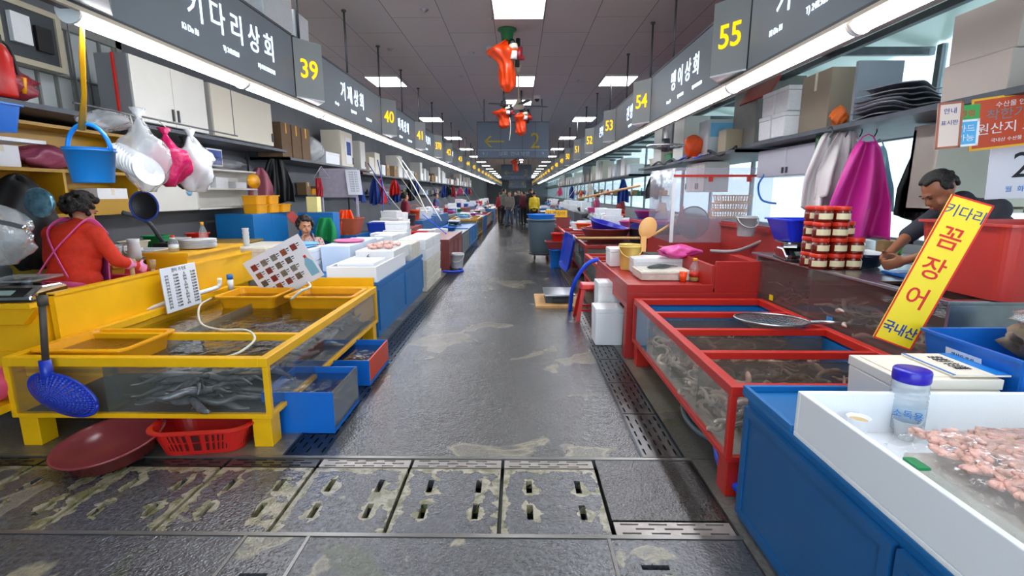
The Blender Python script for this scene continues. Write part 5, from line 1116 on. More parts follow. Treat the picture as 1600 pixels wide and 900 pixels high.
eels(30, (1.3, 2.2, 3.45, 4.4, .28, .44), M['eelb'], .34, .016, 3.0, 'brown hagfish lying in the far bays of the red tank', 'brown hagfish in the far bays', 54, (.4, .4), name='hagfish')
t = pole_net((1.93, 3.72, .655), .26, M['steel'], 'wire hand net lying across the red tank bars', rz=R(160))
# white tray objects near bay dividers seen as white rods
# steel upper tank with eels
T2 = thing('steel_tank', 'stainless-steel rimmed glass tank of eels behind the red tank', 'fish tank', (2.3, 2.62, 0)); L = 2.2; w = .8
MB().box(0, w, 0, L, .60, .62).box(w-.02, w, 0, L, .62, 1.02).box(0, w, L-.02, L, .62, 1.02).box(0, w, 0, .02, .62, 1.02).build('shell', M['steel'], T2)
MB().box(.006, .014, .02, L-.02, .62, 1.02).build('glass_front', glassy('steel_tank_glass', 'a89c96', .8, .04, 0, 20, 1.3, .14), T2)
MB().box(-.03, .30, .6, L+.05, 1.02, 1.04).box(-.03, .03, -.02, .6, 1.02, 1.04).box(.3, w+.03, 1.0, L+.02, 1.02, 1.04).box(.75, w+.03, -.02, 1.0, 1.02, 1.04).box(.03, .75, -.02, .03, 1.02, 1.04).build('rim', M['steel'], T2, bev=.003)
MB().box(.76, .78, .02, 2.18, .64, 1.0).box(.02, .76, 1.3, 1.31, .64, 1.0).build('liner', paint('8a5a56'), T2)
MB().add([(.02, .02, .93), (.78, .02, .93), (.78, 2.18, .93), (.02, 2.18, .93)], [(0, 1, 2, 3)]).build('water', M['water2'], T2)
for (cx, cy) in ((0.02, .02), (w-.08, .02), (.02, L-.08), (w-.08, L-.08)): MB().box(cx, cx+.06, cy, cy+.06, 0, .6).build('leg', M['dsteel'], T2)
eels(26, (2.42, 2.7, 4.0, 4.7, .64, .80), mat('purple_eel_skin', '4e3c42', .3, var=.3, vs=25, coat=.3), .3, .015, 3.5, 'dark purplish eel in the far half of the steel tank', 'dark eels in the steel tank', 61, (.8, .8))
eels(24, (2.4, 2.62, 2.9, 3.8, .64, .80), M['eelp'], .42, .018, 3.0, 'thick pale eel tangled in the near half of the steel tank', 'pale eels in the steel tank', 62, (.9, .9))
solo(MB().box(-.002, .0, -.035, .035, -.025, .025), 'tank_tag', mat('tag_yellow', 'd8c21a', .5), 'small yellow tag on the steel tank glass', 'tag', P(1205, 465, x=2.3)); solo(MB().box(-.002, .0, -.035, .035, -.025, .025), 'tank_tag', mat('tag_blue', '3a8ad0', .5), 'small blue tag on the steel tank glass', 'tag', P(1296, 500, x=2.3))
# scale + blue tub + jars
scale_((2.42, 4.28, 1.042), R(-12), 'silver weighing scale under the blue tub', s=1.05)
tubb((2.44, 4.3, 1.205), (.19, .16), (.25, .2), .185, mat('plastic', '1432d8', .3), 'deep blue rectangular tub standing on the scale')
def jar(loc, label):
    t = thing('sauce_jar', label, 'jar', loc, random.uniform(-.2, .2), 'red-lidded sauce jars stacked on steel tank'); r = .052; t.scale = (1.16, 1.16, 1.2)
    MB().lathe([(r*.92, 0), (r, .01), (r, .06), (r*.9, .07), (r*.9, .075)], 20).build('body', M['sauce'], t)
    MB().lathe([(r*.98, .072), (r, .074), (r, .093), (r*.96, .096), (.001, .096)], 24).build('lid', mat('lid_red', 'd63016', .35), t)
    mb = MB(); vs = []; 
    for k in range(9):
        a = R(-150+k*15); vs += [(r*1.015*cos(a), r*1.015*sin(a), .018), (r*1.015*cos(a), r*1.015*sin(a), .054)]
    mb.add(vs, [(2*k, 2*k+2, 2*k+3, 2*k+1) for k in range(8)], 0, True).build('label', mat('label_cream', 'e9d9b0', .6), t)
ux = ['left', 'middle', 'right']
for lv in range(4):
    for c_ in range(3):
        if c_ == 2 and lv > 1: continue
        jar((2.255+c_*.13+(.006*(lv % 2)), 3.76, 1.041+lv*.1165), f'red-lidded sauce jar, front {ux[c_]} column, {["bottom", "second", "third", "top"][lv]} level')
    if lv < 4:
        for c_ in range(2 if lv > 2 else 3): jar((2.265+c_*.13, 3.90, 1.041+lv*.1165), f'red-lidded sauce jar, rear {ux[c_]} column, {["bottom", "second", "third", "fourth"][lv]} level')
t = basin((2.70, 3.88, 1.045), .13, .10, mat('plastic', '22324e', .4), 'dark blue bowl of white pieces right of jars')
t = solo(MB().lathe([(.12, 0), (.10, .03), (.001, .05)], 20, wob=.1), 'white_pieces', M['foamw'], 'white pieces heaped in the dark blue bowl', 'food', (2.70, 3.88, 1.125), kind='stuff')
solo(MB().box(-.2, .2, -.13, .13, 0, .02), 'cutting_board', M['bluet'], 'blue cutting board on the steel tank top', 'cutting board', (2.78, 3.42, 1.042), bev=.006)
solo(MB().box(-.15, .15, -.015, .015, 0, .006).box(.1, .22, -.012, .012, 0, .018, m=1), 'knife', [M['steel'], M['black']], 'knife on the blue cutting board', 'knife', (2.74, 3.44, 1.064), rz=.2)
# red big tub
t = solo(MB().tub((.31, .26), (.35, .30), .40, .01, .02, n=6), 'plastic_tub', mat('plastic', 'c23a34', .35, bump=.1), 'large red plastic tub behind the yellow sign', 'tub', (2.80, 2.82, 1.045))
# yellow eel sign
c0, c1, c2, c3 = P(1362, 530, y=2.56), P(1425, 545, y=2.50), P(1563, 312, y=2.44), P(1480, 312, y=2.50)
c = (c0+c1+c2+c3)/4; v = ((c2+c3)-(c0+c1)).normalized(); u = (c1-c0); u = (u-v*u.dot(v)).normalized(); hh = ((c2+c3)/2-(c0+c1)/2).length; ww = (c1-c0).length*.98
t, X = flat_sign('standing_sign', 'tall yellow sign with red Korean lettering leaning on the tank', 'sign', c, u, v, ww, hh, mat('sign_yellow', 'f6d714', .4), .012)
e = MB()
for a, b, d_, f_ in ((-ww/2, ww/2, -hh/2, -hh/2+.008), (-ww/2, ww/2, hh/2-.008, hh/2), (-ww/2, -ww/2+.008, -hh/2, hh/2), (ww/2-.008, ww/2, -hh/2, hh/2)): e.box(a, b, d_, f_, 0, .001, X=X)
e.build('red_border', M['redink'], t)
text('lettering', '키다리', hh*.085, M['blueink'], t, X @ Matrix.Translation((0, hh*.405, .001)), .0008, .95)
for i, ch_ in enumerate('꼼장어'): text('lettering', ch_, hh*.155, M['redink'], t, X @ Matrix.Translation((-.005, hh*(.235-.205*i), .001)), .0008, .95, fat=.001)
text('lettering', '국내산', hh*.085, M['blueink'], t, X @ Matrix.Translation((0, -hh*.40, .001)), .0008, .85, fat=.0015)
# hoses under the red tank
for k, r in enumerate((.30, .26)):
    pts = [(1.42+r*.75*cos(a), 3.3+r*1.25*sin(a), .03+.03*k+.01*sin(3*a)) for a in [2*pi*i/18 for i in range(19)]]
    hose(pts, .02, mat('hose_grey', '5f6b72', .35), f'grey coiled hose lying under the red tank, {"outer" if k == 0 else "inner"} loop', n=3)
hose([(1.6, 2.95, .05), (1.32, 2.98, .12), (1.18, 2.72, .1), (1.17, 2.45, .06), (1.28, 2.2, .05)], .028, M['bluebr'], 'thick blue hose emerging under the red tank by the cabinet')
solo(MB().tube([(0, -.02, 0), (0, .02, 0)], .034, 12).box(-.01, .03, -.006, .006, .03, .05), 'hose_clamp', mat('brass', 'a88a40', .35, .8), 'brass clamp on the thick blue hose', 'clamp', (1.172, 2.52, .068))
# ---------------- man at right and wall behind ----------------
t = figure('person in dark grey polo leaning over the right tank', (3.32, 3.45, .0), R(88), dict(pel=(0, -.1, .93), chest=(0, .12, 1.22), neck=(0, .30, 1.42), head=(0, .44, 1.49), look=(0, .75, -.6), up=(0, .6, .75), shR=(.18, .24, 1.38), shL=(-.18, .24, 1.38), elR=(.24, .42, 1.2), wrR=(.12, .62, 1.08), elL=(-.26, .42, 1.2), wrL=(-.1, .66, 1.07)),
    skin=M['skind'], top=mat('dark_polo', '2e2e38', .8), bottom=mat('black_waterproof', '1a1a1e', .5), vox=.009, sleeves=.2, sx=1.08); t.scale = (1.08, 1.08, 1.08)
# desk cabinet with drawer and stickers, calendar
t = thing('shelf_cabinet', 'cream open cabinet with a wide drawer on the right wall', 'cabinet', (3.28, 3.95, 1.45)); CR = mat('cabinet_cream', 'd6cdb9', .45); TN = mat('drawer_tan', 'd2b48c', .5)
MB().box(0, .03, 0, .4, 0, .66).box(.62, .65, 0, .4, 0, .66).box(0, .65, 0, .4, .66, .69).box(0, .65, 0, .4, 0, .03).box(0, .65, .37, .4, 0, .66).box(.03, .62, .0, .4, .2, .22).build('case', CR, t)
d = MB().box(-.04, .60, -.02, 0, .26, .48).build('drawer', TN, t); MB().box(.12, .32, -.035, -.02, .37, .39).build('handle', M['steel'], d)
MB().box(-.02, .07, -.024, -.02, .29, .46).build('sticker', mat('sticker_blue', '1c56a8', .4), t)
MB().box(.05, .6, .05, .35, .5, .52).build('shelf_board', CR, t); lump(V((3.6, 4.1, 1.975)), .2, .12, .06, mat('brown_goods', '6a4c2c', .7), 'brown parcel inside the cream open cabinet', name='parcel', cat='parcel', seed=44)
def poster(px, py, y, w, h, m, label, lines, border=None, tilt=.0, name='poster', cat='poster'):
    c = P(px, py, y=y); t, X = flat_sign(name, label, cat, c, (1, -.35, tilt), (-tilt*.9, 0, 1), w, h, m, .006)
    if border:
        e = MB(); b = .012
        for a, q, d_, f_ in ((-w/2, w/2, -h/2, -h/2+b), (-w/2, w/2, h/2-b, h/2), (-w/2, -w/2+b, -h/2, h/2), (w/2-b, w/2, -h/2, h/2)): e.box(a, q, d_, f_, 0, .002, X=X)
        e.build('border', border, t)
    for (s_, fx, fy, sz, mm) in lines: text('lettering', s_, sz, mm, t, X @ Matrix.Translation((w*fx, h*fy, .0015)), .0008)
    return t, X
WP = mat('sheet_white', 'e4e6ee', .35)
poster(1583, 188, 3.1, .40, .30, mat('poster_orange', 'c84a24', .3), 'orange poster with yellow border hanging at top right', [('수산물 안전', 0, .33, .035, M['white']), ('착한가격', 0, .14, .07, M['sign']), ('원산지 표시', 0, -.12, .07, M['white']), ('국내산 수산물 판매', 0, -.34, .025, M['white'])], mat('border_yellow', 'f0b41c', .4), .12)
poster(1483, 196, 3.05, .12, .26, mat('poster_pinkish', 'd9c4b8', .4), 'narrow pinkish certificate sheet left of orange poster', [('안내', 0, .3, .035, M['blueink']), ('표시판', 0, .05, .03, M['blueink'])], mat('border_brown', 'a05a40', .5), .08)
poster(1512, 178, 3.04, .11, .10, mat('poster_green', '2f9a44', .4), 'small green notice beside the orange poster', [('알림', 0, 0, .04, M['redink'])], None, .08)
poster(1509, 208, 3.04, .12, .15, mat('poster_blue', '4fa8dc', .4), 'small blue and white notice under the green one', [('카드', 0, .15, .045, M['white']), ('가능', 0, -.2, .045, M['white'])], M['white'], .08)
t, X = poster(1608, 266, 3.2, .40, .34, WP, 'white wall calendar page with large 20 at right edge', [('20', .05, .08, .22, M['ink']), ('월  화  수  목', .0, -.33, .04, mat('print_blue', '1a7fd0', .4))], None, .05, 'calendar', 'calendar')
solo(MB().box(0, .9, 0, .06, 0, 1.0), 'notice_stand', CR, 'cream upright panel carrying the posters at right', 'panel', (3.1, 3.85, 1.5))
bpy.data.objects['notice_stand'].scale = (1, .5, .66)
shelf(2.84, 3.9, 2.0, 6.55, 2.2, 'dark cluttered metal shelf over the near right stall', posts=((3.8, 6.5),))
shelf(2.8, 3.95, 6.7, 12.0, 2.16, 'dark metal shelf farther along the right stalls', posts=((3.8, 11.8),))
x, y, z, w, h = fit(1472, 1720, 150, 60, y=3.5)
PB = mat('carton_pinkish', 'c4b4a9', .7, var=.04, vs=3)
foam_box((3.35, 3.45, 2.21), .85, .5, .24, 'lower wide pinkish-white carton on the near right shelf', m=PB, lid=False, group='pale cartons on the right shelf')
foam_box((3.22, 3.45, 2.455), .55, .5, .32, 'upper pinkish-white carton at top right corner', m=PB, lid=False, group='pale cartons on the right shelf')
foam_box((3.72, 3.2, 2.455), .3, .4, .26, 'second upper pale carton beside the gap at top right', m=PB, lid=False, group='pale cartons on the right shelf')
# shelf things: grey plastic sheets, cartons
for i in range(7):
    solo(MB().sheet(lambda u, v: ((u-.5)*.5, (v-.5)*.4, .015*sin(7*u+i)+.01*sin(5*v)), 14, 6), 'folded_sheet', [mat('sheet_grey', ['7a7880', '5c5a62', '8a8690'][i % 3], .6)], f'folded grey sheet on the right shelf pile, {ords[i]} from below', 'sheet', (3.12, 4.35, 2.225+i*.036), sol=.008, rot=(0, 0, .1*i))
solo(MB().box(-.2, .2, -.02, .02, 0, .55), 'grey_board', mat('board_bluegrey', '8f959e', .5), 'upright blue-grey board behind the folded sheets', 'board', (3.2, 4.75, 2.2), bev=.003)
lump(V((2.98, 4.9, 2.21)), .06, .08, .09, mat('orange_rag', 'd8641a', .6), 'orange rag bundle on the right shelf', name='rag', cat='rag', seed=46, wob=.3)
carton((3.3, 5.35, 2.205), .62, .5, .58, 'large brown carton with faint print on the right shelf', m=mat('card_grey', '9a8a78', .8))
for k, (y, z, n_) in enumerate([(6.05, 2.205, 'lower left'), (6.05, 2.47, 'upper left'), (5.75, 2.205, 'lower right'), (5.75, 2.47, 'upper right')]):
    foam_box((2.98+.02*(k % 2), y, z), .29, .28, .255, f'white printed foam box strapped on the right shelf, {n_}', group='white boxes strapped on the right shelf')
solo(MB().box(-.3, .3, -.35, .35, 0, .9), 'storage_cabinet', mat('cabinet_greybrown', '7d7a74', .5, var=.1), 'tall grey-brown cabinet standing on shelf under number 54', 'cabinet', (3.35, 7.1, 2.165), bev=.006)
solo(MB().box(-.12, .12, -.14, .14, 0, .3), 'control_box', mat('box_beige', 'a89a80', .5), 'beige control box fixed beside the grey cabinet', 'box', (2.95, 7.25, 2.165), bev=.01)
solo(MB().box(-.02, .0, -.4, .4, -.12, .12), 'red_board', paint('a02a20'), 'dark red board above the white strapped boxes', 'board', (3.0, 6.6, 2.84), rot=(0, .5, 0))
# white wall cabinet with clear doors
t = wcab(3.1, 3.45, 5.3, 6.7, 1.8, 2.13, 'white wall cabinet hanging below the right shelf', 2, mat('cabinet_lilac', 'c9c8d4', .3), side=1)
# aprons hanging
cloth(P(1300, 216, y=4.9)+V((0, 0, .05)), .42, .7, mat('white_rubber', 'e4dcd8', .45), 'white rubber apron hanging left of the pink one', rz=-.3, folds=3, amp=.06, top=.3, seed=61)
cloth(P(1322, 214, y=4.8)+V((0, 0, .05)), .40, .6, mat('white_rubber', 'e4dcd8', .45), 'second white rubber apron close behind the pink one', rz=-.3, folds=3, amp=.06, top=.3, seed=62)
cloth(P(1355, 225, y=4.4)+V((0, 0, .02)), .46, .84, mat('magenta_rubber', 'cf2c92', .4), 'magenta rubber apron hanging behind the sauce jars', rz=-.35, folds=2, amp=.06, top=.25, seed=63)
cloth(P(1372, 232, y=4.7)+V((0, 0, .02)), .32, .6, mat('lightblue_rubber', 'a9d8ea', .4), 'light blue apron hanging right of the magenta one', rz=-.3, folds=2, amp=.05, top=.25, seed=64)
cloth(P(1462, 226, y=4.35)+V((0, 0, .02)), .44, .62, M['black'], 'black jacket hanging above the leaning man', 'hanging_jacket', 'jacket', rz=-.5, folds=3, amp=.06, top=.45, seed=65)
for px in (1296, 1320, 1342, 1365): solo(MB().tube(smooth([(0, 0, .0), (.02, 0, .05), (0, 0, .09), (-.03, 0, .07)]), .006), 'hook', M['dsteel'], f'dark wall hook above aprons at right, {ords[(1296, 1320, 1342, 1365).index(px)]} from left', 'hook', P(px, 218, y=4.7)+V((0, 0, .02)))
solo(MB().box(-.03, .03, -.03, .03, 0, 2.2), 'green_post', mat('post_green', '14603a', .5), 'dark green upright post behind white aprons', 'post', (2.98, 5.15, 0))
solo(MB().box(0, .8, 0, 1.7, 0, .92).box(-.03, .8, -.02, 1.7, .92, .95), 'back_counter', mat('counter_pinkgrey', 'b7a4a2', .5), 'pinkish-grey back counter behind the leaning man', 'counter', (3.48, 4.75, 0), bev=.003)
for i, (x, y, s_, m_, n_) in enumerate([(3.6, 4.9, .12, 'wood', 'wooden block on the pinkish back counter'), (3.65, 5.3, .1, 'white', 'small white pot on the pinkish back counter'), (3.7, 5.7, .14, 'card', 'brown carton on the pinkish back counter'), (3.75, 6.1, .16, 'white', 'white kettle-like pot at the far back counter')]):
    solo(MB().lathe([(s_*.8, 0), (s_, .02), (s_*.9, s_*1.6), (s_*.5, s_*1.7), (.001, s_*1.75)], 18 if i % 2 else 4), 'counter_pot', M[m_], n_, 'pot', (x, y, .952))
hose([P(1405, 398, y=4.3), P(1415, 370, y=4.35), P(1432, 352, y=4.4), P(1460, 340, y=4.5)], .016, mat('hose_green', '4f9a3a', .4), 'light green hose curving beside the leaning man')
hose([P(1212, 318, y=6.0), P(1190, 312, y=6.3), P(1185, 290, y=6.5), P(1195, 272, y=6.5)], .012, M['bluet'], 'blue hose looping in front of the right window')
# ---------------- red counter stall ----------------
RC = thing('red_counter', 'red painted counter with open front beyond the red tank', 'counter', (1.05, 4.72, 0)); rp = paint('b02822', .4)
MB().box(0, 1.25, 0, 1.9, .5, .56).box(0, 1.25, -.0, .03, .56, .66).box(0, .03, .03, 1.9, .56, .66).box(.02, .80, .02, 1.88, .66, .70).box(0, .82, 0, .02, .66, .74).box(0, .02, 0.02, 1.9, .66, .74).build('top', rp, RC, bev=.004)
MB().box(0, .22, 0, .12, 0, .5).build('leg', rp, RC, bev=.004); MB().box(0, .12, 1.78, 1.9, 0, .5).build('leg', rp, RC, bev=.004); MB().box(.22, 1.25, .02, .06, .0, .5).build('front_panel', rp, RC)
MB().box(0.8, .84, 0.02, 1.9, .7, .92).box(.84, 1.3, .02, .06, .66, .96).box(1.2, 1.3, .06, .6, .66, .96).build('side_box', rp, RC, bev=.004)
foam_box((.97, 5.3, 0), .3, .32, .40, 'lower white foam box under the red counter edge', m=M['foamw']); foam_box((1.02, 5.62, .0), .26, .3, .62, 'taller white foam box behind the lower one', m=M['foam'])
# stool red
def stool(loc, label):
    t = thing('plastic_stool', label, 'stool', loc); MB().frus((.14, .14), (.12, .12), .40, .46).build('seat', M['redb'], t, bev=.012)
    for sx in (-1, 1):
        for sy in (-1, 1):
            MB().add([(sx*(.17+a), sy*(.17+b), 0) for a, b in ((-.025, -.025), (.025, -.025), (.025, .025), (-.025, .025))]+[(sx*(.11+a), sy*(.11+b), .41) for a, b in ((-.03, -.03), (.012, -.03), (.012, .012), (-.03, .012))], [(3, 2, 1, 0), (4, 5, 6, 7), (0, 1, 5, 4), (1, 2, 6, 5), (2, 3, 7, 6), (3, 0, 4, 7)]).build('leg', M['redb'], t)
    MB().box(-.14, .14, -.145, -.135, .12, .15).box(-.14, .14, .135, .145, .12, .15).build('brace', M['redb'], t)
stool((.93, 6.35, 0), 'red plastic stool by the red counter')
# floor scale
t = thing('platform_scale', 'flat steel platform scale on wooden board in the aisle', 'weighing scale', (.60, 7.35, 0)); MB().box(-.35, .35, -.45, .45, 0, .03).build('base_board', M['wood'], t); MB().box(-.2, .2, -.25, .25, .03, .13).build('body', M['dgrey'], t); MB().box(-.22, .22, -.3, .3, .14, .165).build('platform', M['steel'], t, bev=.006); MB().box(-.1, .1, -.31, -.26, .05, .11).build('display', M['black'], t)
# things on the red counter
foam_box((1.55, 5.35, .705), .55, .42, .09, 'flat old foam tray holding a dark fish', m=M['foamold'], lid=True)
fish((1.38, 5.33, .82), .36, .3, 'flat dark fish on old foam tray')
o_ = [q for q in bpy.data.objects if q.get('label') == 'flat dark fish on old foam tray'][0]; o_['group'] = 'fish'; o_.rotation_euler = (pi/2, 0, .3)
foam_box((1.6, 5.78, .705), .6, .36, .17, 'old white foam box with holes behind the fish tray', m=M['foam'])
foam_box((1.28, 6.3, .705), .3, .3, .22, 'white foam box at the back left of the red counter', m=M['foamw'])
bucket((1.33, 5.95, .705), .13, .30, mat('plastic', 'eccf70', .4), 'pale yellow bucket on the red counter', 'down')
c = V((1.48, 5.92, 1.02)); t = thing('plastic_scoop', 'pale orange paddle scoop standing in the yellow bucket', 'scoop', c); MB().lathe([(.001, 0), (.1, 0), (.104, .008), (.1, .014), (.001, .01)], 24, X=Matrix.Translation((.04, 0, .18)) @ Matrix.Rotation(.35, 4, 'Y') @ Matrix.Rotation(pi/2, 4, 'X'), sy=1.25).build('blade', mat('plastic', 'f0b870', .4), t); MB().box(-.03, .03, -.02, .02, -.1, .08).build('handle', mat('plastic', 'f0b870', .4), t)
bottle((1.82, 5.12, .705), .05, .24, M['clearp'], M['ytub'], 'oil bottle with yellow cap on the red counter', mat('oil', 'b0a028', .2), lab=mat('label_red', 'c83a2a', .4))
lump((1.80, 5.62, .88), .22, .14, .075, mat('magenta_film', 'e0509a', .35, bump=.6, bs=30), 'crumpled pink plastic bag on the foam boxes', seed=71, wob=.3)
solo(MB().lathe([(.03, 0), (.04, .1), (.038, .1), (.001, .02)], 16), 'orange_cup', M['orange'], 'orange plastic cup beside the oil bottle', 'cup', (1.7, 5.1, .705))
solo(MB().box(-.11, .11, -.11, .11, 0, .03).box(-.09, .09, -.09, .09, .03, .1, m=1).lathe([(.05, .1), (.13, .13), (.13, .135), (.001, .12)], 24), 'small_scale', [M['black'], M['chrome']], 'small round-pan scale behind the yellow bucket', 'scale', (1.75, 6.45, .705))
hose([P(1110, 392, y=6.2), P(1150, 392, y=6.0), P(1195, 375, y=5.6)], .02, mat('hose_pinkgrey', 'a89a98', .4), 'pinkish-grey hose crossing the red back panel')
solo(MB().box(-.03, 0, 0, 2.5, 0, .62).box(-.06, 0, 0.2, 1.6, .56, .60), 'red_back_panel', paint('a8302a'), 'red painted back panel behind the red counter', 'panel', (2.75, 5.2, .62))
solo(MB().box(0, .3, 0, 1.5, 0, .6), 'stall_platform', M['blued'], 'dark blue base under the red back panel', 'counter', (2.42, 5.2, 0))
hose([P(890, 500, y=6.9), P(895, 450, y=6.6), P(915, 415, y=6.5), P(935, 405, y=6.45)], .028, M['bluebr'], 'thick blue hose arching at the red stool')
hose([P(1000, 372, y=6.9), P(902, 372, y=7.4)], .018, M['wood'], 'long wooden pole lying over the red counter', name='wooden_pole'); hose([P(1020, 368, y=6.8), P(1052, 348, y=7.0)], .02, M['wood'], 'second shorter wooden pole behind the yellow bucket', name='wooden_pole')
# glass display tank with misted sheet
T3 = thing('display_tank', 'tall misted clear-sheet tank with red top bar on right', 'fish tank', (2.05, 6.75, .95))
MB().box(0, 1.3, 0, .02, .0, .98).box(0, .02, .02, 1.2, 0, .98).build('clear_sheet', glassy('misted_sheet', 'd4cfdb', .75, .12, .3, 6, 1.25, .22), T3); MB().box(-.01, 1.3, -.03, .0, .86, .89).box(.45, .5, -.03, 0, .80, .86).box(.95, 1.0, -.03, 0, .80, .86).build('top_bar', M['red'], T3); MB().box(-.02, .02, -.03, 0, 0, .84).build('white_post', M['white'], T3); MB().box(0, 1.3, -.03, 1.2, -.3, 0).build('base', paint('a8302a'), T3)
solo(MB().box(-.2, .65, -.6, .6, 0, .645), 'stall_platform', M['dgrey'], 'dark base carrying the misted tank', 'platform', (2.7, 7.35, 0))
solo(MB().tube([(.22*cos(2*pi*i/24), 0, .22*sin(2*pi*i/24)) for i in range(25)], .01, cap=False).lathe([(.001, 0), (.215, 0)], 24, X=Matrix.Rotation(pi/2, 4, 'X'), m=1), 'round_net', [M['dsteel'], glassy('net_mesh', '55585a', .4, .5, .9, 90, 1.1, .5)], 'round grey net leaning inside the misted tank', 'net', (2.42, 7.0, 1.2))
for i in range(3): crate((2.98+.03*i, 7.25, 1.252+i*.11), .42, .3, .105, M['ytub'], f'orange-yellow crate inside the misted tank, {ux[i] if False else ["bottom", "middle", "top"][i]} one')
solo(MB().box(-.22, .25, -.15, .15, 0, .29), 'crate_stand', M['grey'], 'grey block under the crates in the misted tank', 'stand', (2.98, 7.25, .955))
bucket(P(1165, 366, y=5.6)+V((0, 0, -.02)), .11, .22, mat('plastic', 'b8b8b8', .5), 'grey-white pail standing by the red back panel', 'down')
# near right blue tub etc below steel tank
solo(MB().box(0, .5, 0, .25, 0, .5), 'blue_crate', M['bluet'], 'blue crate between red counter and steel tank', 'crate', (2.38, 4.86, 0), bev=.005)
# ---------------- ceiling fittings ----------------
def dome(x, y, label):
    t = thing('dome_camera', label, 'security camera', (x, y, CZ-.13)); MB().lathe([(.075, .13), (.075, .05), (.06, .04), (.001, .04)], 20).build('housing', M['white'], t); MB().lathe([(.001, -.02), (.035, -.005), (.05, .02), (.052, .045)], 16).build('lens_dome', M['black'], t)
dome(-.42, 8.2, 'white dome camera on ceiling left of the orange bundle'); dome(.42, 12.0, 'white dome camera in front of the aisle sign')
def wrapped(x, y, z0, z1, label, lean, seed, green=False):
    t = thing('wrapped_hanging_reel', label, 'hanging reel', (x, y, z0)); H_ = z1-z0; rd = random.Random(seed)
    if green: MB().lathe([(.13, H_), (.13, H_-.02), (.09, H_-.04), (.075, H_-.15), (.001, H_-.15)], 24).build('ceiling_mount', mat('mount_green', '1c6b3e', .4), t)
    else: MB().lathe([(.06, H_), (.06, H_-.05), (.09, H_-.08), (.09, H_-.1), (.03, H_-.12), (.03, H_-.2)], 16).build('ceiling_mount', M['dsteel'], t)
    def fn(u, v):
        a = 2*pi*u; w_ = 1-v; r = (.03+.075*min(1, w_*8)*min(1, v*6+.15)+.085*math.exp(-((v-.2)/.13)**2))*(1+.2*sin(3*a+v*5+seed)+.12*sin(7*a-v*9)); return (r*cos(a)-lean*.05*math.exp(-((v-.2)/.15)**2), r*sin(a)*.9, (H_-.16)*w_)
    MB().sheet(fn, 36, 26).build('orange_cover', mat('orange_film', 'e8450c', .35, bump=.4, bs=14), t)
    def f2(u, v): return (-lean*(.03+.19*v)+.02*sin(5*u), (u-.5)*.26, H_-.17-.16*v+.02*sin(6*u))
    MB().sheet(f2, 12, 6).build('cover_flap', mat('orange_film', 'e8450c', .35, bump=.4, bs=14), t, sol=.006)
    MB().cyl((.09, -.11, H_*.5), (.09, -.11, H_*.62), .05).cyl((.09, -.11, H_*.65), (.08, -.1, H_*.72), .062, m=1).cyl((.08, -.1, H_*.72), (.06, -.06, H_*.78), .05, m=2).build('plug_body', [M['white'], M['cream'], M['black']], t)
    MB().cyl((.16, -.05, H_*.52), (.17, -.03, H_*.7), .045).cyl((.12, -.05, H_*.53), (.24, -.05, H_*.53), .025).build('red_connector', mat('plug_red', '8e1f2a', .4), t)
    MB().cyl((.14, -.05, H_*.4), (.15, 0, H_*.85), .03).build('dark_socket', M['black'], t)
    return t
wrapped(-.16, 7.35, 2.98, 3.8, 'orange-wrapped cable reel hanging from green ceiling mount', 1.0, 3, True)
a = wrapped(-.32, 11.3, 2.98, 3.55, 'left orange-wrapped reel in front of aisle sign 2', .8, 5); b = wrapped(.06, 11.5, 2.86, 3.5, 'right orange-wrapped reel in front of aisle sign 2', -.3, 7)
for t, z in ((a, 3.55), (b, 3.5)): MB().cyl((0, 0, z-t.location.z-.02), (0, 0, 3.8-t.location.z), .02).build('rod', M['dsteel'], t)
a = wrapped(-.13, 23.5, 2.55, 3.3, 'farther orange-wrapped reel in front of aisle sign 3', .2, 9); MB().cyl((0, 0, .7), (0, 0, 1.25), .02).build('rod', M['dsteel'], a)
hose([(-.2, 11.25, 3.25), (-.17, 11.2, 3.0), (-.2, 11.2, 2.72)], .008, M['rope'], 'thin white cord hanging from the left wrapped reel', name='cord')
t = thing('ceiling_fan', 'cream ceiling fan with grey blades past the first reel', 'ceiling fan', (0, 9.3, 3.06))
MB().cyl((0, 0, .1), (0, 0, .74), .012).lathe([(.001, .74), (.06, .74), (.02, .62), (.001, .62)], 16).build('rod', M['cream'], t); MB().lathe([(.001, 0), (.09, .01), (.11, .05), (.06, .1), (.03, .17), (.001, .18)], 24).build('motor', M['cream'], t)
for k in range(4):
    a = R(20+90*k); X = Matrix.Rotation(a, 4, 'Z'); MB().box(.1, .55, -.06, .05, .07, .078, X=X).build('blade', mat('fan_blade', '6d6c68', .5), t)
for i, (x, y) in enumerate([(-1.15, 6.6), (-2.0, 8.3), (-.75, 8.5), (1.2, 10.5), (-1.1, 10.1), (-.35, 6.9)]):
    solo(MB().lathe([(.001, -.03), (.018, -.028), (.02, -.012), (.045, -.008), (.05, 0)], 16), 'sprinkler', M['steel'], f'small ceiling sprinkler head, {ords[i]} of six nearest', 'sprinkler', (x, y, CZ), group='sprinkler heads in the ceiling')
for i, (y0, y1, h) in enumerate([(4.55, 5.13, .58), (5.16, 5.5, .27)]): foam_box((-2.30, (y0+y1)/2, 3.062), .3, y1-y0, h, f'white box standing on top of the near left sign, {"taller" if i == 0 else "shorter"} one', group=None, lid=False)
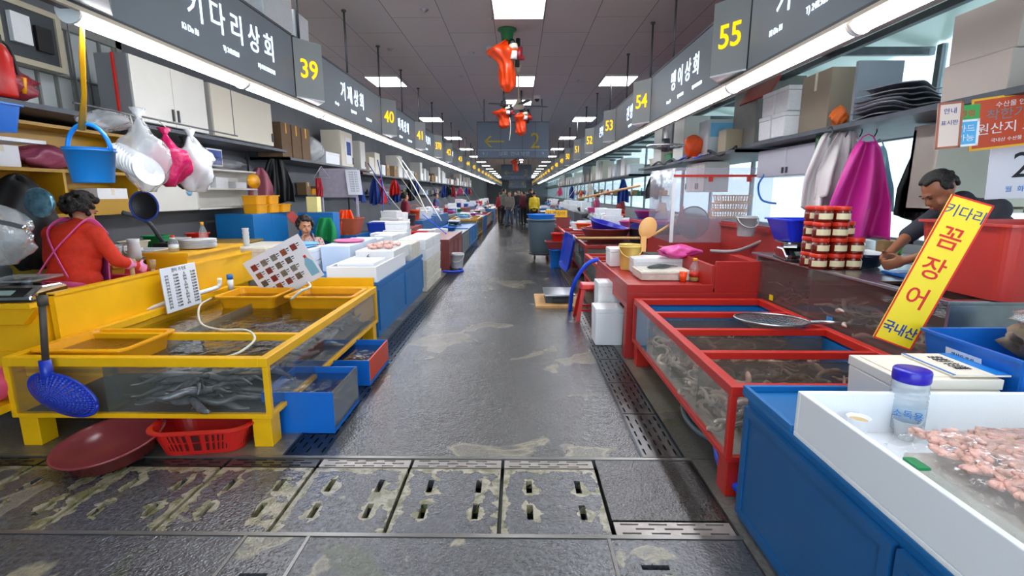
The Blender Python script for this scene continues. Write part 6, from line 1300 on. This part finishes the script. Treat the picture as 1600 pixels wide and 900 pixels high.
# ---------------- aisle: bins, tubs ----------------
t = thing('wheeled_bin', 'grey round wheeled trash bin in the aisle', 'trash bin', (.56, 12.3, 0)); GBm = mat('plastic', '5a6a74', .4)
MB().lathe([(.25, .16), (.27, .18), (.33, .9), (.34, .95), (.36, .95), (.36, .99), (.33, .99), (.30, .9), (.24, .2), (.001, .2)], 32).build('body', GBm, t)
for s in (-1, 1): MB().box(s*.34-.04, s*.34+.04, -.06, .06, .78, .86).build('handle', GBm, t)
MB().lathe([(.27, .12), (.29, .13), (.29, .16), (.001, .16)], 24).build('dolly', M['black'], t)
for k in range(4):
    a = R(45+90*k); MB().cyl((.22*cos(a)-.015, .22*sin(a), .05), (.22*cos(a)+.015, .22*sin(a), .05), .05).build('wheel', M['black'], t)
MB().tub((.3, .3), (.34, .34), .12, .01, .02, .98, n=8, r=.99).build('blue_liner_tub', mat('plastic', '1f7ad8', .35), t)
bucket((.82, 10.9, 0), .15, .42, mat('plastic', '1f7ad8', .35), 'light blue pail standing in the aisle right of bin', None)
tubb((.80, 10.85, .42), (.15, .12), (.21, .17), .16, M['brick'], 'brownish-red tub on the light blue pail')
bucket((.84, 10.85, .58), .13, .18, M['redb'], 'small red pail topmost on the blue pail stack', None)
solo(MB().tub((.3, .45), (.34, .5), .06, .008, .02), 'leaning_tub', mat('plastic', '1a3fbe', .35), 'dark blue rectangular tub leaning on edge at right', 'tub', (1.0, 9.9, .46), rot=(R(4), R(-80), 0))
def redtank(x, y, w, L, z0, z1, label, m, group='red-framed tanks on the right side'): return tank((x, y), w, L, z0, z1, m, label, side=1, bars=(L*.35, L*.7), wm=M['water2'], gm=M['glassd'], floorm=M['dgrey'], backm=M['dgrey'], level=.08, group=group)
redtank(1.1, 6.95, 1.3, 1.3, .25, .62, 'small red-framed tank just past the red counter', M['red']); redtank(1.15, 8.6, 1.4, 2.3, .2, .72, 'deeper red-framed tank behind the aisle tubs', paint('9c2620'))
basin((1.6, 9.2, .72), .45, .26, M['brick'], 'very large brick-red basin on right tanks'); basin((1.62, 9.25, .86), .36, .2, mat('plastic', '2323a8', .35), 'dark blue basin resting inside the brick-red basin', rot=(.1, .25, 0))
t = thing('glass_case', 'red-framed dark glass case on the right stall', 'display case', (2.0, 8.0, .75)); MB().box(0, .9, 0, .04, 0, .04).box(0, .9, 0, .04, .36, .40).box(0, .04, 0, .04, .04, .36).box(.86, .9, 0, .04, .04, .36).box(0, .9, .04, 1.1, .36, .4).box(0, .04, 1.06, 1.1, 0, .36).build('frame', M['red'], t); MB().box(.02, .88, .015, .03, .04, .36).box(.005, .02, .04, 1.1, 0, .36).build('glass', mat('dark_glass', '22262a', .1), t); MB().box(.0, .9, .04, 1.1, -.02, 0).build('floor_plate', M['dgrey'], t)
basin((2.3, 9.0, 1.161), .24, .14, mat('plastic', '8f2c78', .35), 'purple basin on top of the right glass case')
solo(MB().box(-.24, .3, -.3, .3, 0, .36), 'stall_platform', M['blued'], 'dark teal box under the purple basin', 'box', (2.3, 9.05, .80)); solo(MB().frus((.12, .05), (.06, .04), 0, .28), 'cream_bottle', M['cream'], 'cream trapezoid bottle beside the purple basin', 'bottle', (2.5, 8.86, 1.161)); bottle((2.45, 8.1, 1.155), .05, .24, M['white'], M['white'], 'white squeeze bottle on the red glass case'); bottle((2.62, 8.1, 1.155), .05, .24, M['redb'], M['redb'], 'red squeeze bottle on the red glass case')
hose([P(1000, 290, y=8.8), P(903, 311, y=9.6)], .02, M['wood'], 'long pale pole lying level over the right stalls', name='wooden_pole')
t, X = flat_sign('stall_sign_board', 'yellow board with black Korean lettering over the aisle edge', 'sign', P(869, 334, y=14.2), (1, 0, 0), (0, 0, 1), .62, .2, mat('sign_yellow', 'f6b714', .4)); text('lettering', '사 꼼장어', .13, mat('brown_ink', '5a2a10', .6), t, X @ Matrix.Translation((0, 0, .001)), .001)
solo(MB().box(-.34, .34, 0, .05, 0, .96), 'sign_stand', M['brick'], 'brown-red stand below the yellow lettered board', 'stand', (1.12, 14.23, 0))
# industrial fan
t = thing('round_fan', 'round metal cage fan above the right stall under 53', 'fan', P(1040, 228, y=7.6)); MB().tube([(.26*cos(2*pi*i/24), .26*sin(2*pi*i/24), 0) for i in range(25)], .014, cap=False).build('cage_ring', M['steel'], t)
mb = MB()
for k in range(12): a = pi*k/6; mb.cyl((.03*cos(a), .03*sin(a), -.06), (.26*cos(a), .26*sin(a), 0), .004, n=5)
mb.lathe([(.001, -.09), (.06, -.08), (.06, .1), (.001, .1)], 16).build('cage', M['dsteel'], t)
for k in range(3): MB().box(.05, .22, -.05, .05, -.03, -.025, X=Matrix.Rotation(k*2*pi/3, 4, 'Z')).build('blade', M['grey'], t)
MB().cyl((0, 0, .1), (0, 0, 3.25-t.location.z), .03).build('mount', M['white'], t)
lump(P(1082, 245, y=8.0), .14, .14, .16, mat('orange_cloth', 'e4521a', .5), 'orange cloth bundle on the shelf beneath sign 54', name='orange_bundle', cat='bundle', seed=81)
solo(MB().box(-.2, .2, -.2, .2, 0, .5).box(-.17, .17, -.205, -.2, .25, .45, m=1), 'white_appliance', [mat('appliance_white', 'ccd4d6', .4), M['lblue']], 'white appliance with pale blue front on the right shelf', 'appliance', (3.0, 7.9, 2.17), bev=.01)
for i in range(4): hose([(2.85, 6.8+i*.9, 2.2), (2.8, 7.2+i*.9, 2.12+.03*(i % 2)), (2.82, 7.7+i*.9, 2.22), (2.86, 8.3+i*.9, 2.17)], .02, [M['black'], M['bluebr'], M['dgrey'], M['black']][i], f'{["black","blue","dark grey","thick black"][i]} cable draped along right shelf edge, {ords[i]} from near end', name='cable')
# ---------------- people in the aisle ----------------
def walker(x, y, rz, top, bot, label, hair='short', s=1.0, ph=0, sx=1.0, hm=None, extra=None):
    w = sin(ph)*.14; J = dict(anR=(.1, w, .08), anL=(-.1, -w, .08), knR=(.1, w*.4+.05, .49), knL=(-.1, -w*.4+.05, .49), wrR=(.2, .08-w, .86), wrL=(-.2, .08+w, .86)); J.update(extra or {})
    t = figure(label, (x, y, 0), rz, J, top=top, bottom=bot, hair=hair, vox=.022, sx=sx, hairm=hm); t.scale = (s, s, s); return t
jn = mat('denim', '3a4a66', .8)
walker(-.72, 25.0, R(-60), mat('coat_greygreen', '5a6258', .8), M['black'], 'tall person in grey-green coat at left of the aisle', s=1.08, ph=1, hair='short')
walker(-.42, 24.2, R(160), mat('coat_taupe', '6d655f', .8), jn, 'person in taupe jacket and blue jeans standing in aisle', s=1.0, ph=2, hair='long', sx=1.15)
walker(.28, 25.5, R(30), mat('vest_maroon', '5c1a24', .8), M['black'], 'person in maroon top with yellow sleeves, back turned', s=1.0, ph=.3, hair='short', hm=M['black'])
walker(.62, 25.2, R(-40), mat('coat_black', '17181c', .8), M['black'], 'tall person in black coat right of the maroon one', s=1.1, ph=.8)
walker(.0, 27.5, R(10), mat('coat_black', '17181c', .8), jn, 'person in black jacket with light scarf farther off', s=1.02, ph=.7, hair='long', hm=mat('grey_hair', '7a7674', .8))
walker(.72, 23.0, R(0), mat('vest_yellow', 'd8b81a', .6), M['black'], 'person in yellow waterproofs at the right stalls', s=.98, ph=.2, hair='cap', hm=M['black'])
walker(-.95, 27, R(20), mat('top_red', '9a2430', .8), M['black'], 'person in dark red top by the left stalls', s=.98, ph=.4)
walker(3.15, 15.6, R(95), mat('vest_red_dark', '7a1a1e', .7), M['black'], 'seller in dark red vest with orange straps at right', s=.96, hair='curly', sx=1.1)
for i, (x, y, c, n_) in enumerate([(-.5, 30, '3a3d44', 'dark grey'), (.1, 33, '7a2a2a', 'brick red'), (.6, 29, '2c3a4e', 'navy'), (-.2, 38, '565a50', 'olive'), (.3, 44, '22242a', 'black')]):
    walker(x, y, R(40*i), mat('coat_far', c, .8), M['black'], f'far small figure in {n_} coat in the aisle', ph=i, s=1.02)
for i, (x, y, c, n_, h_) in enumerate([(-3.5, 15.6, '8c2a3c', 'crimson', 'curly'), (-3.5, 21.5, '4a5a8c', 'blue', 'short'), (3.15, 20.4, 'b04a6a', 'rose', 'curly'), (3.15, 25.5, '3c5c4a', 'green', 'cap')]):
    walker(x, y, R([-60, -80, 80, 60][i]), mat('top_seller', c, .8), M['black'], f'seller in {n_} jacket behind the {"left" if x < 0 else "right"} stalls', s=.95, hair=h_, sx=1.1, hm=M['redb'] if h_ == 'cap' else None)
# ---------------- the stalls farther down ----------------
rd = random.Random(77)
CN = {'blue': 'bluet', 'red': 'redb', 'brick-red': 'brick', 'yellow': 'ytub', 'green': 'green', 'grey': 'grey', 'purple': 'purple', 'pink': 'pink', 'sky blue': 'lblue', 'cream': 'cream', 'orange': 'orange', 'white': 'white', 'dark grey': 'dgrey'}
used = set()
def uq(s):
    b = s; k = 1
    while s in used: k += 1; s = f'{b}, {ords[k-1]} along'
    used.add(s); return s
def stallside(side, y0, y1, num, fm, kind, near):
    nm = 'left' if side < 0 else 'right'; at_ = f'at the {nm} stall under {num}' if near else f'at the {ords[num]} stall on the {nm}'
    X0 = -1.45 if side < 0 else 1.08; s = side; L = y1-y0-.06; h = rd.choice((.55, .62, .7)); w = 1.0
    if kind == 'tank': tank((X0, y0), w, L, .12, h, fm[1], uq(f'{fm[0]}-framed fish tank {at_}'), side=s, bars=(L*.3, L*.62), gm=M['glassd'], wm=M['water2'] if rd.random() < .5 else M['water'], floorm=M['dgrey'], level=.07, group=f'tanks in the {nm} row')
    else: counter((X0, y0), w, L, h, fm[1], uq(f'{fm[0]} stall counter {at_}'), side=s, doors=3, group=f'counters in the {nm} row')
    # raised rear counter
    hb = rd.uniform(.75, .95); bm = rd.choice([('blue', M['blued']), ('red', M['brick']), ('grey', M['grey']), ('dark', M['dgrey'])])
    solo(MB().box(s*1.02, s*1.75, 0, L, 0, hb), 'rear_counter', bm[1], uq(f'{bm[0]} rear counter {at_}'), 'counter', (X0, y0, 0), bev=.004)
    y = y0+.2
    while y < y1-.25:
        k = rd.random(); x = X0+s*(1.2+rd.random()*.35); z = hb+.001; c = rd.choice(list(CN)); m = M[CN[c]]; sz = rd.uniform(.8, 1.15)
        if k < .3: 
            hh = .2*sz; foam_box((x, y+.15, z), .38*sz, .34, hh, uq(f'white foam box on the rear counter {at_}'), rd.uniform(-.15, .15), group=None)
            if rd.random() < .5: foam_box((x, y+.15, z+hh+.007), .34*sz, .3, .15, uq(f'white foam box stacked on another {at_}'), rd.uniform(-.2, .2), group=None)
        elif k < .5: tubb((x, y+.15, z), (.16*sz, .12), (.2*sz, .16), .18*sz, m, uq(f'{c} plastic tub on the rear counter {at_}'), rd.uniform(-.3, .3))
        elif k < .68: basin((x, y+.15, z), .2*sz, .13*sz, m, uq(f'{c} basin on the rear counter {at_}'))
        elif k < .82: bucket((x, y+.15, z), .12*sz, .24*sz, m, uq(f'{c} pail on the rear counter {at_}'), 'up' if rd.random() < .5 else None)
        elif k < .92: crate((x, y+.18, z), .34*sz, .28, .16*sz, m, uq(f'{c} slatted basket {at_}'))
        else: lump((x, y+.15, z), .16, .14, .1, M['bag'] if rd.random() < .5 else M['black'], uq(f'bundled plastic bag {at_}'), seed=rd.randint(1, 99), wob=.25)
        y += rd.uniform(.34, .5)
    # on the front
    y = y0+.25
    while y < y1-.3:
        if rd.random() < .62:
            c = rd.choice(list(CN)); x = X0+s*rd.uniform(.5, .8); z = h+.001 if kind != 'tank' else h+.001
            k = rd.random()
            if kind == 'tank': board((x, y, h), .5, .3, .02, M['white'], uq(f'white board across the tank {at_}')); z = h+.021
            if k < .35: basin((x, y, z), .2, .11, M[CN[c]], uq(f'{c} basin on the front {at_}'))
            elif k < .6: foam_box((x, y, z), .4, .3, .13, uq(f'low white foam box on the front {at_}'), group=None)
            elif k < .75: scale_((x, y, z), rd.uniform(-.4, .4), uq(f'weighing scale on the front {at_}'))
            else: tubb((x, y, z), (.14, .11), (.18, .15), .14, M[CN[c]], uq(f'{c} tub on the front {at_}'))
        y += rd.uniform(.5, .75)
    # back shelf and cabinets, hanging goods
    XB = -3.95 if side < 0 else 3.1; zz = 2.12
    if y0 > 12.0:
        shelf(min(XB, XB+s*.6), max(XB, XB+s*.6), y0, y1, zz, uq(f'dark high shelf {at_}'), group=f'high shelves in the {nm} row')
        y = y0+.1
        while y < y1-.4:
            k = rd.random(); dw = rd.uniform(.35, .7)
            if k < .4: wcab(XB+(s*.02), XB+s*.45, y, min(y+dw, y1), zz+.001, zz+rd.uniform(.4, .8), uq(f'pale cupboard on the high shelf {at_}'), 1, rd.choice([M['cab'], M['cabg'], mat('cabinet_cream', 'd6cdb9', .45)]), side=s, handle=False)
            elif k < .6: foam_box((XB+s*.25, y+dw/2, zz+.001), .4, dw*.9, .3, uq(f'white foam box on the high shelf {at_}'), group=None)
            elif k < .78: carton((XB+s*.25, y+dw/2, zz+.001), .4, dw*.9, rd.uniform(.25, .4), uq(f'brown carton on the high shelf {at_}'))
            elif k < .9:
                c = rd.choice(list(CN)); tubb((XB+s*.25, y+dw/2, zz+.001), (.15, .2), (.18, .24), .25, M[CN[c]], uq(f'{c} tub on the high shelf {at_}'))
            y += dw+.05
    else: zz = 2.16
    # middle shelf with small goods
    XM = -4.645 if side < 0 else 3.97; zm = 1.5+.08*rd.random()
    if side < 0 or y0 > 12:
        board((XM+(.13 if side < 0 else .2), (y0+y1)/2, zm-.03), .26, L*.96, .03, M['shelfm'], uq(f'narrow middle shelf {at_}'), cat='shelf', name='metal_shelf')
        y = y0+.25
        while y < y1-.2:
            c = rd.choice(list(CN)); k = rd.random(); x = XM+(.13 if side < 0 else .2)
            if k < .35: bottle((x, y, zm+.001), .045, rd.uniform(.2, .3), M[CN[c]], M[rd.choice(['white', 'redb', 'bluet'])], uq(f'{c} bottle on the middle shelf {at_}'))
            elif k < .6: tubb((x, y, zm+.001), (.08, .1), (.1, .12), .13, M[CN[c]], uq(f'small {c} tub on the middle shelf {at_}'))
            elif k < .85: carton((x, y, zm+.001), .2, .22, rd.uniform(.14, .26), uq(f'{"white" if k < .72 else "brown"} small carton on the middle shelf {at_}'), m=M['white'] if k < .72 else M['card'], group=None)
            y += rd.uniform(.24, .4)
    for q in range(rd.choice((0, 1, 1, 2)) if y0 > 12 or side > 0 else 1):
        y = rd.uniform(y0+.2, y1-.3); cc = rd.choice([('black', M['black']), ('white', mat('white_rubber', 'e4dcd8', .45)), ('red', M['redb']), ('blue', M['blueink']), ('pink', M['pink'])])
        cloth((XB-s*.02, y, 2.0), .34, rd.uniform(.45, .7), cc[1], uq(f'{cc[0]} apron hanging below the shelf {at_}'), rz=rd.uniform(-.5, .5), amp=.05, seed=rd.randint(1, 99), folds=3)
    if y0 > 11 and rd.random() < .55: 
        y = rd.uniform(y0+.3, y1-.6); hose([(XB-s*.05, y, 2.1), (XB-s*.45, y+.1, 1.5), (XB-s*.8, y+.3, 1.0)], .012, rd.choice([M['rope'], M['blueink'], M['grey'], M['dgrey']]), uq(f'water hose sloping from the shelf {at_}'))
fmL = [('brown-red', paint('7c3430')), ('grey', M['grey']), ('blue', M['blue']), ('dark yellow', paint('c98d12')), ('blue', M['blued']), ('red', M['red']), ('grey', M['dgrey']), ('blue', M['blue']), ('red', M['red']), ('yellow', M['yellow']), ('blue', M['blue']), ('red', M['brick'])]
ysL = [10.4, 12.95, 14.9, 17.8, 20.6, 23.4, 26.2, 29, 31.8, 34.6, 37.4, 40.2, 43]; nsL = ['41', '370', '42', '43', '44', '45', '46']
for i in range(12): stallside(-1, ysL[i], ysL[i+1], nsL[i] if i < 7 else i+2, fmL[i], 'counter' if i in (0, 1, 2, 4, 7, 9) else 'tank', i < 7)
fmR = [('red', M['red']), ('blue', M['blue']), ('dark red', paint('8a241e')), ('blue', M['blued']), ('red', M['red']), ('grey', M['grey']), ('red', M['brick']), ('blue', M['blue']), ('yellow', M['yellow']), ('red', M['red']), ('blue', M['blue'])]
ysR = [11.0, 14.4, 16.7, 19.0, 21.6, 24.3, 27, 29.7, 32.4, 35.1, 37.8, 40.5]; nsR = ['52', '51', '50', '49', '48']
for i in range(11): stallside(1, ysR[i], ysR[i+1], nsR[i] if i < 5 else i+4, fmR[i], 'tank' if i % 2 == 0 else 'counter', i < 5)
# clutter on far walls between 6 and 12 m on the right
for i in range(8):
    y = 7.2+i*.62; c = ['black', 'blue', 'white', 'red', 'grey', 'green', 'orange', 'cream'][i]
    if i % 2: tubb((3.15, y, 2.161), (.15, .18), (.18, .22), .2, M[{'red': 'redb', 'white': 'white', 'grey': 'grey', 'blue': 'bluet', 'green': 'green', 'cream': 'cream'}.get(c, 'grey')], f'{c} tub on the right metal shelf under 53 and 54') if i > 2 else None
    else: carton((3.3, y+.6, 2.161), .4, .42, .3+.05*i, f'brown carton on the right metal shelf, {ords[i]} position')
for i, y in enumerate((9.3, 10.0, 10.7)): wcab(2.95, 3.4, y, y+.6, 2.45 if i == 1 else 2.2, 2.95, f'pale hanging cupboard on the right wall, {ords[i]} beyond the fan', 1, [M['cab'], M['cabg'], M['cab']][i], side=1, handle=False)
wcab(3.0, 3.4, 8.3, 9.2, 1.62, 2.1, 'white double cupboard below the right metal shelf', 3, M['cab'], side=1)
for i, (y, z, c, n_) in enumerate([(6.9, .96, 'redb', 'red'), (7.6, .96, 'bluet', 'blue'), (8.3, .96, 'ytub', 'yellow'), (9.0, .96, 'white', 'white'), (9.7, .96, 'green', 'green'), (10.3, .96, 'cream', 'cream')]):
    basin((3.75, y+1.8, .95), .2, .14, M[c], f'{n_} basin on the counter along the right window')
solo(MB().box(0, .8, 0, 2.6, 0, .92).box(-.02, .81, -.01, 2.61, .92, .95), 'window_counter', M['grey'], 'grey counter below the right window farther back', 'counter', (3.44, 8.62, 0))
